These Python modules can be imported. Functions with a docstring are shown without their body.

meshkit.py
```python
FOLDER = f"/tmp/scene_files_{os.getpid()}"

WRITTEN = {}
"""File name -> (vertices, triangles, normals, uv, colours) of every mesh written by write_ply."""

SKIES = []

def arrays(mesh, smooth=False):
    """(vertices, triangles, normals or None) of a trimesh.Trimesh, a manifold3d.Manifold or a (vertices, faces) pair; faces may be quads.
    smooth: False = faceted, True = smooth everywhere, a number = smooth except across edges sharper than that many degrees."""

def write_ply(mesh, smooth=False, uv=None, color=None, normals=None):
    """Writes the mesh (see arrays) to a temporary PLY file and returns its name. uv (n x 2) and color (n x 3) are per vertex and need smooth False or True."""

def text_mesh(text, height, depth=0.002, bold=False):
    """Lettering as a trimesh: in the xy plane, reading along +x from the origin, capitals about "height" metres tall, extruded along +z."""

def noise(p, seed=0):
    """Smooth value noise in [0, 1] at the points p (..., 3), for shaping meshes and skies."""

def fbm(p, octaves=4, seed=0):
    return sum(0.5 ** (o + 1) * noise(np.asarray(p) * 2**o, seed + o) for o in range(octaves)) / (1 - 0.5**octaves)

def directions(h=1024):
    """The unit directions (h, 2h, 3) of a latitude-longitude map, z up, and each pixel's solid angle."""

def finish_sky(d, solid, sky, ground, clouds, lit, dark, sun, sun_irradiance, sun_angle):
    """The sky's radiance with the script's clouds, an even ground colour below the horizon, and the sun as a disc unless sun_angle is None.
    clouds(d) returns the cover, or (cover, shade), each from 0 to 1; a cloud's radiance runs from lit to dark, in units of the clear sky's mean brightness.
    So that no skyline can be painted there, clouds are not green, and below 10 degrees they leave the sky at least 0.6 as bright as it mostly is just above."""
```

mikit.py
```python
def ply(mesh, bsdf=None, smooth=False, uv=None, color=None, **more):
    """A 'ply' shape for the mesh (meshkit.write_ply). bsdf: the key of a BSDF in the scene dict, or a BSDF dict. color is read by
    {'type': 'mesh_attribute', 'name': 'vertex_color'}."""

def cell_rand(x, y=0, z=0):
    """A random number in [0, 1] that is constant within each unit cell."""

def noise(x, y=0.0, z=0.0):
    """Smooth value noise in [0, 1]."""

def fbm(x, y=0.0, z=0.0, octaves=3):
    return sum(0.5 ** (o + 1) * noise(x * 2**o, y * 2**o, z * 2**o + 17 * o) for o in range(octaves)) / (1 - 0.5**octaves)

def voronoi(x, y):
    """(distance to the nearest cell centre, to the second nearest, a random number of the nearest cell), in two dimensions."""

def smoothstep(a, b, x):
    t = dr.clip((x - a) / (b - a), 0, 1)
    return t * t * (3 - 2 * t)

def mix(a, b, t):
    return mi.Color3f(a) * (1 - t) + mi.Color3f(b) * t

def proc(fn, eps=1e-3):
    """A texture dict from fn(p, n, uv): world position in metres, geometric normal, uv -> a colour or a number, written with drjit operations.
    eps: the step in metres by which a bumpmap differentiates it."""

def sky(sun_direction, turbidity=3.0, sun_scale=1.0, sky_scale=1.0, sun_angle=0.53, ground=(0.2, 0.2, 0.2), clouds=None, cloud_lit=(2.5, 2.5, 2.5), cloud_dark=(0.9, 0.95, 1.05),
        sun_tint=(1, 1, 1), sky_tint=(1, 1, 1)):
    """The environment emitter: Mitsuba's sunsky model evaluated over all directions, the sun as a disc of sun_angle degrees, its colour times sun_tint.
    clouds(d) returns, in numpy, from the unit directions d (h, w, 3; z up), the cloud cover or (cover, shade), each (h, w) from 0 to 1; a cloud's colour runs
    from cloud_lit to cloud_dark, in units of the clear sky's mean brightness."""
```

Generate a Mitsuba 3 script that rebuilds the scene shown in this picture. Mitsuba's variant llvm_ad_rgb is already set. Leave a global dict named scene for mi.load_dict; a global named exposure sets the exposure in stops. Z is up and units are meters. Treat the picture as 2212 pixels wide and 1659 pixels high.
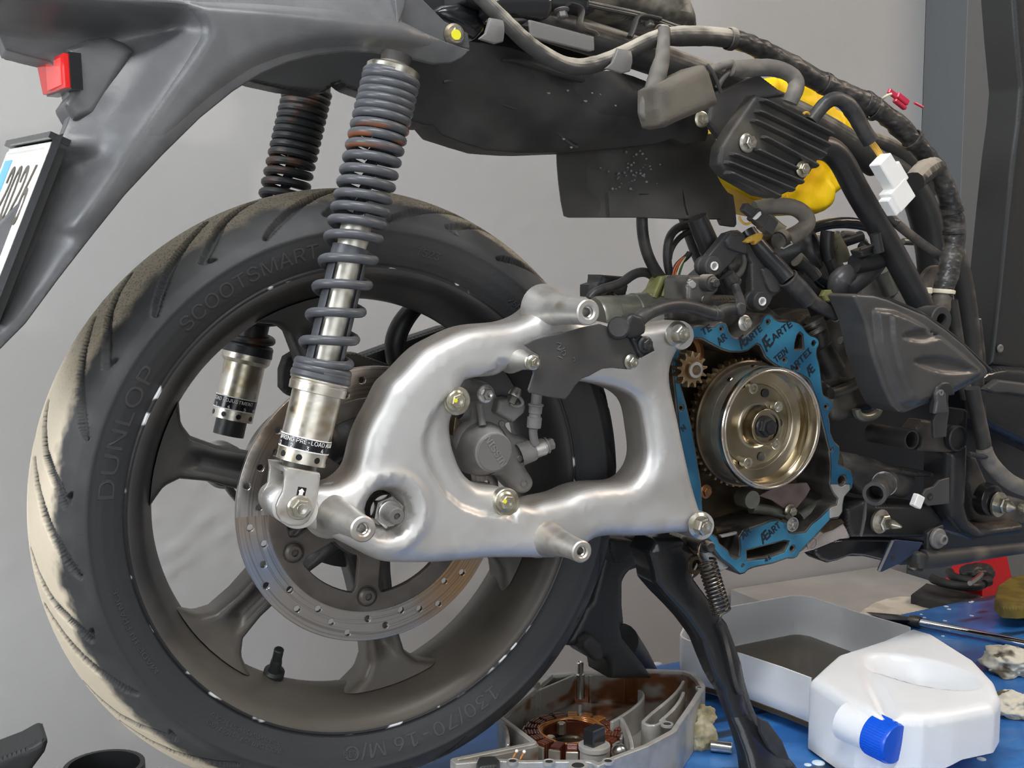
import math, numpy as np, trimesh, shapely, manifold3d, drjit as dr, mitsuba as mi, mikit, meshkit
from shapely.geometry import Polygon, LineString, Point
from scipy.spatial import Delaunay
from scipy.interpolate import RBFInterpolator, CubicSpline
T = mi.ScalarTransform4f
scene, labels = {}, {}
rng = np.random.default_rng(7)
# ------------------------------------------------------------------ camera
# metres; x = forward along the scooter, y = away from the camera, z = up; the origin is the centre of the rear wheel
W, H, F = 2212.0, 1659.0, 2600.0
YAW, PITCH, EYE = 0.4695, 0.1008, np.array([-0.375, -1.0822, 0.2187])
FWD = np.array([math.sin(YAW) * math.cos(PITCH), math.cos(YAW) * math.cos(PITCH), -math.sin(PITCH)])
RIGHT = np.array([math.cos(YAW), -math.sin(YAW), 0.0])
CAM = np.stack([RIGHT, np.cross(FWD, RIGHT), FWD])
scene['camera'] = {'type': 'perspective', 'fov': math.degrees(2 * math.atan(W / 2 / F)), 'near_clip': 0.05, 'far_clip': 60.0,
                   'to_world': T().look_at(origin=EYE.tolist(), target=(EYE + FWD).tolist(), up=[0, 0, 1])}
exposure = 0.0
# ------------------------------------------------------------------ lights: ceiling lamps and unseen glowing panels added for the workshop's daylight
def lamp(name, c, ex, ey, rgb, label):
    ex, ey, c = (np.asarray(v, float) for v in (ex, ey, c))
    n = np.cross(ex, ey); n /= np.linalg.norm(n)
    v = np.array([c + a * ex + b * ey for a, b in ((-1, -1), (1, -1), (1, 1), (-1, 1))])
    scene[name] = mikit.ply((v, [[0, 1, 2], [0, 2, 3]]), 'lamp_white', emitter={'type': 'area', 'radiance': {'type': 'rgb', 'value': list(rgb)}})
    labels[name] = {'label': label, 'category': 'lamp'} if not name.startswith('daylight_panel') else {'kind': 'structure'}
LZ = 1.75
lamp('ceiling_lamp', (-0.55, -1.05, LZ), (0.75, 0, 0), (0, -0.16, 0), (27, 27.2, 27.4), 'long white ceiling panel lamp above the rear of the scooter')
lamp('ceiling_lamp_001', (2.2, -0.9, LZ), (0.75, 0, 0), (0, -0.18, 0), (17, 13.4, 10.4), 'long warm ceiling panel lamp above the front of the scooter')
lamp('ceiling_lamp_002', (-0.3, 0.32, LZ), (0.75, 0, 0), (0, -0.10, 0), (6, 6, 6.1), 'long ceiling panel lamp close to the grey wall')
lamp('daylight_panel_1', (-2.9, -0.75, 0.95), (0, -0.8, 0), (0, 0, -0.6), (7.4, 7.8, 8.3), '')  # unseen glowing panel, added as daylight from the left
lamp('daylight_panel_2', (-0.5, -3.9, 0.5), (1.4, 0, 0), (0, 0, -0.85), (1.5, 1.58, 1.66), '')
# ------------------------------------------------------------------ materials
def rgb(c):
    return {'type': 'rgb', 'value': list(c)} if isinstance(c, (tuple, list)) else c
def mat(name, base, rough=0.5, metal=0.0, spec=0.5, coat=0.0, coat_gloss=0.9, bump=None, bump_scale=1.0, sheen=0.0):
    b = {'type': 'principled', 'base_color': rgb(base), 'roughness': rough, 'metallic': metal, 'specular': spec}
    if coat: b.update(clearcoat=coat, clearcoat_gloss=coat_gloss)
    if sheen: b.update(sheen=sheen)
    if bump is not None: b = {'type': 'bumpmap', 'arbitrary': mikit.proc(bump), 'scale': bump_scale, 'bsdf': b}
    scene[name] = {'type': 'twosided', 'bsdf': b}
N, FB, SS, MX = mikit.noise, mikit.fbm, mikit.smoothstep, mikit.mix
def mottle(a, b, s, lo=0.35, hi=0.7, o=3, sz=None):
    sz = sz or s
    return mikit.proc(lambda p, n, uv: MX(a, b, SS(lo, hi, FB(p.x * s, p.y * s, p.z * sz, o))))
mat('lamp_white', (0.8, 0.8, 0.8))
mat('m_wall', mikit.proc(lambda p, n, uv: MX(MX((0.43, 0.432, 0.432), (0.39, 0.39, 0.38), SS(0.35, 0.75, FB(p.x * 3, p.y * 3, p.z * 3, 3))),
    (0.52, 0.51, 0.49), SS(0.80, 0.9, N(p.x * 9, 3, p.z * 7)) * 0.5)), 0.55, spec=0.35)
mat('m_wall_dark', (0.115, 0.125, 0.13), 0.5)
mat('m_panel', (0.17, 0.18, 0.185), 0.45)
mat('m_ceiling', (0.6, 0.6, 0.58), 0.9)
mat('m_floor', mottle((0.30, 0.30, 0.29), (0.24, 0.24, 0.23), 5), 0.6)
mat('m_skirt', (0.24, 0.23, 0.19), 0.6)
mat('m_dusty_white', mottle((0.62, 0.58, 0.50), (0.5, 0.46, 0.39), 40), 0.8)
mat('m_blue_deck', mikit.proc(lambda p, n, uv: MX(MX((0.02, 0.115, 0.36), (0.035, 0.17, 0.46), SS(0.35, 0.7, FB(p.x * 16, p.y * 30, 0, 3))),
    (0.015, 0.035, 0.07), SS(0.62, 0.72, FB(p.x * 9 + 4, p.y * 26, 0, 3)))), 0.33, spec=0.6,
    bump=lambda p, n, uv: FB(p.x * 60, p.y * 130, 0, 2), bump_scale=0.0012)
mat('m_water', (0.62, 0.72, 0.8), 0.08, spec=0.8)
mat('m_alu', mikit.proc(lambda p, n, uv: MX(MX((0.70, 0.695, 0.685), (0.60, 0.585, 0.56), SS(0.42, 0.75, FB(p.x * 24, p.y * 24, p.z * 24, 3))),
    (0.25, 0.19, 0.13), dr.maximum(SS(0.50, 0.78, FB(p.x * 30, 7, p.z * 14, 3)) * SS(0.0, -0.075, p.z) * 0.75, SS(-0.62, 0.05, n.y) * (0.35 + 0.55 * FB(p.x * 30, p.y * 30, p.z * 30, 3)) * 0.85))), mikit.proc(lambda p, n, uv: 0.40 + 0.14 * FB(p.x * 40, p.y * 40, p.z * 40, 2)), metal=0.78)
mat('m_alu_dirty', mottle((0.62, 0.605, 0.575), (0.38, 0.335, 0.275), 55, 0.42, 0.85), 0.42, metal=0.8)
mat('m_alu_dark', mottle((0.18, 0.17, 0.155), (0.055, 0.052, 0.048), 34), 0.42, metal=0.65)
mat('m_boss', mottle((0.78, 0.765, 0.72), (0.62, 0.59, 0.53), 30), 0.5, metal=0.3)
mat('m_steel', (0.62, 0.61, 0.59), 0.24, metal=1.0)
mat('m_zinc', mottle((0.66, 0.65, 0.60), (0.45, 0.42, 0.34), 90), 0.3, metal=0.95)
mat('m_starter', mottle((0.25, 0.25, 0.215), (0.17, 0.17, 0.145), 40), 0.35, metal=0.6)
mat('m_zinc_yellow', mottle((0.58, 0.555, 0.44), (0.38, 0.35, 0.27), 120), 0.3, metal=0.85)
mat('m_paint_yellow', (0.80, 0.74, 0.03), 0.4)
mat('m_chrome', (0.82, 0.82, 0.83), 0.07, metal=1.0)
mat('m_tubed', mikit.proc(lambda p, n, uv: MX(MX((0.70, 0.66, 0.58), (0.46, 0.39, 0.27), SS(0.4, 0.72, FB(p.x * 60, p.y * 60, p.z * 60, 3))),
    (0.20, 0.165, 0.12), SS(0.66, 0.8, FB(p.x * 90 + 9, p.y * 90, p.z * 60, 3)))), mikit.proc(lambda p, n, uv: 0.24 + 0.2 * FB(p.x * 40, p.y * 40, p.z * 600, 2)), metal=0.85)
mat('m_tube_cream', mottle((0.74, 0.715, 0.63), (0.42, 0.38, 0.29), 70, 0.45, 0.85), 0.34, metal=0.45)
mat('m_spring', mikit.proc(lambda p, n, uv: MX((0.078, 0.083, 0.092), (0.30, 0.10, 0.035), SS(0.40, 0.55, FB(p.x * 50, p.y * 50, p.z * 90, 2)) * SS(0.1, -0.5, n.z) * SS(0.310, 0.316, p.z) * SS(0.336, 0.330, p.z))), 0.36)
mat('m_spring_dark', mottle((0.018, 0.02, 0.022), (0.05, 0.025, 0.016), 50, 0.55, 0.7), 0.45)  # near-black copy of the spring paint, shade of the far shock put into colour
mat('m_chip_white', (0.8, 0.8, 0.78), 0.5)
mat('m_fairing', mottle((0.082, 0.084, 0.089), (0.098, 0.10, 0.104), 40), 0.40, spec=0.75, bump=lambda p, n, uv: N(p.x * 1800, p.y * 1800, p.z * 1800), bump_scale=0.00012)
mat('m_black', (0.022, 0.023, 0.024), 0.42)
mat('m_black_matt', mottle((0.026, 0.026, 0.027), (0.042, 0.041, 0.04), 30), 0.62)
mat('m_black_gloss', (0.015, 0.016, 0.018), 0.18, spec=0.6)
mat('m_black_dusty', mottle((0.03, 0.03, 0.03), (0.10, 0.088, 0.072), 26, 0.42, 0.8), 0.55)
mat('m_plate_black', mottle((0.05, 0.05, 0.052), (0.065, 0.062, 0.06), 30), 0.36)
mat('m_frame', mikit.proc(lambda p, n, uv: MX(MX((0.016, 0.017, 0.02), (0.03, 0.03, 0.032), FB(p.x * 40, p.y * 40, p.z * 40, 2)),
    (0.17, 0.12, 0.085), SS(0.25, 0.75, n.z * 0.55 + n.x * 0.55 + 0.5 * FB(p.x * 60, p.y * 60, p.z * 60, 3) - 0.35))), 0.33)
mat('m_grimy', mikit.proc(lambda p, n, uv: MX((0.03, 0.029, 0.028), (0.30, 0.265, 0.215), SS(0.28, 0.95, n.z * 0.62 + 0.62 * FB(p.x * 55, p.y * 55, p.z * 55, 3)))), 0.6)
mat('m_hose_grey', mottle((0.105, 0.098, 0.09), (0.17, 0.155, 0.135), 60), 0.62)
mat('m_hose', mottle((0.026, 0.026, 0.028), (0.05, 0.048, 0.046), 60), 0.42)
mat('m_tape', mikit.proc(lambda p, n, uv: MX((0.022, 0.022, 0.023), (0.075, 0.07, 0.064), SS(0.35, 0.8, FB(p.x * 70, p.y * 70, p.z * 70, 3)))), 0.38, bump=lambda p, n, uv: FB(p.x * 120, p.y * 120, p.z * 260, 2), bump_scale=0.0016)
mat('m_sheath', mikit.proc(lambda p, n, uv: MX((0.05, 0.048, 0.046), (0.42, 0.385, 0.315), SS(0.2, 0.95, n.z * 0.6 + 0.7 * FB(p.x * 50, p.y * 50, p.z * 50, 3)))), 0.5)
mat('m_bucket', mikit.proc(lambda p, n, uv: MX((0.05, 0.049, 0.046), (0.30, 0.275, 0.225), SS(0.36, 0.70, FB(p.x * 38, p.y * 38, p.z * 38, 4)))), 0.4)
mat('m_relay', mottle((0.12, 0.106, 0.085), (0.08, 0.07, 0.06), 30), 0.75, bump=lambda p, n, uv: N(p.x * 1200, p.y * 1200, p.z * 1200), bump_scale=0.0004)
mat('m_yellow_cloth', mikit.proc(lambda p, n, uv: MX((0.90, 0.60, 0.0), (0.78, 0.44, 0.0), SS(0.3, 0.7, FB(p.x * 18, p.y * 18, p.z * 18, 2)))), 0.5)
mat('m_white_plastic', (0.80, 0.80, 0.775), 0.35)
mat('m_cream_plastic', (0.66, 0.62, 0.47), 0.4)
mat('m_green_plastic', mottle((0.24, 0.24, 0.085), (0.17, 0.17, 0.06), 60), 0.3)
mat('m_red_plastic', (0.55, 0.03, 0.075), 0.3)
mat('m_red_paint', (0.62, 0.012, 0.02), 0.3)
mat('m_red_lens', (0.72, 0.02, 0.02), 0.12, spec=0.7)
mat('m_red_bright', (0.95, 0.10, 0.09), 0.12, spec=0.7)
mat('m_wire_yellow', (0.62, 0.36, 0.05), 0.45)
mat('m_wire_orange', (0.5, 0.13, 0.04), 0.45)
mat('m_wire_green', (0.03, 0.1, 0.03), 0.45)
def _tyre(p, n, uv):
    r = dr.sqrt(p.x * p.x + p.z * p.z); th = dr.atan2(p.z, p.x)
    worn = SS(0.2700 + 0.002 * dr.sin(th) - 0.003 * SS(-0.35, -0.9, dr.cos(th - 0.25)), 0.2780 + 0.002 * dr.sin(th) - 0.003 * SS(-0.35, -0.9, dr.cos(th - 0.25)), r + 0.007 * (FB(th * 30, p.y * 60, r * 200, 3) - 0.5) + 0.0035 * (N(th * 9, 2, 1) - 0.5))
    back = SS(-0.35, -0.9, dr.cos(th - 0.25)) * 0.85 + 0.15
    base = MX((0.030, 0.031, 0.033), (0.062, 0.063, 0.064), SS(0.3, 0.75, FB(p.x * 22, p.y * 22, p.z * 22, 3)) * SS(0.246, 0.256, r))
    sand = MX((0.20, 0.165, 0.115), (0.66, 0.575, 0.44), back)  # dust, painted paler at the rear for the light from the left
    sand = MX(sand, (0.10, 0.08, 0.06), SS(0.5, 0.8, N(th * 260, p.y * 700, r * 700)) * (1 - back) * 0.9)
    return MX(base, sand, worn * uv.x)
mat('m_tyre', mikit.proc(_tyre), 0.62, bump=lambda p, n, uv: N(p.x * 900, p.y * 900, p.z * 900), bump_scale=0.00025)
mat('m_letter', (0.05, 0.05, 0.052), 0.6)
mat('m_rim', mikit.proc(lambda p, n, uv: MX((0.036, 0.036, 0.037), (0.115, 0.10, 0.082), SS(0.1, 1.0, SS(-0.02, -0.2, p.z) * 0.75 + 0.5 * FB(p.x * 30, p.y * 30, p.z * 30, 3)))), 0.42, metal=0.2)
mat('m_rim_edge', mikit.proc(lambda p, n, uv: MX((0.03, 0.03, 0.032), (0.72, 0.72, 0.72), SS(0.60, 0.66, FB(p.x * 45, p.y * 45, p.z * 45, 3)))), 0.3, metal=0.3)
def _disc(p, n, uv):
    r = dr.sqrt(p.x * p.x + p.z * p.z); th = dr.atan2(p.z, p.x)
    heat = N(th * 2.2, 4, 0)
    c = MX((0.46, 0.44, 0.425), (0.40, 0.30, 0.21), SS(0.35, 0.7, heat) * 0.6)
    c = MX(c, (0.30, 0.38, 0.56), SS(0.35, 0.0, dr.abs(th + 2.72)) * 0.7)
    c = MX(c, (0.55, 0.33, 0.17), SS(0.42, 0.0, dr.abs(th + 0.8)) * 0.75)
    return MX(c, c * 0.45, SS(0.5, 0.75, N(r * 1400, th * 1.5, 0)) * 0.55)
mat('m_disc', mikit.proc(_disc), 0.27, metal=0.95)
mat('m_disc_carrier', mottle((0.085, 0.072, 0.062), (0.13, 0.11, 0.095), 40), 0.5, metal=0.4)
mat('m_caliper', mottle((0.235, 0.23, 0.225), (0.175, 0.17, 0.165), 40), 0.5)
mat('m_caliper_dark', (0.15, 0.145, 0.14), 0.45)
mat('m_gold_steel', mottle((0.47, 0.42, 0.32), (0.34, 0.29, 0.20), 30), 0.2, metal=1.0)
mat('m_fly_rim', (0.66, 0.60, 0.52), 0.17, metal=1.0)
mat('m_fly_side', mottle((0.27, 0.255, 0.21), (0.17, 0.16, 0.13), 30), 0.34, metal=0.7)
mat('m_gear', mottle((0.40, 0.29, 0.16), (0.22, 0.15, 0.085), 50), 0.33, metal=0.8)
mat('m_oily', mottle((0.055, 0.042, 0.03), (0.12, 0.085, 0.05), 36), 0.25, metal=0.5)
mat('m_gasket', mikit.proc(lambda p, n, uv: MX((0.010, 0.07, 0.135), (0.035, 0.185, 0.30), SS(0.3, 0.72, FB(p.x * 26, 2, p.z * 20 + 3, 2)))), 0.4, spec=0.5)
mat('m_ink', (0.008, 0.012, 0.02), 0.5)
mat('m_ink_white', (0.82, 0.82, 0.80), 0.5)
mat('m_band_black', (0.012, 0.012, 0.014), 0.2)
mat('m_plate', (0.86, 0.85, 0.79), 0.35)
mat('m_plate_blue', (0.16, 0.50, 0.86), 0.35)
mat('m_plate_ink', (0.10, 0.09, 0.075), 0.4)
mat('m_jug', mikit.proc(lambda p, n, uv: MX(MX((0.76, 0.78, 0.80), (0.70, 0.715, 0.73), FB(p.x * 18, p.y * 18, p.z * 18, 3)), (0.45, 0.42, 0.36), SS(-0.286, -0.303, p.z) * 0.8)), 0.3, spec=0.5)
mat('m_cap_blue', (0.005, 0.09, 0.62), 0.3)
mat('m_oil', (0.055, 0.04, 0.018), 0.06, spec=0.6)
mat('m_case', mottle((0.50, 0.495, 0.47), (0.40, 0.385, 0.35), 40), 0.45, metal=0.55)
mat('m_case_oily', mikit.proc(lambda p, n, uv: MX((0.36, 0.345, 0.31), (0.19, 0.062, 0.014), SS(0.46, 0.66, FB(p.x * 30, p.y * 30, p.z * 40, 3)))), 0.18, metal=0.45, coat=0.6)
mat('m_copper', mottle((0.135, 0.034, 0.012), (0.085, 0.02, 0.010), 60), 0.18, metal=0.25, coat=0.8)
mat('m_copper_light', (0.50, 0.20, 0.05), 0.2, metal=0.4, coat=0.8)
mat('m_rag', mikit.proc(lambda p, n, uv: MX((0.60, 0.57, 0.48), (0.10, 0.085, 0.06), SS(0.5, 0.68, FB(p.x * 50, p.y * 50, p.z * 50, 3)))), 0.9)
mat('m_foam', mottle((0.66, 0.62, 0.44), (0.40, 0.35, 0.2), 60), 0.9)
mat('m_brush', mottle((0.17, 0.12, 0.015), (0.11, 0.08, 0.012), 60), 0.7)
mat('m_pink', (0.33, 0.10, 0.09), 0.5)
# ------------------------------------------------------------------ naming
def key_for(name, parent=None):
    k = name if parent is None else parent + '__' + name
    if k not in scene and k not in labels: return k
    i = 1
    while f'{k}_{i:03d}' in scene or f'{k}_{i:03d}' in labels: i += 1
    return f'{k}_{i:03d}'
def put(name, mesh, m, parent=None, smooth=32, label=None, cat=None, group=None, kind=None, **more):
    k = key_for(name, parent)
    scene[k] = mikit.ply(mesh, m, smooth=smooth, **more)
    d = {a: b for a, b in (('label', label), ('category', cat), ('group', group), ('kind', kind)) if b}
    if d: labels[k] = d
    return k
def thing(name, label, cat, group=None, parent=None):
    k = key_for(name, parent)
    labels[k] = {a: b for a, b in (('label', label), ('category', cat), ('group', group)) if b}
    return k
def part(name, parent, label=None):
    k = key_for(name, parent)
    labels[k] = {'label': label} if label else {}
    return k
# ------------------------------------------------------------------ photograph pixels -> world points on a plane of the scooter (y = Y) or a level plane (z = Z)
_s = 620 / 2212
CROP = dict(a=(0, 0, _s), b=(540, 0, _s), c=(1060, 0, _s), d=(1592, 0, _s), e=(0, 400, _s), f=(540, 400, _s), g=(1060, 400, _s), h=(1592, 400, _s),
            i=(0, 800, _s), j=(540, 800, _s), k=(1060, 800, _s), l=(1592, 800, _s), m=(0, 1194, _s), n=(540, 1194, _s), o=(1060, 1194, _s), q=(1592, 1194, _s),
            E1=(1380, 450, 340 / 2212), E2=(1690, 440, 420 / 2212), E3=(1780, 850, 432 / 2212), E4=(1180, 1140, 460 / 2212), E5=(1780, 1080, 432 / 2212),
            E6=(360, 640, 340 / 1226), E7=(700, 640, 300 / 1555), E8=(1260, 0, 380 / 2212), G1=(1440, 670, 360 / 2212), G2=(1440, 940, 420 / 2212),
            C1=(900, 780, 340 / 1612), B1=(560, 970, 340 / 2212), T1=(980, 1400, 600 / 2212), P1=(0, 280, 200 / 1185), H1=(880, 0, 440 / 2212), F3=(900, 0, 800 / 2212), R4=(1500, 100, 712 / 1969), Z=(0, 0, 1.0))
def K(c, *pts):
    x, y, s = CROP[c]
    return [(x + s * a, y + s * b) for a, b in pts]
def ray(px):
    px = np.atleast_2d(np.asarray(px, float))
    return np.stack([(px[:, 0] - W / 2) / F, (px[:, 1] - H / 2) / F, np.ones(len(px))], 1) @ CAM
def U(px, Y):
    d = ray(px); return EYE + d * ((Y - EYE[1]) / d[:, 1])[:, None]
def UZ(px, Z):
    d = ray(px); return EYE + d * ((Z - EYE[2]) / d[:, 2])[:, None]
def V(*pts):
    """pixels with their own depth (x, y, Y) -> points"""
    return np.array([U([p[:2]], p[2])[0] for p in pts])
def at(Y, pts): return [(p[0], p[1], Y) for p in pts]
def mm(px, Y, at):
    """size in metres of px pixels of the photograph at the depth Y near the pixel `at`"""
    return px / F * float((U([at], Y)[0] - EYE) @ FWD)
# ------------------------------------------------------------------ mesh builders
def cat(*ms): return trimesh.util.concatenate([m for m in ms if m is not None])
def tm(v, f): return trimesh.Trimesh(np.asarray(v, float), np.asarray(f, int), process=False)
def frame(axis):
    a = np.asarray(axis, float); a = a / np.linalg.norm(a)
    u = np.cross([0, 0, 1.0] if abs(a[2]) < 0.9 else [1.0, 0, 0], a); u /= np.linalg.norm(u)
    return u, np.cross(a, u), a
OUT = (0, -1, 0)
def lathe(c, axis, prof, n=32, a0=0, a1=2 * math.pi, hexa=False):
    """prof: (radius, height along the axis) pairs; closed at radius 0"""
    u, v, a = frame(axis); c = np.asarray(c, float); full = abs(a1 - a0 - 2 * math.pi) < 1e-9
    th = np.linspace(a0, a1, n, endpoint=not full); m = len(prof); pr = np.asarray(prof, float)
    P = c + pr[None, :, 0, None] * (np.cos(th)[:, None, None] * u + np.sin(th)[:, None, None] * v) + pr[None, :, 1, None] * a
    f = []
    for i in range(n if full else n - 1):
        for j in range(m - 1):
            p, q = i * m + j, ((i + 1) % n) * m + j
            f += [[p, q, q + 1], [p, q + 1, p + 1]]
    return tm(P.reshape(-1, 3), f)
def cyl(p0, p1, r0, r1=None, n=24, bev=0.0008, hole=0):
    p0, p1 = np.asarray(p0, float), np.asarray(p1, float); L = np.linalg.norm(p1 - p0); r1 = r0 if r1 is None else r1
    b = min(bev, L / 3, r0 / 3)
    pr = [(0, 0), (r0 - b, 0), (r0, b), (r1, L - b), (r1 - b, L)] + ([(hole + b, L), (hole, L - b), (hole, L * 0.15), (0, L * 0.15)] if hole else [(0, L)])
    return lathe(p0, p1 - p0, pr, n)
def spline(pts, n=40):
    p = np.asarray(pts, float)
    if len(p) == 2: return p[0] + np.linspace(0, 1, n)[:, None] * (p[1] - p[0])
    t = np.concatenate([[0], np.cumsum(np.sqrt(np.linalg.norm(np.diff(p, axis=0), axis=1)))])
    return CubicSpline(t, p)(np.linspace(0, t[-1], n))
def tube(pts, r, n=12, seg=40, path=True, flat=1.0, wob=0.0, seed=0, open_ends=False):
    p = spline(pts, seg) if path else np.asarray(pts, float)
    m = len(p); r = np.interp(np.linspace(0, 1, m), np.linspace(0, 1, np.size(r)), np.atleast_1d(r))
    t = np.gradient(p, axis=0); t /= np.linalg.norm(t, axis=1, keepdims=True)
    u = frame(t[0])[0]; us = []
    for k in range(m):
        u = u - t[k] * (u @ t[k]); u /= np.linalg.norm(u); us.append(u.copy())
    us = np.array(us); vs = np.cross(t, us); a = np.arange(n) * 2 * math.pi / n
    rr = r[:, None] * np.ones(n)
    if wob: rr = rr * (1 + wob * (meshkit.noise(np.stack(np.broadcast_arrays(np.linspace(0, m * 0.35, m)[:, None], 1.5 * np.cos(a) + 5, 1.5 * np.sin(a) + 9), -1), seed) - 0.5) * 2)
    P = p[:, None] + rr[..., None] * (np.cos(a)[None, :, None] * us[:, None] + flat * np.sin(a)[None, :, None] * vs[:, None])
    v = P.reshape(-1, 3); f = []
    for i in range(m - 1):
        for j in range(n):
            q, s = i * n + j, i * n + (j + 1) % n
            f += [[q, s, s + n], [q, s + n, q + n]]
    if not open_ends:
        v = np.vstack([v, p[0], p[-1]]); b = (m - 1) * n
        for j in range(n):
            f += [[m * n, (j + 1) % n, j], [m * n + 1, b + j, b + (j + 1) % n]]
    return tm(v, f)
def coil(path_pts, R, r, n_turn_pts=28, n=9, hand=1, ts=None, phase=0):
    """ts: positions (0..1 along the straight axis) of successive turns"""
    p0, p1 = np.asarray(path_pts[0], float), np.asarray(path_pts[1], float); u, v, a = frame(p1 - p0)
    ts = np.asarray(ts); k = np.arange(0, len(ts) - 1 + 1e-9, 1 / n_turn_pts); s = np.interp(k, np.arange(len(ts)), ts)
    R = np.interp(s, np.linspace(0, 1, np.size(R)), np.atleast_1d(R))
    th = hand * 2 * math.pi * k + phase
    pts = p0 + s[:, None] * (p1 - p0) + R[:, None] * (np.cos(th)[:, None] * u + np.sin(th)[:, None] * v)
    return tube(pts, r, n=n, path=False)
def ring_pts(g, sp):
    out = []
    for p in getattr(g, 'geoms', [g]):
        if p.is_empty or p.geom_type != 'Polygon': continue
        for r in [p.exterior, *p.interiors]:
            k = max(3, int(r.length / sp)); out.append(np.array([r.interpolate(i / k, normalized=True).coords[0] for i in range(k)]))
    return np.vstack(out) if out else np.zeros((0, 2))
def smooth_poly(pts, n=6):
    p = np.asarray(pts, float); q = np.vstack([p, p[:1]])
    t = np.concatenate([[0], np.cumsum(np.sqrt(np.linalg.norm(np.diff(q, axis=0), axis=1)))])
    return CubicSpline(t, q, bc_type='periodic')(np.linspace(0, t[-1], len(p) * n, endpoint=False))
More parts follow.
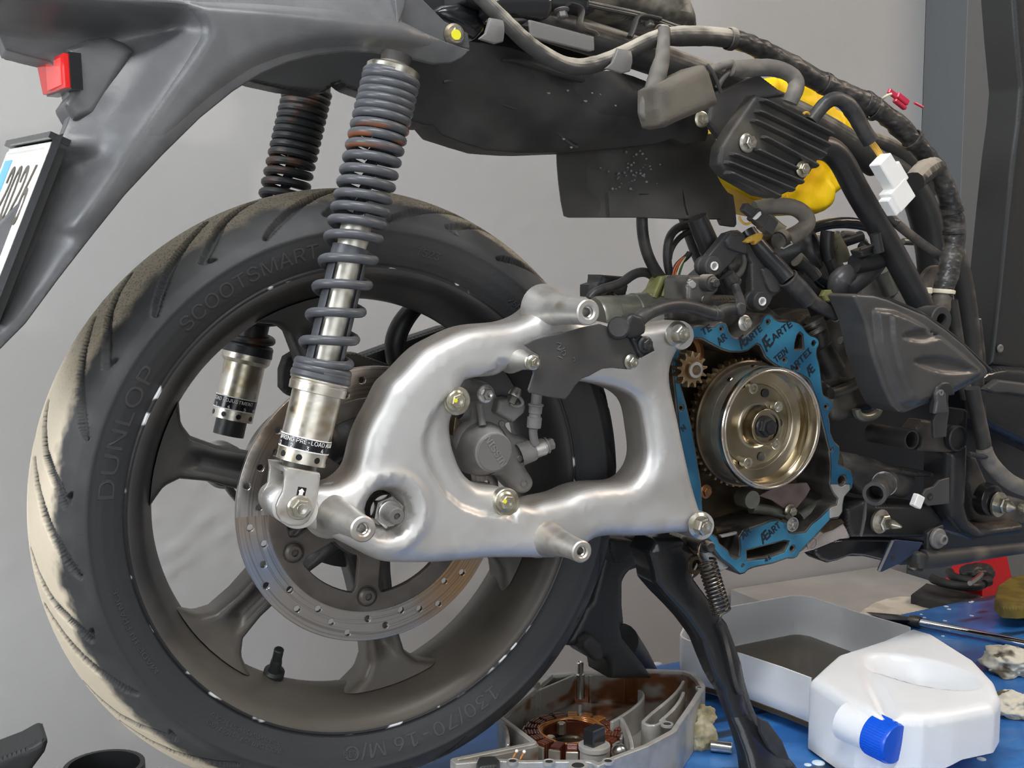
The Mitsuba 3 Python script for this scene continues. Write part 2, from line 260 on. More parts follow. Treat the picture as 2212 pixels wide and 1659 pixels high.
def relief_xz(P, Y, back, R=0.002, res=0.004, hf=None, rings=5, Rf=None):
    """a plate with the outline P (shapely, in x and z), its front face at y = Y with an edge rounded to the radius R, back metres thick.
    hf(points, distance to the edge): height of the front face towards the camera"""
    P = P.buffer(0); sp = max(min(res * 0.7, R * 1.5), res * 0.35)
    ds = [R * (1 - math.cos(t)) for t in np.linspace(0, math.pi / 2, rings)]
    pts = [ring_pts(P, sp)]
    for d in ds[1:]: pts.append(ring_pts(P.buffer(-d), max(sp, d * 0.8)))
    x0, z0, x1, z1 = P.bounds
    gx, gz = np.meshgrid(np.arange(x0, x1, res), np.arange(z0, z1, res * 0.866)); gx = gx + (np.arange(gx.shape[0]) % 2)[:, None] * res / 2
    g = np.stack([gx.ravel(), gz.ravel()], 1); I = P.buffer(-(R + res * 0.4))
    if not I.is_empty: pts.append(g[shapely.contains_xy(I, g[:, 0], g[:, 1])])
    p = np.unique(np.round(np.vstack(pts), 6), axis=0)
    f = Delaunay(p).simplices; c = p[f].mean(1)
    f = f[shapely.contains_xy(P, c[:, 0], c[:, 1])]
    ar = np.cross(p[f[:, 1]] - p[f[:, 0]], p[f[:, 2]] - p[f[:, 0]]); f = f[np.abs(ar) > 1e-12]; ar = ar[np.abs(ar) > 1e-12]
    f[ar < 0] = f[ar < 0][:, ::-1]
    d = shapely.distance(P.boundary, shapely.points(p)); dd = np.clip(d, 0, R)
    y = Y + (R - np.sqrt(np.maximum(R * R - (R - dd) ** 2, 0)))
    if hf is not None: y = y - hf(p, d)
    n = len(p); v = np.vstack([np.stack([p[:, 0], y, p[:, 1]], 1), np.stack([p[:, 0], np.full(n, Y + back) if np.isscalar(back) else y + back(p), p[:, 1]], 1)])
    e = np.vstack([f[:, [0, 1]], f[:, [1, 2]], f[:, [2, 0]]]); cnt = {}
    for a, b in e.tolist():
        k = (min(a, b), max(a, b)); cnt[k] = None if k in cnt else (a, b)
    w = np.array([x for x in cnt.values() if x])
    walls = np.vstack([np.stack([w[:, 0], w[:, 0] + n, w[:, 1]], 1), np.stack([w[:, 1], w[:, 0] + n, w[:, 1] + n], 1)])
    return tm(v, np.vstack([f, f[:, ::-1] + n, walls]))
def poly(px, Y, holes=(), sm=0):
    def g(q):
        q = np.asarray(q, float); q = smooth_poly(q, sm) if sm else q
        return (V(*q) if q.shape[1] == 3 else U(q, Y))[:, [0, 2]]
    return Polygon(g(px), [g(h) for h in holes]).buffer(0)
def relief(px, Y, back, R=0.002, holes=(), res=0.004, hf=None, sm=0, rings=4):
    return relief_xz(poly(px, Y, holes, sm), Y, back, R, res, hf, rings)
def ctrl(pts, Y, kernel='thin_plate_spline', smoothing=0.0):
    """pts: (px, py, height in mm) -> a height function"""
    a = np.asarray(pts, float); rb = RBFInterpolator(U(a[:, :2], Y)[:, [0, 2]], a[:, 2] / 1000, kernel=kernel, smoothing=smoothing)
    return lambda p, d: rb(p)
def lin_ctrl(pts, Y, blur=0.005):
    """as ctrl, with straight facets between the points, softened over blur metres"""
    from scipy.interpolate import LinearNDInterpolator
    a = np.asarray(pts, float); q = U(a[:, :2], Y)[:, [0, 2]]; li = LinearNDInterpolator(q, a[:, 2] / 1000)
    k = np.arange(14); o = blur * np.sqrt((k + 0.5) / 14)[:, None] * np.stack([np.cos(k * 2.4), np.sin(k * 2.4)], 1)
    def f(p, d):
        v = np.array([li(p + e) for e in o]); return np.nan_to_num(np.nanmean(v, 0), nan=-0.02)
    return f
def circle_px(px, Y, r, n=28):
    c = U([px], Y)[0]; a = np.arange(n) * 2 * math.pi / n
    return Polygon(np.stack([c[0] + r * np.cos(a), c[2] + r * np.sin(a)], 1))
def hexprism(c, axis, r, h, dome=0.12, rot=0.0):
    u, v, a = frame(axis); c = np.asarray(c, float); k = np.arange(6) * math.pi / 3 + rot
    ring = lambda s, hh: c + s * r * (np.cos(k)[:, None] * u + np.sin(k)[:, None] * v) + hh * a
    r1, r2, r3 = ring(1, 0), ring(1, h * (1 - dome)), ring(0.86, h); V_ = np.vstack([r1, r2, r3, c + h * a]); f = []
    for i in range(6):
        j = (i + 1) % 6
        f += [[i, j, 6 + j], [i, 6 + j, 6 + i], [6 + i, 6 + j, 12 + j], [6 + i, 12 + j, 12 + i], [12 + i, 12 + j, 18]]
    return tm(V_, f)
def bolt(px, Y, r, h=None, flange=1.45, axis=OUT, dimple=True, rot=None, c=None):
    """flanged hexagon bolt; px: pixel of the middle of the flange at the depth Y"""
    c = U([px], Y)[0] if c is None else np.asarray(c, float); h = h or r * 1.1; a = np.asarray(axis, float) / np.linalg.norm(axis)
    fl = lathe(c, axis, [(0, 0), (r * flange, 0), (r * flange, h * 0.12), (r * 1.1, h * 0.3), (0, h * 0.3)], 24)
    hx = hexprism(c + a * h * 0.2, axis, r, h * 0.8, rot=rng.uniform(0, 1) if rot is None else rot)
    return cat(fl, hx, lathe(c + a * h, axis, [(r * 0.55, -0.0002), (r * 0.5, h * 0.05), (r * 0.3, h * 0.03), (0, -h * 0.02)], 16) if dimple else None)
def nut(c, axis, r, h, stud=0, stud_r=None):
    a = np.asarray(axis, float) / np.linalg.norm(axis); c = np.asarray(c, float)
    m = cat(lathe(c, axis, [(0, 0), (r * 1.35, 0), (r * 1.35, h * 0.15), (r, h * 0.3), (0, h * 0.3)], 24), hexprism(c + a * h * 0.25, axis, r, h * 0.75))
    return cat(m, cyl(c + a * h * 0.9, c + a * (h + stud), stud_r or r * 0.6, bev=0.0015)) if stud else m
def box(c, e, R=None, bev=0.001):
    """rounded box: centre, full sizes, rotation"""
    e = np.asarray(e, float) / 2; b = min(bev, e.min() * 0.49); pts = []
    for s in np.ndindex(2, 2, 2):
        q = np.array(s) * 2 - 1
        for k in range(3):
            o = np.array([b, b, b]); o[k] = 0; pts.append(q * (e - o))
    h = trimesh.convex.convex_hull(np.array(pts)); v = np.asarray(h.vertices)
    if R is not None: v = v @ np.asarray(R).T
    return tm(v + np.asarray(c, float), h.faces)
def hull(pts): 
    h = trimesh.convex.convex_hull(np.asarray(pts, float)); return tm(h.vertices, h.faces)
def rot_y(a): c, s = math.cos(a), math.sin(a); return np.array([[c, 0, s], [0, 1, 0], [-s, 0, c]])
def ax3(axis, a):
    u = np.asarray(axis, float) / np.linalg.norm(axis); return trimesh.transformations.rotation_matrix(a, u)[:3, :3]
def text_on(txt, h, o, ux, uy, depth=0.0006, bold=False, fit=None):
    """flat lettering at o, reading along ux, up along uy, raised by depth along their normal"""
    m = meshkit.text_mesh(txt, h, depth, bold); v = np.array(m.vertices)
    if fit: v[:, 0] *= fit / v[:, 0].max()
    ux, uy = (np.asarray(q, float) / np.linalg.norm(q) for q in (ux, uy)); nz = np.cross(ux, uy)
    return tm(np.asarray(o, float) + v[:, :1] * ux + v[:, 1:2] * uy + v[:, 2:] * nz, m.faces)
def text_px(txt, p0, p1, hpx, Y, depth=0.0005, bold=False, lift=0.0):
    """lettering on the plane y = Y from the pixel p0 (start of the base line) to p1 (its end)"""
    a, b = U([p0], Y)[0], U([p1], Y)[0]; ux = b - a; L = np.linalg.norm(ux); ux /= L; uy = np.cross(OUT, ux)
    return text_on(txt, mm(hpx, Y, p0), a + np.array([0, -lift, 0]), ux, uy, depth, bold, fit=L)
# ------------------------------------------------------------------ the workshop
WY = 0.62; FZ = -0.95
def quad(name, c, m, kind='structure', **k):
    return put(name, tm(np.asarray(c, float), [[0, 1, 2], [0, 2, 3]]), m, smooth=False, kind=kind, **k)
xw = U([(1990, 300)], WY)[0][0]; xd = U([(2113, 300)], WY)[0][0]
def wall_mesh():
    xs = np.linspace(-3, xw, 340); zs = np.linspace(FZ, 1.85, 240); X, Z = np.meshgrid(xs, zs, indexing='ij')
    y = WY + 0 * X
    # peeled and blistered paint behind the wheel, a few bumps elsewhere
    def patch(px, sx, sz):
        c = U([px], WY)[0]; return np.exp(-((X - c[0]) / sx) ** 2 - ((Z - c[2]) / sz) ** 2)
    q = np.stack([X, 0 * X, Z], -1)
    crack = np.abs(meshkit.fbm(q * 26, 3, 5) - 0.5); flake = np.clip(1 - crack / 0.05, 0, 1)
    y = y - 0.0035 * flake * np.clip(1.5 * patch((450, 1170), 0.09, 0.10) + 0.35 * patch((120, 1250), 0.1, 0.15) + 0.4 * patch((1130, 470), 0.12, 0.12) + 0.4 * patch((1820, 1240), 0.1, 0.05), 0, 1)
    i, j = np.meshgrid(np.arange(339), np.arange(239), indexing='ij'); k = i * 240 + j
    f = np.vstack([np.stack([k, k + 240, k + 241], -1).reshape(-1, 3), np.stack([k, k + 241, k + 1], -1).reshape(-1, 3)])
    return tm(np.stack([X, y, Z], -1).reshape(-1, 3), f)
put('wall_back', wall_mesh(), 'm_wall', smooth=True, kind='structure')
put('shading_pier', box(((xw + xd) / 2, WY - 0.05, (1.85 + FZ) / 2), (xd - xw, 0.10, 1.85 - FZ)), 'm_wall_dark', kind='structure')  # pier depth added so that it shades the wall to its left
put('door_1', box(((xd + xd + 1.0) / 2, WY - 0.015, 0.35), (1.0, 0.07, 2.6)), 'm_panel', kind='structure')
quad('wall_far', [(xd + 1.0, WY, FZ), (3.4, WY, FZ), (3.4, WY, 1.85), (xd + 1.0, WY, 1.85)], 'm_wall_dark')
quad('floor', [(-3, -4, FZ), (3.4, -4, FZ), (3.4, WY, FZ), (-3, WY, FZ)], 'm_floor')
quad('ceiling', [(-3, -4, 1.85), (-3, WY, 1.85), (3.4, WY, 1.85), (3.4, -4, 1.85)], 'm_ceiling')
quad('wall_left', [(-3, -4, FZ), (-3, WY, FZ), (-3, WY, 1.85), (-3, -4, 1.85)], 'm_wall')
quad('wall_right', [(3.4, WY, FZ), (3.4, -4, FZ), (3.4, -4, 1.85), (3.4, WY, 1.85)], 'm_wall')
quad('wall_front', [(3.4, -4, FZ), (-3, -4, FZ), (-3, -4, 1.85), (3.4, -4, 1.85)], 'm_wall')
# ------------------------------------------------------------------ the scooter: rear wheel
BIKE = thing('scooter', 'half-dismantled dark grey scooter on its centre stand with bare rear wheel and open engine', 'scooter')
WHEEL = part('rear_wheel', BIKE)
RT, WT = 0.2875, 0.064
def tyre_mesh():
    # half section of the tyre: (radius, y) from the bead over the side wall and shoulder to the crown, mirrored
    h = [(0.2085, 0.044), (0.2125, 0.0515), (0.219, 0.0545), (0.226, 0.0585), (0.236, 0.0625), (0.2455, 0.0645), (0.2475, 0.0655), (0.2490, 0.0652), (0.2505, 0.0640), (0.258, 0.0595), (0.266, 0.0515), (0.2735, 0.041), (0.2797, 0.029), (0.2845, 0.0155), (0.2872, 0.005)]
    h = np.array(h); full = np.vstack([h * [1, -1], h[::-1]])
    t = np.concatenate([[0], np.cumsum(np.linalg.norm(np.diff(full, axis=0), axis=1))]); t /= t[-1]
    m = 150; tt = np.linspace(0, 1, m); prof = np.stack([np.interp(tt, t, full[:, 0]), np.interp(tt, t, full[:, 1])], 1)
    n = 1100; th = np.arange(n) * 2 * math.pi / n
    TH, J = np.meshgrid(th, np.arange(m), indexing='ij'); R_ = prof[J, 0].copy(); Y_ = prof[J, 1].copy()
    tan = np.gradient(prof, axis=0); tan /= np.linalg.norm(tan, axis=1, keepdims=True); nrm = np.stack([tan[:, 1], -tan[:, 0]], 1)
    nrm *= np.sign((nrm * (prof - [0.235, 0])).sum(1))[:, None]
    # tread grooves: curves of (angle from the start in degrees, lateral position |y|), cut 5 mm deep
    depth = np.zeros_like(R_); w0 = 0.0058
    curves = []
    cnt = 28
    for k in range(cnt):
        for side in (-1, 1):
            a0 = 360.0 / cnt * k + (0 if side < 0 else 360.0 / cnt / 2)
            if k % 2 == 0: c = [(-11, 0.010, .55), (-7, 0.022, .9), (-3, 0.033, 1.15), (0, 0.041, 1.2), (3.2, 0.0495, 1.1), (6.5, 0.0565, .9), (8.5, 0.0605, .5)]
            else: c = [(-8, 0.006, .5), (-4, 0.015, .8), (0, 0.027, 1.1), (2.6, 0.038, 1.2), (5.2, 0.0475, 1.1), (7.2, 0.0525, .9), (8.2, 0.0545, .7), (6.2, 0.0575, .5)]
            c = np.array(c); q = np.linspace(0, 1, 60); s = np.linspace(0, 1, len(c))
            curves.append((a0 + np.interp(q, s, c[:, 0]), side * np.interp(q, s, c[:, 1]), w0 * np.interp(q, s, c[:, 2])))
    tread = np.where(prof[:, 0] > 0.2500)[0]
    arc = np.concatenate([[0], np.cumsum(np.linalg.norm(np.diff(prof, axis=0), axis=1))])
    for ca, cy, cw in curves:
        ca = np.radians(ca) % (2 * math.pi)
        # the arc position of the lateral value
        sj = np.array([tread[np.argmin(np.abs(prof[tread, 1] - y))] for y in cy]); cs = arc[sj] + (cy - prof[sj, 1])
        lo, hi = ca[0], ca[len(ca) // 2]
        for x, s_, w in zip(ca, cs, cw):
            i0 = int(round(x / (2 * math.pi) * n)); ii = np.arange(i0 - 6, i0 + 7) % n
            jj = tread[np.abs(arc[tread] - s_) < 0.009]
            da = (th[ii] - x + math.pi) % (2 * math.pi) - math.pi
            d = np.hypot(da[:, None] * 0.268, arc[jj][None] - s_)
            g = 0.0052 * np.clip((w * 0.62 - d) / 0.0007, 0, 1)
            depth[np.ix_(ii, jj)] = np.maximum(depth[np.ix_(ii, jj)], g)
    R_ = R_ - depth * np.abs(nrm[J, 0]); Y_ = Y_ - depth * nrm[J, 1]
    v = np.stack([R_ * np.cos(TH), Y_, R_ * np.sin(TH)], -1).reshape(-1, 3)
    i, j = np.meshgrid(np.arange(n), np.arange(m - 1), indexing='ij'); a = i * m + j; b = ((i + 1) % n) * m + j
    f = np.vstack([np.stack([a, b, b + 1], -1).reshape(-1, 3), np.stack([a, b + 1, a + 1], -1).reshape(-1, 3)])
    uv = np.stack([np.clip(1 - depth / 0.0015, 0, 1).ravel(), prof[J, 1].ravel()], 1)
    return tm(v, f), uv
tyre, tuv = tyre_mesh()
TYRE = put('tyre', tyre, 'm_tyre', WHEEL, smooth=True, uv=tuv, label='black tyre with curved tread grooves and sand-coloured dust on its tread, painted paler on the side lit from the left')
def on_sidewall(txt, deg, r, h, inward=True, bold=False, lift=0.0006, spread=1.0):
    """raised lettering bent along the near side wall; its middle at the polar angle deg, its feet towards the hub when inward"""
    m = meshkit.text_mesh(txt, h, 0.0009, bold); v = np.array(m.vertices); v[:, 0] = (v[:, 0] - v[:, 0].max() / 2) * spread
    s = 1 if inward else -1
    rr = r + s * v[:, 1]; a = math.radians(deg) - s * v[:, 0] / r
    yy = np.interp(rr, [0.2085, 0.2125, 0.219, 0.226, 0.236, 0.2455, 0.2475], [-0.044, -0.0515, -0.0545, -0.0585, -0.0625, -0.0645, -0.0655]) - v[:, 2] + 0.0003
    return tm(np.stack([rr * np.cos(a), yy, rr * np.sin(a)], 1), m.faces)
put('lettering', on_sidewall('DUNLOP', 160, 0.2265, 0.0135, bold=False, spread=1.5), 'm_letter', TYRE)
put('lettering', on_sidewall('SCOOTSMART', 118.5, 0.2275, 0.0125, spread=1.12), 'm_letter', TYRE)
put('lettering', on_sidewall('130/70-16 M/C', 283, 0.2270, 0.012, spread=1.25), 'm_letter', TYRE)
put('lettering', on_sidewall('61S', 264, 0.2310, 0.0055), 'm_letter', TYRE)
put('lettering', on_sidewall('MADE IN FRANCE', 203, 0.2310, 0.0042, spread=1.7), 'm_letter', TYRE)
put('lettering', on_sidewall('MAX. LOAD 257 kg (567 LBS)', 238.5, 0.2330, 0.0036, spread=1.1), 'm_letter', TYRE)
put('lettering', on_sidewall('AT 250 kPa (36 P.S.I.) COLD', 238.5, 0.2265, 0.0036, spread=1.1), 'm_letter', TYRE)
put('lettering', on_sidewall('75R 0006421', 46, 0.229, 0.0048, spread=1.25), 'm_letter', TYRE)
put('lettering', on_sidewall('1523', 76, 0.230, 0.007), 'm_letter', TYRE)
# rim: flanges and well as one lathe, with six spokes and the hub
def rim_mesh():
    out = [(0.1995, -0.030), (0.2035, -0.042), (0.2075, -0.0475), (0.2150, -0.0505), (0.2168, -0.0530), (0.2160, -0.0555), (0.2125, -0.0560), (0.2085, -0.0545), (0.2030, -0.0500), (0.1985, -0.0420), (0.1940, -0.0300), (0.1895, -0.0180), (0.1862, -0.0080), (0.1850, 0.0)]
    o = np.array(out); p = np.vstack([o, o[::-1][1:] * [1, -1], o[:1]])
    return lathe((0, 0, 0), (0, 1, 0), [(r, y) for r, y in p], 180)
RIM = put('rim', rim_mesh(), 'm_rim', WHEEL, label='dark grey cast rim')
put('rim_edge', lathe((0, 0, 0), (0, 1, 0), [(0.2148, -0.0535), (0.2170, -0.0537), (0.2175, -0.0552), (0.2160, -0.0567), (0.2143, -0.0562)], 240), 'm_rim_edge', WHEEL, label='scuffed bright rim edge')
def spoke_mesh(deg):
    # hollow-fronted spoke: a flared bar whose front carries a long groove
    L = np.linspace(0.035, 0.190, 44); w = np.interp(L, [0.035, 0.08, 0.14, 0.165, 0.178, 0.190], [0.026, 0.0195, 0.0165, 0.0195, 0.029, 0.050])
    yf = np.interp(L, [0.035, 0.11, 0.165, 0.19], [-0.030, -0.022, -0.0205, -0.024]); yb = np.interp(L, [0.035, 0.19], [0.024, 0.020])
    g = np.interp(L, [0.05, 0.07, 0.15, 0.166], [0, 0.009, 0.009, 0]); n = 20
    rows = []
    for l, ww, f_, b_, gg in zip(L, w, yf, yb, g):
        s = np.array([-1, -0.98, -0.90, -0.78, -0.6, -0.46, -0.3, 0, 0.3, 0.46, 0.6, 0.78, 0.90, 0.98, 1])
        y = f_ + np.array([0.012, 0.006, 0.002, 0, 0, 0.25 * gg, 0.8 * gg, gg, 0.8 * gg, 0.25 * gg, 0, 0, 0.002, 0.006, 0.012])
        z = s * ww
        rows.append(np.vstack([np.stack([np.full(15, l), y, z], 1), [[l, b_, ww * 0.8], [l, b_, -ww * 0.8]]]))
    P = np.array(rows); m = P.shape[1]; f = []
    for i in range(len(L) - 1):
        for j in range(m):
            a, b = i * m + j, i * m + (j + 1) % m; f += [[a, b, b + m], [a, b + m, a + m]]
    a = math.radians(deg); v = P.reshape(-1, 3); v[:, 0] = np.sqrt(np.maximum(v[:, 0] ** 2 - v[:, 2] ** 2 * np.clip((v[:, 0] - 0.12) / 0.05, 0, 1), 1e-6))
    return tm(np.stack([v[:, 0] * math.cos(a) - v[:, 2] * math.sin(a), v[:, 1], v[:, 0] * math.sin(a) + v[:, 2] * math.cos(a)], 1), f)
for k in range(6): put('spoke', spoke_mesh(161.5 - 58.2 + 60 * k + 1.5 - 1.5 * k), 'm_rim', WHEEL, smooth=45)
put('dark_hub_filler', lathe((0, 0, 0), (0, -1, 0), [(0, -0.04), (0.072, -0.04), (0.074, -0.02), (0.070, 0.012), (0.05, 0.016), (0, 0.016)], 60), 'm_black', WHEEL)  # black drum added so the gaps inside the disc carrier look dark
put('hub', lathe((0, 0, 0), (0, -1, 0), [(0, -0.055), (0.052, -0.055), (0.056, -0.03), (0.05, 0.0), (0.046, 0.035), (0.05, 0.050), (0.05, 0.058), (0.02, 0.060), (0, 0.06)], 60), 'm_black', WHEEL)
vs = V((592, 1452, -0.004), (603, 1402, -0.018))
st = vs[0]; sd = (vs[1] - vs[0]); sl = np.linalg.norm(sd)
put('valve_stem', lathe(st, sd, [(0, -0.006), (0.0098, -0.006), (0.0098, 0.0015), (0.0062, 0.003), (0.0052, sl * 0.5), (0.0044, sl * 0.56), (0.0046, sl * 0.6), (0.0046, sl * 0.97), (0.0036, sl), (0, sl)], 24), 'm_black', WHEEL, label='black rubber valve stem')
# brake disc: drilled friction ring, carrier and bolts
DY, DR = -0.0666, 0.1261
def ring_poly(r0, r1, n=200):
    a = np.arange(n) * 2 * math.pi / n; c = np.stack([np.cos(a), np.sin(a)], 1); return Polygon(c * r1, [c * r0])
hp = [0.1054, 0.1140, 0.1047, 0.1115, 0.1186]
dp = ring_poly(0.0975, DR)
for k in range(40):
    a = math.radians(176.0 + 9.0 * k); dp = dp.difference(Point(hp[k % 5] * math.cos(a), hp[k % 5] * math.sin(a)).buffer(0.0030, 8))
DISC = put('brake_disc', relief_xz(dp, DY, 0.0045, R=0.0007, res=0.006, rings=3), 'm_disc', WHEEL, smooth=30, label='drilled steel brake disc with blue and bronze heat tints')
cp = ring_poly(0.082, 0.0985)
for k in range(6):
    a = math.radians(204.9 + 59.4 * k); c, s = math.cos(a), math.sin(a)
    cp = cp.union(Point(0.084 * c, 0.084 * s).buffer(0.0135))
    cp = cp.union(LineString([(0.03 * c, 0.03 * s), (0.08 * c, 0.08 * s)]).buffer(0.0105))
cp = cp.union(ring_poly(0.012, 0.048)).buffer(-0.004).buffer(0.007).buffer(-0.003)
put('disc_carrier', relief_xz(cp.difference(Point(0, 0).buffer(0.012)), DY - 0.0012, 0.006, R=0.001, res=0.006), 'm_disc_carrier', WHEEL, label='rusty brown disc carrier')
for k in range(6):
    a = math.radians(204.9 + 59.4 * k); c = (0.0838 * math.cos(a), DY - 0.001, 0.0838 * math.sin(a))
    put('disc_bolt', lathe(c, OUT, [(0, -0.004), (0.0084, -0.004), (0.0084, 0.0012), (0.0074, 0.0032), (0.0058, 0.0045), (0.0034, 0.0047), (0.0032, 0.0015), (0, 0.0012)], 28), 'm_disc_carrier', WHEEL)
    put('bolt_seat', lathe(c, OUT, [(0.0090, 0.0001), (0.0090, 0.0010), (0.0098, 0.0010), (0.0098, 0.0001)], 28), 'm_black', WHEEL)
# ------------------------------------------------------------------ the scooter: swingarm
SWY = -0.137
outer = (at(-0.105, K('j', (545, 862), (650, 828), (720, 762), (757, 680), (782, 570), (842, 400), (932, 230), (1000, 95)))
         + at(-0.105, K('f', (1080, 1445), (1250, 1272), (1400, 1182), (1550, 1112), (1700, 1077), (1850, 1065), (1960, 1047), (2080, 992), (2150, 920)))
         + at(-0.115, K('g', (375, 835), (450, 825), (560, 900), (600, 1010), (760, 1040), (960, 1080), (1180, 1080), (1300, 1062), (1400, 1050), (1440, 1060), (1440, 1160), (1392, 1250)))
         + at(-0.130, K('k', (1392, 0), (1430, 280), (1500, 620), (1580, 950), (1628, 1110), (1630, 1190), (1560, 1245), (1400, 1262), (1200, 1282), (900, 1285), (780, 1320), (660, 1420), (560, 1452), (300, 1452), (60, 1452)))
         + at(-0.128, K('j', (1800, 1452), (1500, 1480), (1150, 1487), (1000, 1470), (850, 1400), (700, 1322), (520, 1250), (300, 1192), (195, 1140), (150, 1050), (180, 950), (300, 885), (430, 870))))
hole1 = (at(-0.126, K('f', (1985, 1432), (1920, 1470))) + at(-0.126, K('j', (1660, 75), (1645, 110), (1672, 170), (1650, 240), (1610, 300), (1580, 350), (1562, 420), (1570, 540), (1592, 640), (1640, 760), (1700, 840), (1780, 888), (1900, 902), (1985, 930), (2045, 1015)))
         + at(-0.126, K('k', (225, 1018), (310, 1032), (400, 1010))) + at(-0.112, K('k', (480, 962), (600, 912), (740, 877), (880, 870), (1000, 850), (1078, 780), (1118, 700), (1130, 600), (1112, 450), (1080, 280), (1020, 192), (900, 130), (700, 85)))
         + at(-0.12, K('k', (560, 60), (440, 15))) + at(-0.122, K('g', (300, 1425))))
crease = K('f', (1990, 1360), (1800, 1480)) + K('j', (1640, 118), (1500, 230), (1400, 370), (1350, 530), (1360, 650), (1420, 800), (1520, 960), (1640, 1060), (1780, 1112), (1950, 1132), (2070, 1100), (2110, 1010), (2060, 930)) + K('C1', (760, 1150), (1000, 700), (1000, 100))
rec = poly(crease, SWY); axle_c = U(K('j', (1073, 1092)), SWY)[0]
ring_c = U(K('j', (1075, 1110)), SWY)[0]
def arm_h(p, d):
    P_ = shapely.points(p); inside = shapely.contains_xy(rec, p[:, 0], p[:, 1]); dr_ = shapely.distance(rec.boundary, P_) * np.where(inside, 1, -1)
    t = np.clip((dr_ + 0.002) / 0.007, 0, 1); h = -0.0065 * t * t * (3 - 2 * t) - 0.0022 * np.exp(-((dr_ - 0.0015) / 0.0014) ** 2)
    ra = np.hypot(p[:, 0] - axle_c[0], p[:, 1] - axle_c[2])
    h += 0.0045 * np.exp(-((ra - 0.031) / 0.007) ** 2) - 0.007 * np.clip((0.0215 - ra) / 0.003, 0, 1)
    x = (p[:, 0] - U([(745, 1100)], SWY)[0][0]); h += -0.012 * np.clip(-x / 0.05, 0, 1)
    # a long raised rib along the lower edge and a soft belly of the casting
    h += 0.0012 * (meshkit.fbm(np.stack([p[:, 0] * 18, p[:, 1] * 18, 0 * p[:, 0]], 1), 2, 4) - 0.5)
    return h
ax_hole = at(SWY, [tuple(PX) for PX in np.array(K('j', (1073, 1092)))[0] + 46 * np.stack([np.cos(np.arange(24) * math.pi / 12) * 0.95, np.sin(np.arange(24) * math.pi / 12)], 1)])
def arm_poly():
    g = lambda q, n: V(*smooth_poly(q, n))[:, [0, 2]]
    P = Polygon(g(outer, 4)).buffer(0)
    return P.difference(Polygon(g(hole1, 4)).buffer(0)).difference(Polygon(V(*ax_hole)[:, [0, 2]]).buffer(-0.003))
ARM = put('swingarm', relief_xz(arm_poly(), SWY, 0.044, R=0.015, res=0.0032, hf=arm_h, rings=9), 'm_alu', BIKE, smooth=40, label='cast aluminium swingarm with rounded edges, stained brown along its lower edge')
def post(base, end, Yb, Ye, r, r0, hole, name='standoff'):
    a, b = U([base], Yb)[0], U([end], Ye)[0]; ax = np.array([0, -1, 0]); a = np.array([b[0], a[1], b[2]]); L = a[1] - b[1]
    m = lathe(a, ax, [(r0 * 1.8, -0.01), (r0 * 1.35, 0.004), (r0 * 1.1, 0.012), (r0, 0.02), (r * 1.02, L * 0.75), (r, L - 0.0012), (r - 0.0012, L), (hole + 0.0014, L), (hole, L - 0.0014), (hole, L - 0.02), (0, L - 0.02)], 40)
    put(name, m, 'm_alu_dirty', ARM)
    put('thread', lathe(b + np.array([0, 0.001, 0]), ax, [(hole * 0.99, -0.018), (hole * 0.75, -0.018), (hole * 0.75, -0.003), (hole * 0.97, -0.002)], 24), 'm_steel', ARM)
post(K('g', (440, 915))[0], K('g', (755, 980))[0], -0.125, -0.197, 0.0112, 0.0128, 0.0052)
post(K('k', (520, 1290))[0], K('k', (706, 1400))[0], -0.13, -0.197, 0.0098, 0.0125, 0.0045)
post(K('B1', (1080, 900))[0], K('B1', (1465, 1130))[0], -0.125, -0.197, 0.0106, 0.0135, 0.0048)
post(K('g', (190, 1310))[0], K('g', (318, 1362))[0], -0.13, -0.160, 0.0066, 0.0075, 0.003)
for c_, y_, r_, m_ in ((K('g', (325, 1366))[0], -0.167, 0.0046, 'm_zinc'), (K('g', (1078, 1362))[0], -0.167, 0.0048, 'm_zinc'), (K('g', (1430, 1145))[0], -0.140, 0.0084, 'm_zinc'), (K('k', (1600, 1190))[0], -0.140, 0.0086, 'm_zinc')):
    put('bolt', bolt(c_, y_, r_, r_ * 1.5), m_, ARM)
for c_ in (K('j', (1585, 232))[0], K('j', (1965, 1010))[0]):
    put('bolt', cat(bolt(c_, -0.135, 0.0066, 0.008, flange=1.4), lathe(U([c_], -0.130)[0], OUT, [(0.0125, -0.004), (0.0125, 0.0035), (0.0115, 0.0045), (0.0, 0.0045)], 28)), 'm_zinc_yellow', ARM)
    put('paint_mark', lathe(U([c_], -0.1432)[0], OUT, [(0.0019, 0), (0.0019, 0.0004), (0, 0.0004)], 16), 'm_paint_yellow', ARM, label='yellow paint dot on the bolt head')
# boss ends around the two big bolts at the crankcase
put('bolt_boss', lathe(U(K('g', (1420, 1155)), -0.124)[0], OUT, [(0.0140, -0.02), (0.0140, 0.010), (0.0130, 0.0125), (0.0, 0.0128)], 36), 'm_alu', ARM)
put('bolt_boss', lathe(U(K('k', (1580, 1185)), -0.124)[0], OUT, [(0.0140, -0.02), (0.0140, 0.010), (0.0130, 0.0125), (0.0, 0.0128)], 36), 'm_alu', ARM)
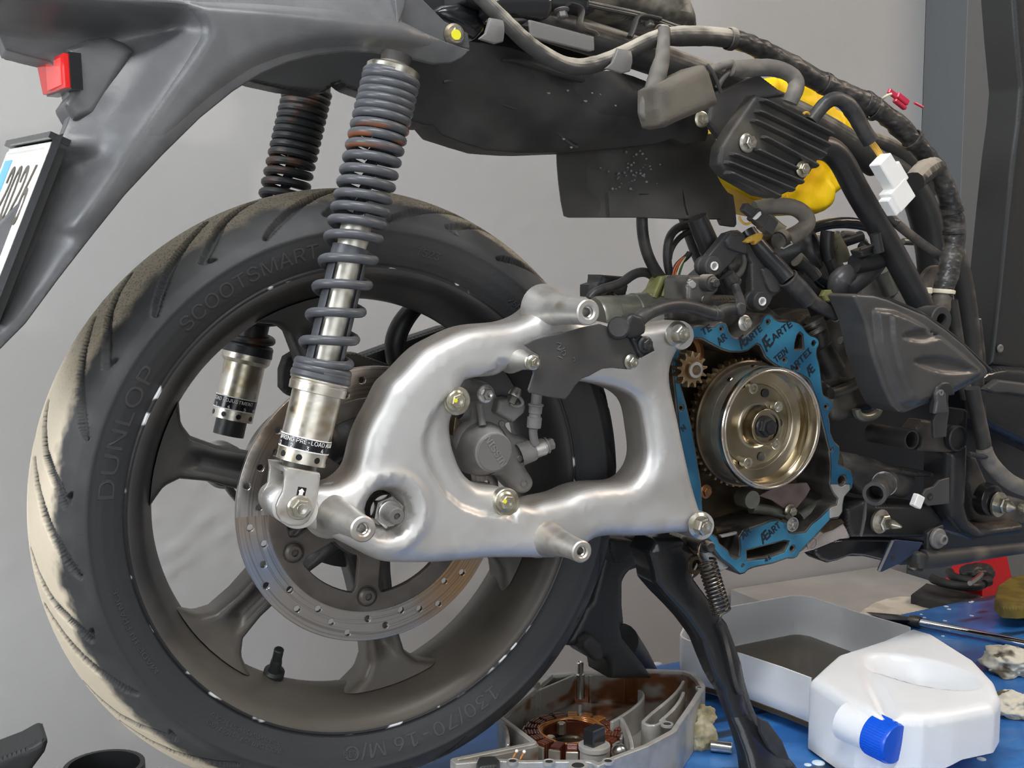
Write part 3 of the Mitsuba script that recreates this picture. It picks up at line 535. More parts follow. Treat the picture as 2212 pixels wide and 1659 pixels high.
# wheel axle with its nut deep in the hole
put('axle_collar', lathe(axle_c * [1, 0, 1] + [0, -0.120, 0], OUT, [(0.0235, -0.03), (0.0235, 0.006), (0.0205, 0.006), (0.0190, 0.001), (0.0190, -0.03)], 48), 'm_alu_dirty', ARM)
AXN = axle_c * [1, 0, 1] + [0, -0.112, 0]
put('axle_seal', lathe(AXN, OUT, [(0, -0.012), (0.0188, -0.012), (0.0188, -0.010), (0.0, -0.010)], 40), 'm_black', ARM)
ax2 = U(K('j', (1105, 1112)), -0.135)[0] * [1, 0, 1]
put('axle_nut', cat(lathe(ax2 + [0, -0.104, 0], OUT, [(0, 0), (0.0150, 0), (0.0150, 0.010), (0.0138, 0.012), (0, 0.012)], 40), hexprism(ax2 + [0, -0.114, 0], OUT, 0.0142, 0.013, rot=0.3),
    lathe(ax2 + [0, -0.125, 0], OUT, [(0.0112, 0), (0.0112, 0.004), (0.0100, 0.0045), (0, 0.0045)], 36)), 'm_steel', ARM, label='dark steel axle nut')
put('axle_end', lathe(ax2 + [0, -0.128, 0], OUT, [(0.0076, 0), (0.0076, 0.014), (0.0064, 0.0160), (0.0030, 0.0160), (0.0026, 0.0125), (0, 0.0118)], 40), 'm_caliper_dark', ARM)
# black hose guard plate in front of the opening
gp = K('g', (258, 1230), (330, 1194), (400, 1172), (560, 1138), (700, 1098), (840, 1068), (930, 1100), (1075, 1135), (1120, 1230), (1150, 1330), (1100, 1400), (1050, 1420), (930, 1408), (860, 1415), (760, 1470), (700, 1492), (650, 1545), (605, 1612), (572, 1650), (440, 1632), (298, 1600), (288, 1580), (330, 1450), (322, 1440), (380, 1402), (378, 1310), (318, 1278))
GP = put('hose_guard', relief(gp, -0.1655, 0.0016, R=0.0007, res=0.004, hf=lambda p, d: 0.0008 * (meshkit.noise(np.stack([p[:, 0] * 60, p[:, 1] * 60, 0 * p[:, 0]], 1), 3))), 'm_plate_black', BIKE, label='black sheet metal hose guard bolted across the swingarm')
put('flange', cat(hull(np.vstack([U(K('g', (258, 1230), (400, 1172), (560, 1138)), -0.1650), U(K('g', (245, 1222), (390, 1160), (556, 1126)), -0.1520)]))), 'm_plate_black', GP)
def strokes(lines, c, Y, w, m, parent, name='embossing'):
    put(name, cat(*[tube(U(K(c, *l), Y), w, n=6, path=len(l) > 2, seg=12) for l in lines]), m, parent)
strokes([((505, 1215), (540, 1235), (520, 1255), (560, 1262)), ((510, 1262), (545, 1272), (570, 1250)), ((540, 1290), (575, 1285), (570, 1310), (545, 1300)), ((520, 1320), (548, 1335)), ((635, 1330), (650, 1345), (640, 1362))], 'g', -0.1660, 0.0007, 'm_plate_black', GP)
# ------------------------------------------------------------------ brake caliper inside the opening
CAL = part('brake_caliper', BIKE, 'grey painted brake caliper')
cal_o = K('C1', (545, 262), (600, 210), (690, 200), (775, 250), (830, 330), (880, 410), (1000, 470), (1090, 520), (1000, 630), (935, 650), (990, 735), (1060, 765), (1130, 792), (1200, 835), (1245, 930), (1235, 990), (1130, 1050), (1190, 1180), (1215, 1265), (1180, 1335), (1120, 1365), (1045, 1350), (960, 1285), (880, 1195), (780, 1180), (650, 1150), (540, 1090), (460, 1000), (405, 900), (395, 830), (440, 710), (505, 640), (575, 590), (590, 450), (545, 330))
put('body', relief(cal_o, -0.096, 0.022, R=0.007, res=0.003, sm=4, rings=6), 'm_caliper', CAL)
pc = U(K('C1', (795, 935)), -0.119)[0]
put('piston_housing', lathe(pc * [1, 0, 1] + [0, -0.080, 0], OUT, [(0.0265, 0), (0.0255, 0.016), (0.0220, 0.024), (0.0192, 0.032), (0.0185, 0.0375), (0.0172, 0.0390), (0, 0.0390)], 56), 'm_caliper', CAL)
put('piston_cap', lathe(pc * [1, 0, 1] + [0, -0.119, 0], OUT, [(0.0168, 0), (0.0168, 0.0006), (0.0164, 0.001), (0, 0.001)], 56), 'm_caliper_dark', CAL)
put('lettering', text_px('NISSIN', K('C1', (690, 790))[0], K('C1', (868, 1090))[0], 15, -0.1199, 0.0008), 'm_caliper', CAL)
bp = U(K('C1', (742, 345)), -0.119)[0]
put('pin_boss', lathe(bp * [1, 0, 1] + [0, -0.088, 0], OUT, [(0.0100, 0), (0.0092, 0.018), (0.0085, 0.024), (0, 0.024)], 36), 'm_caliper', CAL)
put('rib', tube(V((*K('C1', (640, 430))[0], -0.098), (*K('C1', (675, 660))[0], -0.104)), 0.0035, path=False), 'm_caliper', CAL)
put('pin_bolt', bolt(None, 0, 0.0052, 0.008, flange=1.5, c=bp * [1, 0, 1] + [0, -0.112, 0]), 'm_steel', CAL)
put('bleed_block', relief(K('C1', (850, 400), (960, 380), (1130, 455), (1110, 530), (1000, 630), (820, 530)), -0.108, 0.018, R=0.003, res=0.003), 'm_caliper', CAL)
b0, b1 = V((*K('C1', (960, 440))[0], -0.107), (*K('C1', (1018, 312))[0], -0.105))
put('bleed_nipple', cat(hexprism(b0, b1 - b0, 0.0052, 0.010), lathe(b0 + (b1 - b0) * 0.55, b1 - b0, [(0.0058, 0), (0.0062, 0.002), (0.0055, 0.0055), (0.0042, 0.009), (0, 0.009)], 24)), 'm_zinc', CAL)
put('bleed_cap_strap', tube(V((*K('C1', (1010, 350))[0], -0.108), (*K('C1', (1070, 390))[0], -0.111), (*K('C1', (1085, 440))[0], -0.112), (*K('C1', (1040, 465))[0], -0.111), (*K('C1', (960, 435))[0], -0.110)), 0.0016, n=8), 'm_caliper', CAL)
for c_ in ((885, 645), (1075, 1000)):
    q = U(K('C1', c_), -0.1)[0]; put('casting_dot', lathe(q * [1, 0, 1] + [0, -0.0955, 0], OUT, [(0.0030, 0), (0.0030, 0.0022), (0.0024, 0.0026), (0, 0.0026)], 20), 'm_caliper', CAL)
q = U(K('C1', (1122, 1262)), -0.1)[0]
put('pin_hole', lathe(q * [1, 0, 1] + [0, -0.0958, 0], OUT, [(0.0042, 0), (0.0042, 0.001), (0.0028, 0.001), (0.0026, -0.004), (0, -0.004)], 24), 'm_caliper_dark', CAL)
w0, w1 = V((*K('C1', (1090, 950))[0], -0.102), (*K('C1', (1400, 838))[0], -0.106)); wd = w1 - w0; wl = np.linalg.norm(wd)
put('banjo_boss', lathe(w0, wd, [(0.0105, -0.004), (0.0100, wl * 0.28), (0.0092, wl * 0.36), (0, wl * 0.36)], 32), 'm_caliper', CAL)
put('banjo', lathe(w0, wd, [(0.0078, wl * 0.36), (0.0084, wl * 0.40), (0.0084, wl * 0.68), (0.0074, wl * 0.7), (0.0074, wl * 0.74), (0, wl * 0.74)], 28), 'm_alu_dirty', CAL)
put('banjo_bolt', cat(lathe(w0, wd, [(0.0080, wl * 0.74), (0.0080, wl * 0.80), (0, wl * 0.80)], 28), hexprism(w0 + wd * 0.8, wd, 0.0058, wl * 0.2)), 'm_caliper', CAL)
hp_ = V((*K('C1', (1215, 845))[0], -0.110), (*K('C1', (1195, 760))[0], -0.112), (*K('C1', (1195, 690))[0], -0.113))
put('hose_pipe', tube(hp_, 0.0040), 'm_caliper', CAL)
h0, h1 = V((*K('C1', (1200, 680))[0], -0.113), (*K('C1', (1228, 380))[0], -0.115)); hd = h1 - h0; hl = np.linalg.norm(hd)
put('hose_crimp', lathe(h0, hd, [(0, 0), (0.0066, 0), (0.0068, hl * 0.34), (0.0056, hl * 0.38), (0.0052, hl * 0.46), (0.0062, hl * 0.5), (0.0062, hl * 0.72), (0.0072, hl * 0.75), (0.0072, hl * 0.80), (0.005, hl * 0.82), (0.005, hl * 1.3), (0, hl * 1.3)], 28), 'm_caliper', CAL)
put('pad_backing', relief(K('C1', (395, 560), (480, 640), (440, 740), (400, 850), (370, 760)), -0.088, 0.012, R=0.001, res=0.004), 'm_oily', CAL, label='dark rusty brake pad edge')
# ------------------------------------------------------------------ shock absorbers
def shock(SY, line, spring_y, mats, top_y, near=True):
    """line: px x as a function of px y on the plane y = SY; pixel rows are stations along the axis"""
    S = part('shock_absorber', BIKE, 'near shock absorber with grey spring' if near else 'far shock absorber, its shade painted in as a black spring and damper')
    P_ = lambda y: U([(line(y), y)], SY)[0]
    ax = P_(1000) - P_(200); ax /= np.linalg.norm(ax); sp, tb, tcream = mats
    seg = lambda ya, yb, prof, m, name, lab=None, n=44: put(name, lathe(P_(ya), ax, [(r, t * np.linalg.norm(P_(yb) - P_(ya))) for r, t in prof], n), m, S, label=lab)
    return S, P_, ax, seg
lineN = lambda y: 838 - 0.2363 * (y - 200)
SN, PN, axN, segN = shock(-0.125, lineN, None, ('m_spring', 'm_tubed', 'm_tube_cream'), 150)
ysp = [166, 172, 190, 207, 222, 238, 255, 276, 297, 319.5, 345, 373, 398, 426, 453, 481, 511, 561, 616, 676, 736, 788, 800, 806]
pa, pb = PN(166), PN(806); ts = [np.linalg.norm(PN(y) - pa) / np.linalg.norm(pb - pa) for y in ysp]
phase0 = 0.15
put('spring', coil((pa, pb), 0.0208, 0.0040, ts=ts, n_turn_pts=36, n=12, hand=1, phase=math.radians(195)), 'm_spring', SN, label='grey painted coil spring with rusty upper turns')
segN(146, 172, [(0, 0), (0.0205, 0), (0.0225, 0.15), (0.0225, 0.75), (0.0215, 1), (0, 1)], 'm_zinc', 'spring_seat')
segN(118, 150, [(0, 0), (0.013, 0), (0.012, 0.6), (0.014, 1), (0, 1)], 'm_grimy', 'top_mount')
segN(170, 520, [(0, 0), (0.0052, 0), (0.0052, 1), (0, 1)], 'm_chrome', 'damper_rod', 'chrome damper rod')
segN(470, 800, [(0, 0), (0.0120, 0.0), (0.0128, 0.02), (0.0128, 0.15), (0.0122, 0.17), (0.0122, 1), (0, 1)], 'm_tube_cream', 'damper_body', 'cream coloured damper tube with worn paint')
# slotted black sleeve around the damper: arcs between the slots, with a ring at the top
u_, v_, _ = frame(axN); toward = EYE - PN(650); ang0 = math.atan2(toward @ v_, toward @ u_)
for a0, a1 in ((-105, -52), (38, 96), (110, 160), (-170, -118)):
    pr = [(0.0138, 0), (0.0158, 0.0), (0.0158, 1), (0.0138, 1), (0.0138, 0)]
    L = np.linalg.norm(PN(790) - PN(553)); s1 = lathe(PN(553), axN, [(r, t * L) for r, t in pr], 14, ang0 + math.radians(a0), ang0 + math.radians(a1))
    put('sleeve_rib', s1, 'm_spring', SN)
segN(533, 556, [(0.0128, 0), (0.0158, 0.06), (0.0160, 1), (0.0128, 1)], 'm_spring', 'sleeve_ring')
segN(796, 822, [(0, 0), (0.017, 0), (0.0185, 0.35), (0.0250, 0.45), (0.0255, 0.8), (0.0245, 1), (0, 1)], 'm_spring', 'lower_spring_seat')
segN(820, 850, [(0, 0), (0.0245, 0), (0.0248, 0.15), (0.0236, 0.25), (0.0236, 0.35), (0.0242, 0.4), (0.0238, 0.95), (0.0215, 1), (0, 1)], 'm_tubed', 'adjuster_collar')
def adjuster(S, P_, ax, seg, y0, y1, yb0, yb1, y2, Rr, txt, rot0, fs):
    A = seg(y0, y1, [(0, 0), (Rr, 0), (Rr, 1), (0, 1)], 'm_tubed', 'preload_adjuster', 'worn metal preload adjuster with a row of round holes')
    L = lambda a, b: np.linalg.norm(P_(b) - P_(a))
    put('scale_band', lathe(P_(yb0), ax, [(Rr, 0), (Rr + 0.0003, 0.0002), (Rr + 0.0003, L(yb0, yb1)), (Rr, L(yb0, yb1))], 60), 'm_band_black', A, label='black scale band with white lettering')
    for y in (yb0, yb1): put('scale_line', lathe(P_(y), ax, [(Rr, -0.0005), (Rr + 0.0005, -0.0005), (Rr + 0.0005, 0.0005), (Rr, 0.0005)], 60), 'm_ink_white', A)
    u, v, _ = frame(ax); tw = EYE - P_((yb0 + yb1) / 2); a_v = math.atan2(tw @ v, tw @ u)
    def wrap(t, h, ang, frac):
        m = meshkit.text_mesh(t, h, 0.0003); w = np.array(m.vertices); rr = Rr + 0.0004 + w[:, 2]
        sgn = -1
        a = a_v + math.radians(ang) + sgn * w[:, 0] / Rr; q = P_(yb0) + ax * (L(yb0, yb1) * frac) - w[:, 1:2] * ax
        return tm(q + rr[:, None] * (np.cos(a)[:, None] * u + np.sin(a)[:, None] * v), m.faces)
    put('lettering', wrap(txt, fs, rot0, 0.44), 'm_ink_white', A)
    return A, wrap, a_v, u, v, L
AN, wrapN, avN, uN, vN, LN = adjuster(SN, PN, axN, segN, 846, 998, 944, 970, 1000, 0.0206, 'SPRING PRE-LOAD ADJUSTMENT', 76, 0.0035)
for t_, a_ in (('1', 66), ('2', 29), ('3', -8), ('4', -45)): put('lettering', wrapN(t_, 0.0034, a_ + 4, 0.93), 'm_ink_white', AN)
def holes(A, P_, ax, u, v, av, Rr, y, angs, r=0.0026):
    for a_ in angs:
        a = av + math.radians(a_); d = np.cos(a) * u + np.sin(a) * v
        put('adjuster_hole', lathe(P_(y) + d * (Rr - 0.0006), d, [(0, 0), (r, 0), (r, 0.00085), (0, 0.00085)], 18), 'm_band_black', A)
holes(AN, PN, axN, uN, vN, avN, 0.0206, 985, (48, 6, -38, 92, -82))
segN(996, 1030, [(0, 0), (0.0145, 0), (0.0140, 1), (0, 1)], 'm_alu_dark', 'bottom_stub')
cl = K('B1', (350, 262), (470, 268), (850, 340), (860, 420), (842, 560), (812, 760), (762, 900), (690, 1020), (600, 1078), (450, 1082), (320, 1030), (255, 930), (240, 800), (285, 690), (335, 600), (360, 400))
CV = put('clevis', relief(cl, -0.1485, 0.0035, R=0.0012, res=0.004), 'm_alu_dirty', SN, label='scuffed steel clevis')
bk = poly(cl, -0.1485); sh = U([(0, 0)], -0.1485)
put('clevis_back', relief_xz(bk, -0.1045, 0.0035, R=0.0008, res=0.006), 'm_alu_dirty', SN)
put('clevis_bridge', hull(np.vstack([U(K('B1', (352, 262), (850, 340), (858, 400), (362, 330)), -0.1482), U(K('B1', (352, 262), (850, 340), (858, 400), (362, 330)), -0.1485) + [0, 0.047, 0]])), 'm_alu_dirty', SN)
put('sticker', relief(K('B1', (548, 528), (668, 548), (640, 672), (520, 654)), -0.1489, 0.0006, R=0.0002, res=0.004), 'm_band_black', CV)
put('arrow', relief(K('B1', (606, 556), (640, 604), (622, 606), (606, 660), (552, 650), (566, 596), (548, 592)), -0.1494, 0.0005, R=0.0001, res=0.003), 'm_ink_white', CV)
put('mount_bolt', bolt(K('B1', (560, 820))[0], -0.149, 0.0082, 0.0085, flange=1.25), 'm_zinc', SN)
put('mount_boss', lathe(U(K('B1', (480, 800)), -0.125)[0] * [1, 0, 1] + [0, -0.106, 0], OUT, [(0, 0), (0.0155, 0), (0.0165, 0.002), (0.0165, 0.034), (0.0155, 0.037), (0, 0.037)], 44), 'm_boss', ARM, smooth=40)
# far shock
lineF = lambda y: 664 - 0.231 * (y - 200)
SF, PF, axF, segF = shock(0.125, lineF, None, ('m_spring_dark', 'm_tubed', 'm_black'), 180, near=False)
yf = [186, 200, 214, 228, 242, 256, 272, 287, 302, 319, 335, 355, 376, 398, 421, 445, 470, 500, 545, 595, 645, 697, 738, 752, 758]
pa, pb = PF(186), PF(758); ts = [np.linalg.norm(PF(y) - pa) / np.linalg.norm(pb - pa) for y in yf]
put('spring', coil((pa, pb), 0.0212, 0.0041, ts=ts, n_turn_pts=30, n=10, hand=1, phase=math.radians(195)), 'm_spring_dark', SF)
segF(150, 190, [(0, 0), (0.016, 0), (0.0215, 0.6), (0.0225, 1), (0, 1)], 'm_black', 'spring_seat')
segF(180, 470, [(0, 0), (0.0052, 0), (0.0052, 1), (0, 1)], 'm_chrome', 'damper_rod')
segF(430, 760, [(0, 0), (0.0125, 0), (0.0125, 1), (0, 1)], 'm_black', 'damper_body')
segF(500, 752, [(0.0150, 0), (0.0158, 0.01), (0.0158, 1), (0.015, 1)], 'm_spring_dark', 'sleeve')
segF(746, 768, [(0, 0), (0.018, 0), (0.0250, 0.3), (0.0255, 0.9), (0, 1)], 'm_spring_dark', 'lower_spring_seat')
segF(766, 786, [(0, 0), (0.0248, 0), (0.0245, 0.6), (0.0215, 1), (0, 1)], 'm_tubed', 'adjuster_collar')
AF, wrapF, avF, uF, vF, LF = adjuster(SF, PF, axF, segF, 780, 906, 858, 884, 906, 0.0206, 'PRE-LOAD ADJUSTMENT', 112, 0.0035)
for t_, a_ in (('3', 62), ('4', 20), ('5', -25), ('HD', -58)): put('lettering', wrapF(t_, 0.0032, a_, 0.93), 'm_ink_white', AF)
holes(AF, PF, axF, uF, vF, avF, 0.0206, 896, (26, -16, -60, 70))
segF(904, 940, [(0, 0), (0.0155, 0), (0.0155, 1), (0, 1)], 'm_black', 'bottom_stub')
fb = V((490, 1010, 0.10), (452, 1010, 0.118))
put('mount_boss', lathe(fb[0] * [1, 0, 1] + [0, 0.105, 0], OUT, [(0.019, -0.025), (0.0190, 0.0), (0.0165, 0.002), (0.0165, 0.004), (0.006, 0.004), (0.006, 0.006), (0.0045, 0.006), (0.0045, 0.004), (0, 0.004)], 40), 'm_alu_dark', SF)
put('mount_bolt', hexprism(fb[0] * [1, 0, 1] + [0, 0.101, 0], OUT, 0.0052, 0.006), 'm_black', SF)
put('mount_sleeve', lathe(fb[0] * [1, 0, 1] + [0, 0.108, 0], OUT, [(0.0225, -0.03), (0.0225, 0.002), (0.0195, 0.003), (0.0195, -0.03)], 44), 'm_case', SF, label='light metal sleeve')
# ------------------------------------------------------------------ tail: side panel, lamp, number plate
FY = -0.118
fo = [(-70, -60), (872, -60), (862, 50), (905, 70), (960, 92), (1016, 107), (1000, 124), (975, 136), (940, 138), (880, 125), (800, 114), (740, 113), (680, 120), (620, 136), (560, 161), (500, 199), (430, 256), (350, 335), (270, 421), (200, 510), (130, 603), (60, 702), (0, 765), (-70, 835), (-70, 560), (20, 470), (80, 400), (128, 312), (140, 290), (155, 256), (165, 225), (150, 160), (120, 118), (60, 104), (20, 92), (5, 60), (-70, 40)]
def poly_rows(*rows, step=14):
    out = []
    for r in rows:
        r = np.asarray(r, float)
        for p, q in zip(r[:-1], r[1:]):
            n = max(1, int(np.hypot(*(q - p)[:2]) / step)); out += [p + (q - p) * t / n for t in range(n)]
        out.append(r[-1])
    return out
fh = lin_ctrl(poly_rows(
    [(-70, -60, -14), (400, -60, -12), (700, -60, -9), (870, -60, -10)],
    [(-70, -22, 6), (0, -14, 7), (190, 1, 8), (400, 18, 9), (450, 23, 10), (550, 33, 11), (700, 50, 11), (862, 64, 9), (960, 92, 5), (1016, 107, 0)],
    [(-70, 18, -30), (0, 42, -31), (200, 54, -30), (330, 56, -28), (385, 52, -22)],
    [(-70, 42, -33), (20, 92, -34), (120, 118, -35), (240, 92, -33), (310, 84, -26), (385, 62, -16)],
    [(460, 46, 9.5), (430, 100, 9), (388, 160, 8), (340, 225, 7), (290, 295, 6), (235, 370, 5), (178, 452, 2), (152, 484, -3)],
    [(395, 58, -8), (360, 100, -12), (312, 160, -14), (255, 235, -15), (200, 300, -17), (165, 300, -21)],
    [(155, 256, -26), (165, 225, -28), (150, 160, -32)],
    [(226, 312, -13), (222, 345, -17), (185, 405, -21), (142, 468, -21), (100, 540, -25), (50, 640, -30), (0, 710, -36)],
    [(128, 312, -18), (190, 312, -15), (226, 314, -12)], [(128, 330, -30), (180, 338, -28)],
    [(128, 345, -36), (110, 420, -40), (60, 540, -42), (0, 640, -42), (-70, 720, -44)], [(80, 400, -44), (20, 470, -46), (-70, 560, -46)],
    [(960, 112, 4), (880, 96, 8.5), (780, 84, 9.5), (680, 86, 9.5), (600, 98, 9), (520, 130, 8.5), (440, 200, 7.5), (360, 300, 6), (285, 385, 4), (205, 485, 0), (130, 565, -9), (60, 650, -17), (-20, 740, -24)],
    [(1000, 124, 0), (940, 138, 0), (880, 125, 2), (800, 114, 4), (740, 113, 4), (680, 120, 4), (620, 136, 4), (560, 161, 4), (500, 199, 4), (430, 256, 3), (350, 335, 2), (270, 421, 0), (200, 510, -4), (130, 603, -10), (60, 702, -18), (0, 765, -24), (-70, 835, -28)]), FY, 0.0052)
put('tail_panel', relief(fo, FY, lambda p: 0.006 - fh(p, None), R=0.0012, res=0.0042, hf=fh, rings=3), 'm_fairing', BIKE, smooth=45, label='dark grey textured plastic tail panel with a long raised crease')
TL = part('reflector', BIKE, 'red rectangular reflector in a black frame')
hs = [(148, 104), (238, 80), (292, 108), (208, 246), (165, 225), (158, 130)]
put('housing', relief([(146, 104), (190, 84), (236, 78), (270, 90), (293, 108), (262, 160), (232, 210), (206, 248), (160, 262), (138, 222), (160, 190), (155, 130)], -0.098, 0.06, R=0.006, res=0.004, rings=5), 'm_fairing', TL)
# the frame and lens: a tilted block facing backwards
A_, B_, C_, D_ = V((152, 112, -0.105), (157, 192, -0.108), (104, 209, -0.045), (90, 142, -0.040))
nrm = np.cross(B_ - A_, D_ - A_); nrm /= np.linalg.norm(nrm); nrm *= -np.sign(nrm[0]) if nrm[0] > 0 else 1
def slab4(q, n, t0, t1, sh=1.0):
    q = np.asarray(q); c = q.mean(0); q = c + (q - c) * sh
    return hull(np.vstack([q + n * t0, q + n * t1]))
QL = [A_, B_, C_, D_]
put('frame', slab4(QL, nrm, -0.008, 0.001), 'm_black_gloss', TL)
put('lens', slab4(QL, nrm, 0.0, 0.0045, 0.93), 'm_red_lens', TL, label='red lens')
q = np.array(QL); e = lambda s, t: q[0] + s * (q[3] - q[0]) + t * (q[1] - q[0])
put('bright_field', slab4([e(0.14, 0.12), e(0.14, 0.86), e(0.62, 0.86), e(0.62, 0.12)], nrm, 0.003, 0.0052), 'm_red_bright', TL, label='brighter red field')
put('lamp_underside', relief([(-70, 28), (10, 34), (150, 75), (245, 70), (165, 108), (142, 122), (100, 110), (28, 95), (8, 60), (-70, 40)], -0.075, 0.08, R=0.004, res=0.006), 'm_black_matt', BIKE)
# number plate, twisted towards the camera, in a dark frame
PL = part('number_plate', BIKE, 'white number plate with a blue strip')
pA, pB, pC = V((111, 306, -0.098), (20, 322, 0.055), (-38, 690, -0.098)); pD = pB + (pC - pA)
pn = np.cross(pC - pA, pB - pA); pn /= np.linalg.norm(pn); pn *= np.sign(pn @ (EYE - pA))
pe = lambda s, t: pA + s * (pB - pA) + t * (pC - pA)
put('plate', slab4([pA, pB, pD, pC], pn, -0.0015, 0.0), 'm_plate', PL)
put('plate_rim', cat(*[tube([pe(*a), pe(*b)], 0.0016, n=8, path=False) for a, b in (((0.03, 0.03), (0.97, 0.03)), ((0.03, 0.03), (0.03, 0.99)), ((0.97, 0.03), (0.97, 0.99)))]), 'm_plate', PL)
put('blue_strip', slab4([pe(0.78, 0.08), pe(0.96, 0.08), pe(0.96, 0.5), pe(0.78, 0.5)], pn, 0.0, 0.0006), 'm_plate_blue', PL, label='blue strip with country letter')
ux = (pA - pB) / np.linalg.norm(pA - pB); uy = pA - pC; uy -= ux * (uy @ ux); uy /= np.linalg.norm(uy)
if np.cross(ux, uy) @ pn < 0: uy = uy
hgt = np.linalg.norm(pC - pA); wid = np.linalg.norm(pB - pA)
def plate_text(t, s0, s1, t1, h):
    m = meshkit.text_mesh(t, 1.0, 1.0); v = np.array(m.vertices); v[:, 0] /= v[:, 0].max()
    P = pe(0, 0) + (s0 + (s1 - s0) * v[:, :1]) * (pB - pA) + (t1 - h * v[:, 1:2]) * (pC - pA) + 0.0009 * v[:, 2:] * pn
    return tm(P, m.faces)
put('lettering', plate_text('2026', 0.72, 0.07, 0.47, 0.34), 'm_plate_ink', PL)
put('lettering', plate_text('E', 0.90, 0.84, 0.47, 0.06), 'm_plate', PL)
fr0, fr1 = V((131, 300, -0.104), (-30, 700, -0.104))
put('frame', cat(slab4([pe(-0.02, -0.03), pe(-0.02, 1), pe(-0.02, 1) + (fr0 - pA) * 1.0, pe(-0.02, -0.03) + (fr0 - pA)], np.array([0, 1.0, 0]), 0.0, 0.004),
    slab4([pe(-0.03, -0.01), pe(1.03, -0.01), pe(1.03, -0.045), pe(-0.03, -0.045)], pn, -0.012, 0.004)), 'm_black_gloss', PL, label='glossy black plate frame')
put('frame_back', slab4([pA, pB, pD, pC], pn, -0.012, -0.003), 'm_black', PL)
put('plate_arm', relief([(128, 300), (232, 290), (245, 330), (190, 480), (60, 620), (-60, 760), (-60, 640), (40, 520), (120, 340)], -0.085, 0.05, R=0.003, res=0.006), 'm_black_matt', BIKE)
# panel with the bolt at the front tip
put('tail_bracket', relief([(858, -40), (905, -10), (960, 45), (1012, 72), (1016, 107), (960, 92), (905, 70), (862, 52)], -0.112, 0.004, R=0.001, res=0.006), 'm_fairing', BIKE)
put('tail_bracket_edge', relief([(850, -40), (882, -30), (874, 16), (862, 50), (858, 50)], -0.127, 0.01, R=0.001, res=0.006), 'm_fairing', BIKE)
TB = part('tail_bolt', BIKE, 'washer and bolt with yellow paint on its head')
put('washer', lathe(U([(981, 75)], -0.113)[0], OUT, [(0, 0), (0.0096, 0), (0.0096, 0.001), (0.0075, 0.0045), (0, 0.0045)], 36), 'm_tubed', TB)
put('head', hexprism(U([(985, 75)], -0.117)[0], OUT, 0.0060, 0.005), 'm_zinc', TB)
put('paint_dot', lathe(U([(985, 75)], -0.1218)[0], OUT, [(0.0045, 0), (0.0044, 0.0008), (0, 0.0008)], 20), 'm_paint_yellow', TB, label='yellow paint on the bolt head')
# ------------------------------------------------------------------ inner fender tray, flap and the parts under the seat
tr = K('F3', (-60, 300), (330, 250), (560, 285), (760, 360), (900, 440), (1180, 430), (1300, 455), (1450, 520), (1600, 620), (1740, 650), (1790, 780), (1780, 832), (1640, 856), (1540, 826), (1460, 856), (1290, 872), (1000, 896), (700, 894), (520, 876), (400, 842), (260, 782), (205, 722), (150, 716), (0, 660), (-60, 640))
th_ = ctrl([(a, b, c) for (a, b), c in zip(K('F3', (-60, 300), (560, 285), (900, 440), (1300, 455), (1740, 650), (1640, 856), (1290, 872), (1000, 896), (700, 894), (400, 842), (205, 722), (-60, 640), (330, 470), (600, 600), (800, 720), (1000, 860), (1000, 600), (1300, 700), (1500, 750), (420, 640), (640, 760), (800, 845), (100, 560), (500, 380), (1000, 480), (1200, 540), (760, 430)), (-6, 2, 2, 0, -6, -10, -20, -24, -34, -36, -40, -44, -12, -8, -6, -14, 4, 5, 2, -26, -26, -28, -30, 2, 8, 8, 5))], -0.085, smoothing=1e-7)
TRAY = put('inner_fender', relief(tr, -0.085, lambda p: 0.004 - th_(p, None), R=0.001, res=0.005, hf=th_, rings=3), 'm_black_matt', BIKE, smooth=45, label='black plastic inner fender with pale scratches')
put('fender_rib', cat(tube(U(K('F3', (510, 360), (640, 372), (800, 425), (1000, 480), (1180, 530), (1330, 565)), -0.0915) , [0.001, 0.0032, 0.003, 0.003, 0.0032, 0.001], n=8), tube(V(*at(-0.068, K('F3', (160, 490), (320, 505), (440, 580))), *at(-0.072, K('F3', (560, 640), (690, 680), (860, 810), (960, 880)))), 0.0016, n=8)), 'm_black_matt', TRAY)
sc = []
for c_ in ((790, 556), (905, 540), (1050, 555), (1100, 562), (1190, 630), (1210, 545), (880, 830), (925, 880), (1010, 603)):
    w = rng.uniform(2, 5); sc.append(relief([tuple(np.array(K('F3', c_)[0]) + o) for o in ((-w, -1.2), (w * 0.3, -2), (w, 0.3), (0, 2.2 + w * 0.2))], -0.0955, 0.0008, R=0.0002, res=0.003))
put('scratch', cat(*sc), 'm_caliper', TRAY)
put('rear_fender', relief([(470, 120), (540, 176), (618, 193), (700, 201), (733, 176), (753, 190), (800, 207), (960, 260), (1000, 120), (800, 90), (560, 100)], 0.0, 0.03, R=0.004, res=0.008), 'm_black', BIKE)
put('rear_frame_tube', tube(V((560, 150, 0.06), (760, 140, 0.06), (960, 130, 0.06)), 0.014), 'm_black', BIKE)
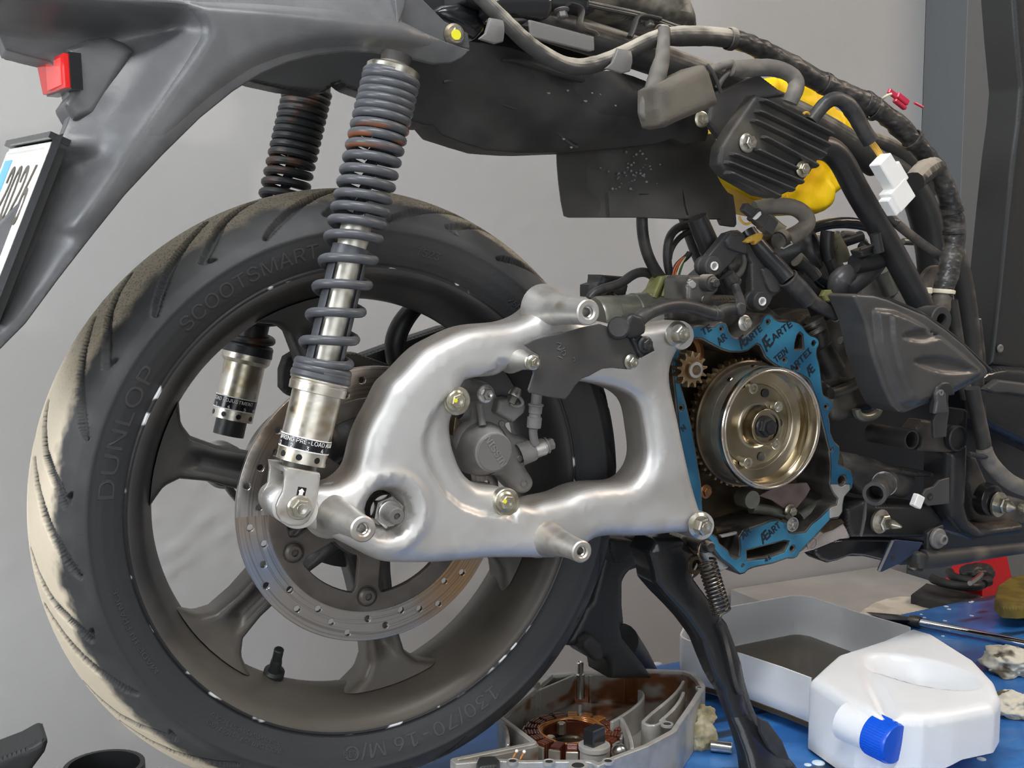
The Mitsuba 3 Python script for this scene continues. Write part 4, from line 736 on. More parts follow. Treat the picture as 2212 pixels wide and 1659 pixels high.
FL = put('mud_flap', relief(K('F3', (843, 860), (848, 980), (858, 1090), (872, 1200), (890, 1290), (920, 1300), (1320, 1300), (1590, 1310), (1800, 1311), (1815, 1346), (1895, 1357), (1907, 1340), (1897, 1250), (1885, 1165), (1850, 1150), (1815, 1105), (1785, 1055), (1775, 1000), (1776, 800), (1500, 800), (1000, 830)), -0.045, 0.0025, R=0.0008, res=0.006,
    holes=[K('F3', (1573, 1132), (1588, 1195), (1602, 1255), (1612, 1290), (1600, 1285), (1582, 1225))], hf=lambda p, d: 0.004 * np.sin(p[:, 0] * 22) + 0.002 * meshkit.noise(np.stack([p[:, 0] * 40, p[:, 1] * 40, 0 * p[:, 0]], 1), 9)), mat('m_flap', mottle((0.045, 0.044, 0.042), (0.085, 0.08, 0.075), 16, 0.35, 0.75), 0.4) or 'm_flap', BIKE, label='limp dark rubber mud flap with a slit')
put('flap_crease', cat(*[tube(U(K('F3', a, b), -0.0475), 0.0007, n=6, path=False) for a, b in (((1140, 1150), (1150, 1300)), ((1330, 1160), (1480, 1160)), ((1480, 1160), (1480, 1290)))]), 'm_black', FL)
put('flap_splash', cat(*[relief_xz(Point(*(U([K('F3', (1290 + rng.normal(0, 75), 1040 + rng.normal(0, 70)))[0]], -0.05)[0][[0, 2]])).buffer(rng.uniform(0.0004, 0.0013), 3), -0.0495, 0.002, R=0.0002, res=0.002, rings=3) for _ in range(46)]), 'm_caliper', FL)
# seat bucket, dusty, with brackets and bolts under it
BK = put('seat_bucket', relief([(1050, -90), (1060, -28), (1150, -22), (1282, 6), (1345, 20), (1402, 33), (1450, 50), (1485, 60), (1528, 66), (1538, 50), (1534, 20), (1518, -20), (1500, -90)], -0.125, 0.16, R=0.035, res=0.005, rings=9, hf=lambda p, d: 0.0025 * (meshkit.fbm(np.stack([p[:, 0] * 60, p[:, 1] * 60, 0 * p[:, 0]], 1), 3) - 0.5)), 'm_bucket', BIKE, label='dusty grey seat bucket')
put('bucket_lip', cat(*[tube(U([(1270, 6 + o), (1345, 22 + o), (1402, 36 + o), (1450, 53 + o), (1490, 64 + o)], -0.118), 0.0022, n=8) for o in (0, 5)]), 'm_grimy', BK)
put('seat_lock_plate', relief([(1010, -60), (1290, -60), (1288, 0), (1292, 22), (1276, 30), (1240, 26), (1200, 20), (1060, 18), (1010, 0)], -0.11, 0.05, R=0.006, res=0.006), 'm_black', BIKE)
put('latch_cup', relief([(1066, 22), (1070, -10), (1198, -10), (1196, 24), (1188, 38), (1175, 41), (1110, 37), (1078, 34)], -0.128, 0.03, R=0.005, res=0.004), 'm_black_gloss', BIKE)
put('tank_filler', relief([(940, 22), (960, 8), (1000, 4), (1040, 20), (1055, 60), (1030, 85), (985, 60), (955, 45)], -0.095, 0.03, R=0.008, res=0.005), 'm_black_gloss', BIKE)
put('dark_recess', relief([(880, -60), (1300, -60), (1480, 60), (1420, 120), (1260, 150), (1100, 110), (1000, 120), (900, 40)], -0.03, 0.05, R=0.003, res=0.012), 'm_black', BIKE)
put('bracket', cat(relief(K('H1', (1325, 215), (2030, 400), (2035, 545), (1990, 558), (1345, 400)), -0.142, 0.003, R=0.001, res=0.006), hull(np.vstack([U(K('H1', (1325, 215), (2030, 400), (1345, 225)), -0.141), U(K('H1', (1235, 275), (1330, 214), (2030, 398)), -0.118)]))), 'm_caliper_dark', BIKE, label='grey sheet metal angle bracket')
put('bracket', tube(V(*at(-0.12, K('F3', (905, 25), (960, 40), (985, 70), (975, 130), (990, 170), (1040, 190), (1075, 220)))), 0.006, flat=0.3), 'm_black_dusty', BIKE)
put('bracket', tube(V(*at(-0.12, K('E8', (960, 240), (850, 215), (690, 215), (655, 280), (620, 390), (580, 470)))), 0.0045, flat=0.5), 'm_black_dusty', BIKE)
for c_ in (K('H1', (1672, 180))[0], K('E8', (815, 320))[0]):
    put('hanging_bolt', bolt(None, 0, 0.0050, 0.008, axis=(0.05, -0.25, -1), c=U([c_], -0.115)[0] + [0, 0, 0.006]), 'm_caliper_dark', BIKE)
# ------------------------------------------------------------------ frame tubes
FR = part('frame', BIKE, 'black tubular steel frame, dusty on top')
put('tube', tube(V((1040, 10, -0.085), (1260, 78, -0.09), (1420, 130, -0.09), (1560, 182, -0.09), (1700, 240, -0.09), (1800, 292, -0.085), (1890, 352, -0.075)), 0.0155, n=24, seg=60), 'm_grimy', FR, label='upper frame tube thick with dust')
put('tube', tube(V((1770, 318, -0.105), (1815, 345, -0.105), (1845, 400, -0.108), (1886, 470, -0.11), (1940, 565, -0.112), (2000, 680, -0.115)), 0.0132, n=24, seg=60), 'm_frame', FR)
put('tube', tube(V((1880, 345, -0.03), (1960, 395, -0.02), (1995, 460, -0.02), (2015, 560, -0.02), (2025, 680, -0.02)), [0.014, 0.016, 0.019, 0.019, 0.019], n=24), 'm_black', FR)
put('tube', tube(V((1860, 300, 0.08), (1950, 340, 0.09), (2010, 420, 0.09)), 0.013, n=20), 'm_grimy', FR)
put('rod', tube(V((1915, 462, -0.10), (1960, 502, -0.09), (2040, 560, -0.08)), 0.0052, n=14), 'm_hose_grey', FR)
put('rod_bracket', cat(relief(K('E2', (1100, 60), (1200, 20), (1250, 80), (1290, 170), (1365, 190), (1310, 265), (1260, 230), (1180, 150)), -0.122, 0.012, R=0.002, res=0.004)), 'm_grimy', FR)
put('tube', tube(V((2060, 540, -0.02), (2086, 650, -0.02), (2100, 780, -0.02), (2108, 900, -0.02)), 0.0125, n=24), 'm_grimy', FR)
put('tube', tube(V((2055, 650, -0.05), (2072, 760, -0.05), (2088, 860, -0.05)), 0.0075, n=18), 'm_black_dusty', FR)
put('tube', tube(V((2110, 690, -0.0), (2118, 760, 0.0), (2122, 820, 0.0)), 0.0055, n=18), 'm_grimy', FR)
sleeve = U([(2008, 690)], -0.13)[0]
put('pivot_sleeve', lathe(sleeve, OUT, [(0.0150, -0.05), (0.0150, 0.016), (0.0138, 0.0172), (0.0072, 0.0172), (0.0068, 0.015), (0.0068, -0.05)], 36), 'm_black_dusty', FR, label='pivot sleeve with a round bore')
put('tube_lug', cat(tube(V((1890, 505, -0.125), (1898, 545, -0.125)), 0.0060, n=16), tube(V(*at(-0.125, K('E2', (885, 525), (985, 490), (1050, 455)))), 0.0018), relief(K('E2', (885, 530), (1050, 470), (1060, 570), (920, 615)), -0.12, 0.015, R=0.002, res=0.004)), 'm_black', FR)
put('stay', tube(V((1845, 570, -0.10), (1900, 560, -0.10), (1925, 545, -0.1)), 0.0100, n=20), 'm_black', FR)
put('rear_stay', tube(V((1505, 470, -0.07), (1535, 540, -0.07), (1562, 600, -0.07)), [0.0105, 0.0115, 0.0105], n=20), 'm_frame', FR)
put('rear_stay_end', tube(V((1555, 580, -0.07), (1580, 625, -0.07)), 0.0088, n=20), 'm_black_dusty', FR)
put('tube', tube(V((1470, 380, 0.02), (1500, 500, 0.02), (1560, 640, 0.02)), 0.0125, n=20), 'm_black', FR)
# ------------------------------------------------------------------ wiring loom
LM = part('wiring_loom', BIKE, 'long taped wiring loom arching over the frame')
put('flat_sheath', tube(V((1015, -40, -0.125), (1050, 6, -0.13), (1085, 40, -0.135), (1125, 80, -0.137), (1180, 120, -0.137), (1240, 144, -0.137), (1305, 133, -0.137), (1365, 106, -0.137), (1432, 78, -0.135)), [0.0062, 0.0068, 0.0068, 0.0072, 0.0072, 0.0076, 0.0072, 0.0072, 0.0075], n=18, seg=90, wob=0.10, seed=2), 'm_sheath', LM, label='dust-covered grey sheath')
put('dusty_sheath', tube(V((1425, 80, -0.135), (1465, 78, -0.135), (1520, 78, -0.133), (1580, 84, -0.13)), [0.0080, 0.0095, 0.0092, 0.0088], n=20, seg=40, wob=0.05, seed=4), 'm_sheath', LM)
loom = V((1572, 83, -0.13), (1640, 105, -0.12), (1720, 148, -0.11), (1800, 190, -0.105), (1872, 222, -0.10), (1930, 262, -0.10), (1978, 310, -0.10), (2025, 370, -0.10), (2052, 440, -0.10), (2060, 515, -0.10), (2050, 580, -0.105), (2036, 640, -0.11))
put('taped_bundle', tube(loom, [0.0090, 0.0095, 0.0105, 0.0105, 0.0108, 0.0105, 0.0108, 0.0105, 0.0112, 0.0118, 0.0125, 0.0115], n=22, seg=170, wob=0.13, seed=6), 'm_tape', LM, label='bundle wrapped in wrinkled black tape')
def wrap_ring(c, t, r, m, parent, name='tape_ring', w=0.004):
    t = np.asarray(t, float) / np.linalg.norm(t); put(name, lathe(c - t * w, t, [(r * 0.9, 0), (r, 0.0006), (r * 1.02, w), (r, 2 * w - 0.0006), (r * 0.9, 2 * w)], 28), m, parent)
for (x, y, dx, dy, Y, r, m_) in ((1578, 84, 1, 0.2, -0.13, 0.0108, 'm_sheath'), (1870, 221, 1, 0.6, -0.10, 0.0122, 'm_tape'), (1880, 228, 0.8, 0.75, -0.10, 0.0118, 'm_tape'), (1888, 236, 1, 0.6, -0.10, 0.0122, 'm_tape'), (1972, 303, 0.7, 0.7, -0.10, 0.0122, 'm_tape'), (1782, 181, 1, 0.5, -0.107, 0.0116, 'm_tape'), (2056, 455, 0.15, 1, -0.10, 0.0126, 'm_tape'), (2060, 500, 0, 1, -0.10, 0.0130, 'm_tape')):
    a, b = U([(x, y)], Y)[0], U([(x + dx * 10, y + dy * 10)], Y)[0]; wrap_ring(a, b - a, r, m_, LM, w=0.0035)
wrap_ring(U([(1430, 75)], -0.135)[0], U([(1440, 76)], -0.135)[0] - U([(1430, 75)], -0.135)[0], 0.0092, 'm_sheath', LM, w=0.004)
a, b = U([(2037, 630)], -0.11)[0], U([(2036, 640)], -0.11)[0]
wrap_ring(a, b - a, 0.0130, 'm_cream_plastic', LM, 'cable_tie', 0.0025)
put('cable_tie_head', box(U([(2006, 628)], -0.122)[0], (0.007, 0.006, 0.007)), 'm_cream_plastic', LM)
put('loom_end', tube(V((2036, 636, -0.11), (2030, 668, -0.11), (2022, 700, -0.10)), [0.0105, 0.011, 0.0095], n=16, wob=0.12), 'm_black_dusty', LM)
put('branch', tube(V((1434, 62, -0.146), (1434, 90, -0.15), (1430, 125, -0.150), (1420, 165, -0.148), (1406, 205, -0.146), (1394, 232, -0.146), (1397, 250, -0.146), (1408, 255, -0.14)), [0.0055, 0.0058, 0.0068, 0.0082, 0.0085, 0.0075, 0.006, 0.004], n=16, seg=50, flat=0.75, wob=0.08), 'm_hose_grey', LM, label='grey rubber strap hanging from the loom')
for pts, Y in (((1052, 92, 1056, 60, 1058, 38), -0.142), ((1326, 156, 1332, 125, 1334, 104), -0.144)):
    x = pts; put('clip', relief([(x[4], x[5]), (x[4] + 30, x[5] + 6), (x[4] + 31, x[5] + 30), (x[0] + 36, x[1] - 2), (x[0] + 18, x[1] + 3), (x[0] - 18, x[1] - 8), (x[0] - 4, x[1] - 20)], Y - 0.006, 0.0025, R=0.001, res=0.004, hf=ctrl([(x[4], x[5], 0), (x[4] + 30, x[5] + 6, -1), (x[2] + 14, x[3], 3), (x[0], x[1], 0), (x[0] + 30, x[1], 0)], Y)), 'm_caliper_dark', LM)
RC = part('red_connector', LM, 'small red plug on a short wire'); 
c0, c1 = V((1935, 208, -0.10), (1965, 232, -0.10)); d = c1 - c0; d /= np.linalg.norm(d); s = np.cross(d, OUT); Rm = np.stack([d, s, -np.array(OUT)], 1)
put('red_connector_body', cat(box(c0 + d * 0.009 - s * 0.002, (0.018, 0.0065, 0.006), Rm), box(c0 + d * 0.009 + s * 0.0045, (0.018, 0.004, 0.006), Rm), box(c0 - d * 0.005, (0.014, 0.006, 0.004), Rm)), 'm_red_plastic', LM, label='small red plug')
labels.pop(RC, None)
put('red_connector_wire', cat(tube(V((1906, 214, -0.10), (1915, 207, -0.105), (1925, 203, -0.105)), 0.0014, n=8)), 'm_cream_plastic', LM)
put('red_connector_tail', tube(V((1975, 222, -0.1), (1994, 232, -0.1)), 0.0014, n=8), 'm_red_plastic', LM)
# ------------------------------------------------------------------ relay in its rubber cup
RL = part('relay', BIKE, 'dusty brown rubber relay cup')
r0, r1 = V((1446, 238, -0.15), (1545, 178, -0.15)); rd = r1 - r0; rl = np.linalg.norm(rd)
rel = relief([(1423, 186), (1440, 176), (1520, 138), (1528, 137), (1540, 155), (1558, 218), (1556, 226), (1470, 262), (1448, 273), (1432, 268), (1422, 235)], -0.172, 0.034, R=0.009, res=0.003, rings=6)
put('cup', rel, 'm_relay', RL)
put('cap_edge', tube(V((1527, 140, -0.168), (1540, 158, -0.170), (1557, 200, -0.168)), 0.0018, n=8), 'm_black_dusty', RL)
put('wire', tube(V((1535, 152, -0.155), (1560, 142, -0.155), (1585, 137, -0.155)), 0.0038), 'm_hose_grey', RL)
put('wire', tube(V((1550, 190, -0.15), (1562, 168, -0.152), (1582, 150, -0.152)), 0.0028), 'm_hose_grey', RL)
put('wire_sleeve', tube(V((1578, 147, -0.155), (1640, 146, -0.155), (1690, 152, -0.158), (1718, 172, -0.162), (1718, 195, -0.165), (1706, 222, -0.165)), [0.0075, 0.0082, 0.008, 0.0075, 0.0078, 0.0075], n=18, seg=60, wob=0.05), 'm_hose_grey', RL, label='dusty cable sleeve bending down into the regulator')
put('mount_strap', relief([(1540, 200), (1640, 160), (1700, 205), (1640, 215), (1600, 300), (1560, 300), (1530, 260)], -0.108, 0.01, R=0.003, res=0.005), 'm_plate_black', FR)
put('mount_bolt', bolt((1515, 258), -0.118, 0.0055, 0.006), 'm_zinc_yellow', FR)
# ------------------------------------------------------------------ finned regulator
RG = part('regulator', BIKE, 'black finned regulator with two bolts')
rgY = -0.150
put('body', relief(K('R4', (370, 285), (412, 302), (822, 520), (805, 600), (762, 655), (692, 765), (612, 850), (492, 905), (400, 888), (205, 775), (148, 705), (160, 600), (222, 500), (335, 335)), rgY, 0.016, R=0.004, res=0.004), 'm_black_dusty', RG)
fin_l = [(390, 318), (360, 385), (335, 440), (395, 540), (350, 615), (210, 640), (178, 690), (190, 752)]
fin_r = [(815, 530), (800, 595), (772, 650), (725, 718), (600, 735), (640, 815), (585, 860), (500, 900)]
for a_, b_ in zip(fin_l, fin_r):
    p0, p1 = U(K('R4', a_, b_), rgY - 0.001); d = (p1 - p0) / np.linalg.norm(p1 - p0); s = np.cross(d, OUT); L = np.linalg.norm(p1 - p0)
    sec = [(-0.0018, 0.004), (-0.0016, -0.006), (-0.0007, -0.0085), (0.0007, -0.0085), (0.0016, -0.006), (0.0018, 0.004)]
    v = []; 
    for t, k in ((0, 0.25), (0.02, 0.8), (0.06, 1), (0.94, 1), (0.98, 0.8), (1, 0.25)):
        v += [p0 + d * L * t + s * x + np.array([0, y if y > 0 else y * k, 0]) for x, y in sec]
    n = 6; f = []
    for i in range(5):
        for j in range(n): a, b = i * n + j, i * n + (j + 1) % n; f += [[a, b, b + n], [a, b + n, a + n]]
    f += [[0, 2, 1], [0, 3, 2], [0, 4, 3], [0, 5, 4]] + [[30, 31, 32], [30, 32, 33], [30, 33, 34], [30, 34, 35]]
    put('fin', tm(v, f), 'm_plate_black', RG)
put('bolt', bolt(K('R4', (314, 577))[0], rgY - 0.002, 0.0064, 0.0085), 'm_zinc', RG)
put('bolt', bolt(K('R4', (645, 733))[0], rgY - 0.003, 0.0056, 0.006), 'm_zinc_yellow', RG)
cs = V((1752, 262, -0.150), (1768, 240, -0.152), (1785, 222, -0.154), (1805, 214, -0.155), (1830, 226, -0.156), (1855, 262, -0.157), (1880, 305, -0.158))
put('cable_sleeve', tube(cs, [0.0066, 0.0068, 0.0068, 0.0074, 0.0085, 0.0080, 0.0082], n=18, seg=60, wob=0.05), 'm_hose', RG, label='smooth black cable sleeve')
for o in (-5, 0, 5): put('wire', tube(V((1878 + o, 303, -0.158), (1893 + o, 322, -0.158), (1905 + o * 0.8, 342, -0.158)), 0.0016, n=8), 'm_wire_yellow', RG)
put('wire', tube(V((1735, 247, -0.152), (1742, 243, -0.152), (1750, 252, -0.150)), 0.0014, n=8), 'm_wire_yellow', RG)
WC = part('white_connector', BIKE, 'white plastic plug in two halves')
def oriented(px0, px1, Y, ln, w, h, dy=0):
    a, b = U([px0], Y)[0], U([px1], Y)[0]; d = (b - a) / np.linalg.norm(b - a); s = np.cross(d, OUT); return a, d, s, np.stack([d, s, -np.array(OUT)], 1)
a, d, s, Rm = oriented((1905, 352), (1948, 425), -0.165, 0, 0, 0)
w1 = mm(40, -0.165, (1900, 380))
put('plug', cat(box(a + d * 0.012, (0.034, 0.019, 0.016), Rm), box(a + d * 0.020 - s * 0.0115, (0.022, 0.006, 0.013), Rm)), 'm_white_plastic', WC)
put('socket', cat(box(a + d * 0.038 + s * 0.004, (0.024, 0.026, 0.017), Rm), box(a + d * 0.040 + s * 0.0185, (0.020, 0.008, 0.014), Rm)), 'm_white_plastic', WC)
put('socket_sleeve', tube(V((1975, 392, -0.15), (1995, 372, -0.14), (2020, 360, -0.12)), [0.011, 0.012, 0.010], wob=0.1), 'm_grimy', WC)
# yellow cloth stuffed behind the frame
def cloth(px, Y, back, amp, seed, m, name, lab, c):
    h = lambda p, d: amp * (meshkit.fbm(np.stack([p[:, 0] * 30, p[:, 1] * 30, 0 * p[:, 0] + seed], 1), 3) * 1.3 - 0.5) + amp * 0.8 * np.abs(np.sin((p[:, 0] * 55 + p[:, 1] * 32) + 3 * meshkit.noise(np.stack([p[:, 0] * 20, p[:, 1] * 20, 0 * p[:, 0]], 1), seed)))
    return put(name, relief(px, Y, back, R=0.012, res=0.004, hf=h, sm=3, rings=6), m, smooth=60, label=lab, cat=c)
cloth([(1530, 310), (1545, 255), (1600, 210), (1650, 172), (1700, 166), (1760, 188), (1800, 220), (1840, 262), (1850, 300), (1830, 330), (1840, 385), (1815, 405), (1790, 440), (1762, 462), (1700, 455), (1620, 430), (1570, 400), (1540, 360)], 0.02, 0.10, 0.013, 5, 'm_yellow_cloth', 'yellow_cloth', 'crumpled bright yellow cloth stuffed behind the scooter frame and regulator', 'cloth')
# ------------------------------------------------------------------ crankcase, gasket, flywheel and starter gears
GY = -0.100
EN = part('engine', BIKE, 'open engine crankcase with blue gasket and flywheel')
g_top = K('G1', (60, 480), (150, 340), (240, 282), (330, 240), (450, 215), (560, 238), (640, 228), (680, 190), (730, 174), (780, 195), (802, 240), (812, 290), (842, 340), (900, 385), (980, 386), (1060, 358), (1130, 290), (1220, 208), (1268, 150), (1290, 92), (1340, 60), (1390, 80), (1422, 122), (1480, 155), (1570, 165), (1660, 150), (1740, 170), (1800, 220), (1842, 290), (1900, 340), (1980, 368), (2014, 410), (2012, 470), (1982, 515), (1978, 600), (2008, 700), (2022, 760), (2034, 850), (2042, 950), (2052, 1050), (2070, 1140), (2140, 1180), (2192, 1235), (2195, 1300), (2152, 1350), (2130, 1400))
g_right = K('l', (708, 400), (712, 480), (742, 556), (782, 590), (784, 650), (772, 720), (802, 740), (872, 780), (892, 840), (882, 900), (842, 950))
g_bot = K('G2', (2060, 640), (2012, 700), (1995, 790), (1990, 870), (1955, 925), (1870, 940), (1720, 1100), (1562, 1262), (1502, 1330), (1482, 1372), (1440, 1392), (1370, 1390), (1200, 1450), (1000, 1490), (922, 1520), (882, 1560), (832, 1572), (790, 1542), (740, 1490), (620, 1400), (540, 1300), (488, 1268), (440, 1180), (380, 1000), (300, 800), (180, 300), (150, 0))
cav = (K('G1', (130, 640), (190, 500), (280, 402), (380, 360), (470, 370), (560, 420), (650, 470), (740, 512), (840, 542), (980, 547), (1080, 522), (1140, 472), (1190, 436), (1240, 460), (1282, 540), (1312, 612), (1400, 690), (1500, 752), (1620, 790), (1780, 850), (1880, 910), (1912, 970), (1962, 1100), (2012, 1230))
       + K('G2', (1850, 150), (1872, 350), (1862, 560), (1900, 650), (1958, 720), (1940, 800), (1872, 822), (1742, 950), (1650, 1020), (1580, 1110), (1440, 1122), (1385, 1112), (1352, 1050), (1322, 992), (1270, 968), (1180, 980), (1080, 1020), (960, 1060), (880, 1090), (832, 1170), (842, 1270), (840, 1330), (830, 1392), (790, 1420), (722, 1380), (690, 1320), (590, 1240), (560, 1160), (500, 1128), (420, 1060), (400, 880), (380, 560), (330, 250), (290, 0))
       + K('G1', (250, 1260), (190, 1060), (160, 940), (122, 790)))
slot = K('G2', (900, 1302), (1330, 1192), (1392, 1200), (1382, 1250), (1342, 1330), (1150, 1402), (902, 1432))
win = K('G1', (1682, 530), (1690, 440), (1720, 330), (1760, 282), (1812, 330), (1826, 522), (1760, 548))
ghole = [(K('G1', (720, 250))[0], 0.0030), (K('G1', (1340, 155))[0], 0.0030), (K('G1', (1945, 440))[0], 0.0032), (K('G1', (1560, 660))[0], 0.0031), (K('G1', (1730, 770))[0], 0.0032), (K('G1', (2112, 1280))[0], 0.0034), (K('G1', (190, 1295))[0], 0.0034), (K('G2', (1425, 1290))[0], 0.0042), (K('G2', (860, 1482))[0], 0.0020), (K('G2', (1870, 165))[0], 0.0026), (K('G2', (1992, 515))[0], 0.0068)]
GP_ = Polygon(U(g_top + g_right + g_bot, GY)[:, [0, 2]]).buffer(0).buffer(-0.0006).buffer(0.0006)
CV_ = poly(cav, GY).buffer(0.0008).buffer(-0.0008); body = GP_.difference(CV_).difference(poly(slot, GY)).difference(poly(win, GY))
for c_, r_ in ghole: body = body.difference(circle_px(c_, GY, r_))
bare = poly(K('G2', (1850, 560), (2080, 560), (2080, 960), (1850, 945)), GY)
GK = put('gasket', relief_xz(body.difference(bare.buffer(0.0005)).buffer(-0.0003), GY - 0.0012, 0.0012, R=0.0004, res=0.006, rings=3), 'm_gasket', EN, label='blue printed paper gasket')
CK = put('crankcase', relief_xz(body.buffer(0.0016), GY, 0.075, R=0.0006, res=0.008, rings=3), 'm_alu_dark', EN, label='crankcase casting')
put('bare_flange', relief_xz(body.intersection(bare), GY - 0.0006, 0.001, R=0.0003, res=0.004, rings=3), 'm_case', CK, label='bare metal flange')
put('crankcase_floor', relief_xz(GP_.buffer(-0.002), -0.045, 0.01, R=0.001, res=0.012), 'm_oily', CK)
ux = None
def print_(t, a, b, h, c='G1'): put('print', text_px(t, K(c, a)[0], K(c, b)[0], h * 1.15, GY - 0.0014, 0.0004, bold=True), 'm_ink', GK)
for t, a, b, h, c in (('AR', (700, 472), (806, 372), 14, 'G1'), ('TE', (478, 340), (600, 262), 13, 'G1'), ('\u00c6', (990, 520), (1080, 440), 21, 'G1'), ('ARTE', (1072, 452), (1270, 262), 12, 'G1'), ('\u00c6', (1322, 560), (1420, 430), 24, 'G1'), ('ARTE', (1415, 420), (1672, 205), 13, 'G1'),
                      ('TEIN', (1448, 702), (1612, 560), 12, 'G1'), ('ARTEI', (1660, 830), (1925, 560), 12, 'G1'), ('\u00c6', (1890, 888), (1972, 790), 17, 'G1'), ('N', (215, 1620), (262, 1570), 11, 'G1'),
                      ('\u00c6', (1090, 1245), (1180, 1150), 18, 'G2'), ('ART', (1172, 1160), (1300, 1040), 13, 'G2'), ('AR', (868, 1190), (962, 1100), 13, 'G2'), ('41', (1120, 1450), (1190, 1400), 8, 'G2')): print_(t, a, b, h, c)
# flywheel
FC = np.array([V_ for V_ in U([(1667, 928)], -0.135)[0]]); FC = np.array([0.3982, 0.0, 0.0534])
fat = lambda Y: FC + [0, Y, 0]
FW = part('flywheel', EN, 'shiny bowl-shaped flywheel')
put('drum', lathe(fat(-0.100), OUT, [(0, -0.004), (0.0560, -0.004), (0.0606, -0.003), (0.0606, 0.0145), (0.0600, 0.0150), (0.0600, 0.0155), (0.0614, 0.0160), (0.0614, 0.0270)], 120), 'm_fly_side', FW, smooth=40)
put('rim', lathe(fat(-0.127), OUT, [(0.0612, 0), (0.0620, 0.0010), (0.0620, 0.0050), (0.0616, 0.0062), (0.0622, 0.0070), (0.0614, 0.0082), (0.0602, 0.0084), (0.0596, 0.0078), (0.0590, 0.0078), (0.0584, 0.0082), (0.0572, 0.0078), (0.0566, 0.0060), (0.0566, -0.004)], 140), 'm_fly_rim', FW, label='polished flywheel rim')
put('bowl', lathe(fat(-0.127), OUT, [(0.0566, -0.003), (0.0558, -0.0045), (0.0550, -0.0150), (0.0470, -0.0168), (0.0455, -0.0176), (0.0455, -0.0184), (0.0425, -0.0192), (0.0412, -0.0178), (0.0300, -0.0178), (0.0245, -0.0185), (0.0215, -0.0172), (0.0195, -0.0150), (0.0190, -0.0118), (0.0185, -0.0020), (0.0175, -0.0012), (0.0150, -0.0012), (0.0145, -0.0040), (0.0100, -0.0044), (0.0100, -0.012), (0, -0.012)], 120), 'm_gold_steel', FW, smooth=50, label='gold tinted inside of the flywheel')
put('centre_nut', cat(lathe(fat(-0.122), OUT, [(0, 0), (0.0112, 0), (0.0112, 0.0015), (0.0095, 0.0025), (0, 0.0025)], 36), hexprism(fat(-0.124), OUT, 0.0098, 0.0075, rot=0.3), lathe(fat(-0.1315), OUT, [(0.0058, 0), (0.0058, 0.002), (0.003, 0.0026), (0, 0.0022)], 24)), 'm_black_gloss', FW, label='black centre nut')
for c_ in (K('G1', (1155, 1040))[0], K('G1', (1485, 1280))[0], K('l', (300, 568))[0], K('l', (85, 715))[0]):
    q = U([c_], -0.116)[0] * [1, 0, 1]
    put('cap_screw', lathe(q + [0, -0.109, 0], OUT, [(0, 0), (0.0056, 0), (0.0056, 0.0072), (0.0051, 0.0077), (0.0031, 0.0077), (0.0030, 0.0045), (0, 0.0045)], 24), 'm_zinc', FW)
for c_ in (K('G1', (1310, 1100))[0], K('G1', (1490, 1500))[0], K('l', (188, 665))[0]):
    q = U([c_], -0.110)[0] * [1, 0, 1]
    put('drain_hole', lathe(q + [0, -0.1098, 0], OUT, [(0.0046, 0), (0.0046, 0.0006), (0.004, 0.0008), (0, 0.0007)], 24), 'm_black', FW)
for a_ in range(8):
    a = math.radians(20 + 45 * a_); q = fat(-0.1346) + 0.0587 * np.array([math.cos(a), 0, math.sin(a)])
    put('rim_notch', lathe(q, OUT, [(0.0009, 0), (0.0009, 0.0003), (0, 0.0003)], 12), 'm_black', FW)
for c_ in (K('G1', (825, 880))[0], K('G1', (1165, 712))[0], K('G2', (770, 590))[0]):
    q = U([c_], -0.114)[0]; r = q - FC; a = math.atan2(r[2], r[0])
    put('timing_mark', box(FC + [0.0612 * math.cos(a), -0.113, 0.0612 * math.sin(a)], (0.0024, 0.006, 0.0042), rot_y(-a)), 'm_gold_steel', FW)
def gear_poly(c, r0, r1, n, ph=0.0, hole=0.0):
    p = []
    for k in range(n):
        for da, r in ((-0.40, r0), (-0.24, r0 + (r1 - r0) * 0.25), (-0.13, r1 - 0.0004), (-0.08, r1), (0.08, r1), (0.13, r1 - 0.0004), (0.24, r0 + (r1 - r0) * 0.25), (0.40, r0)):
            a = ph + (k + da) * 2 * math.pi / n; p.append((c[0] + r * math.cos(a), c[2] + r * math.sin(a)))
    P = Polygon(p); return P.difference(Point(c[0], c[2]).buffer(hole)) if hole else P
put('starter_gear', relief_xz(gear_poly(FC, 0.0635, 0.0682, 50), -0.090, 0.008, R=0.0005, res=0.01, rings=3), 'm_gear', EN, label='large oily starter gear')
put('starter_gear_flange', lathe(fat(-0.094), OUT, [(0, 0), (0.0655, 0), (0.0655, 0.0022), (0.0640, 0.0032), (0, 0.0032)], 100), 'm_oily', EN)
sg = U(K('G1', (345, 790)), -0.112)[0] * [1, 0, 1]
SG = put('pinion', relief_xz(gear_poly(sg, 0.0128, 0.0182, 13, 0.1), -0.112, 0.010, R=0.0006, res=0.004, rings=4), 'm_gear', EN, label='small brass-brown pinion')
put('pinion_hub', lathe(sg + [0, -0.112, 0], OUT, [(0.0095, -0.001), (0.0092, 0.003), (0.0086, 0.0048), (0.0080, 0.0048)], 36), 'm_gear', SG)
put('pinion_shaft', lathe(sg + [0, -0.112, 0], OUT, [(0.0080, 0.0), (0.0080, 0.0062), (0.0074, 0.0068), (0.0052, 0.0068), (0.0048, 0.006), (0.0048, -0.004), (0, -0.004)], 36), 'm_alu_dirty', SG)
put('bearing', lathe(sg + [0.001, -0.086, 0.012], OUT, [(0.030, -0.01), (0.030, 0.002), (0.0275, 0.004), (0.0265, 0.002), (0.024, 0.002), (0.023, 0.004), (0.02, 0.004), (0.018, -0.01)], 48), mat('m_bronze', (0.24, 0.11, 0.05), 0.3, metal=0.7) or 'm_bronze', EN, label='bronze bearing behind the pinion')
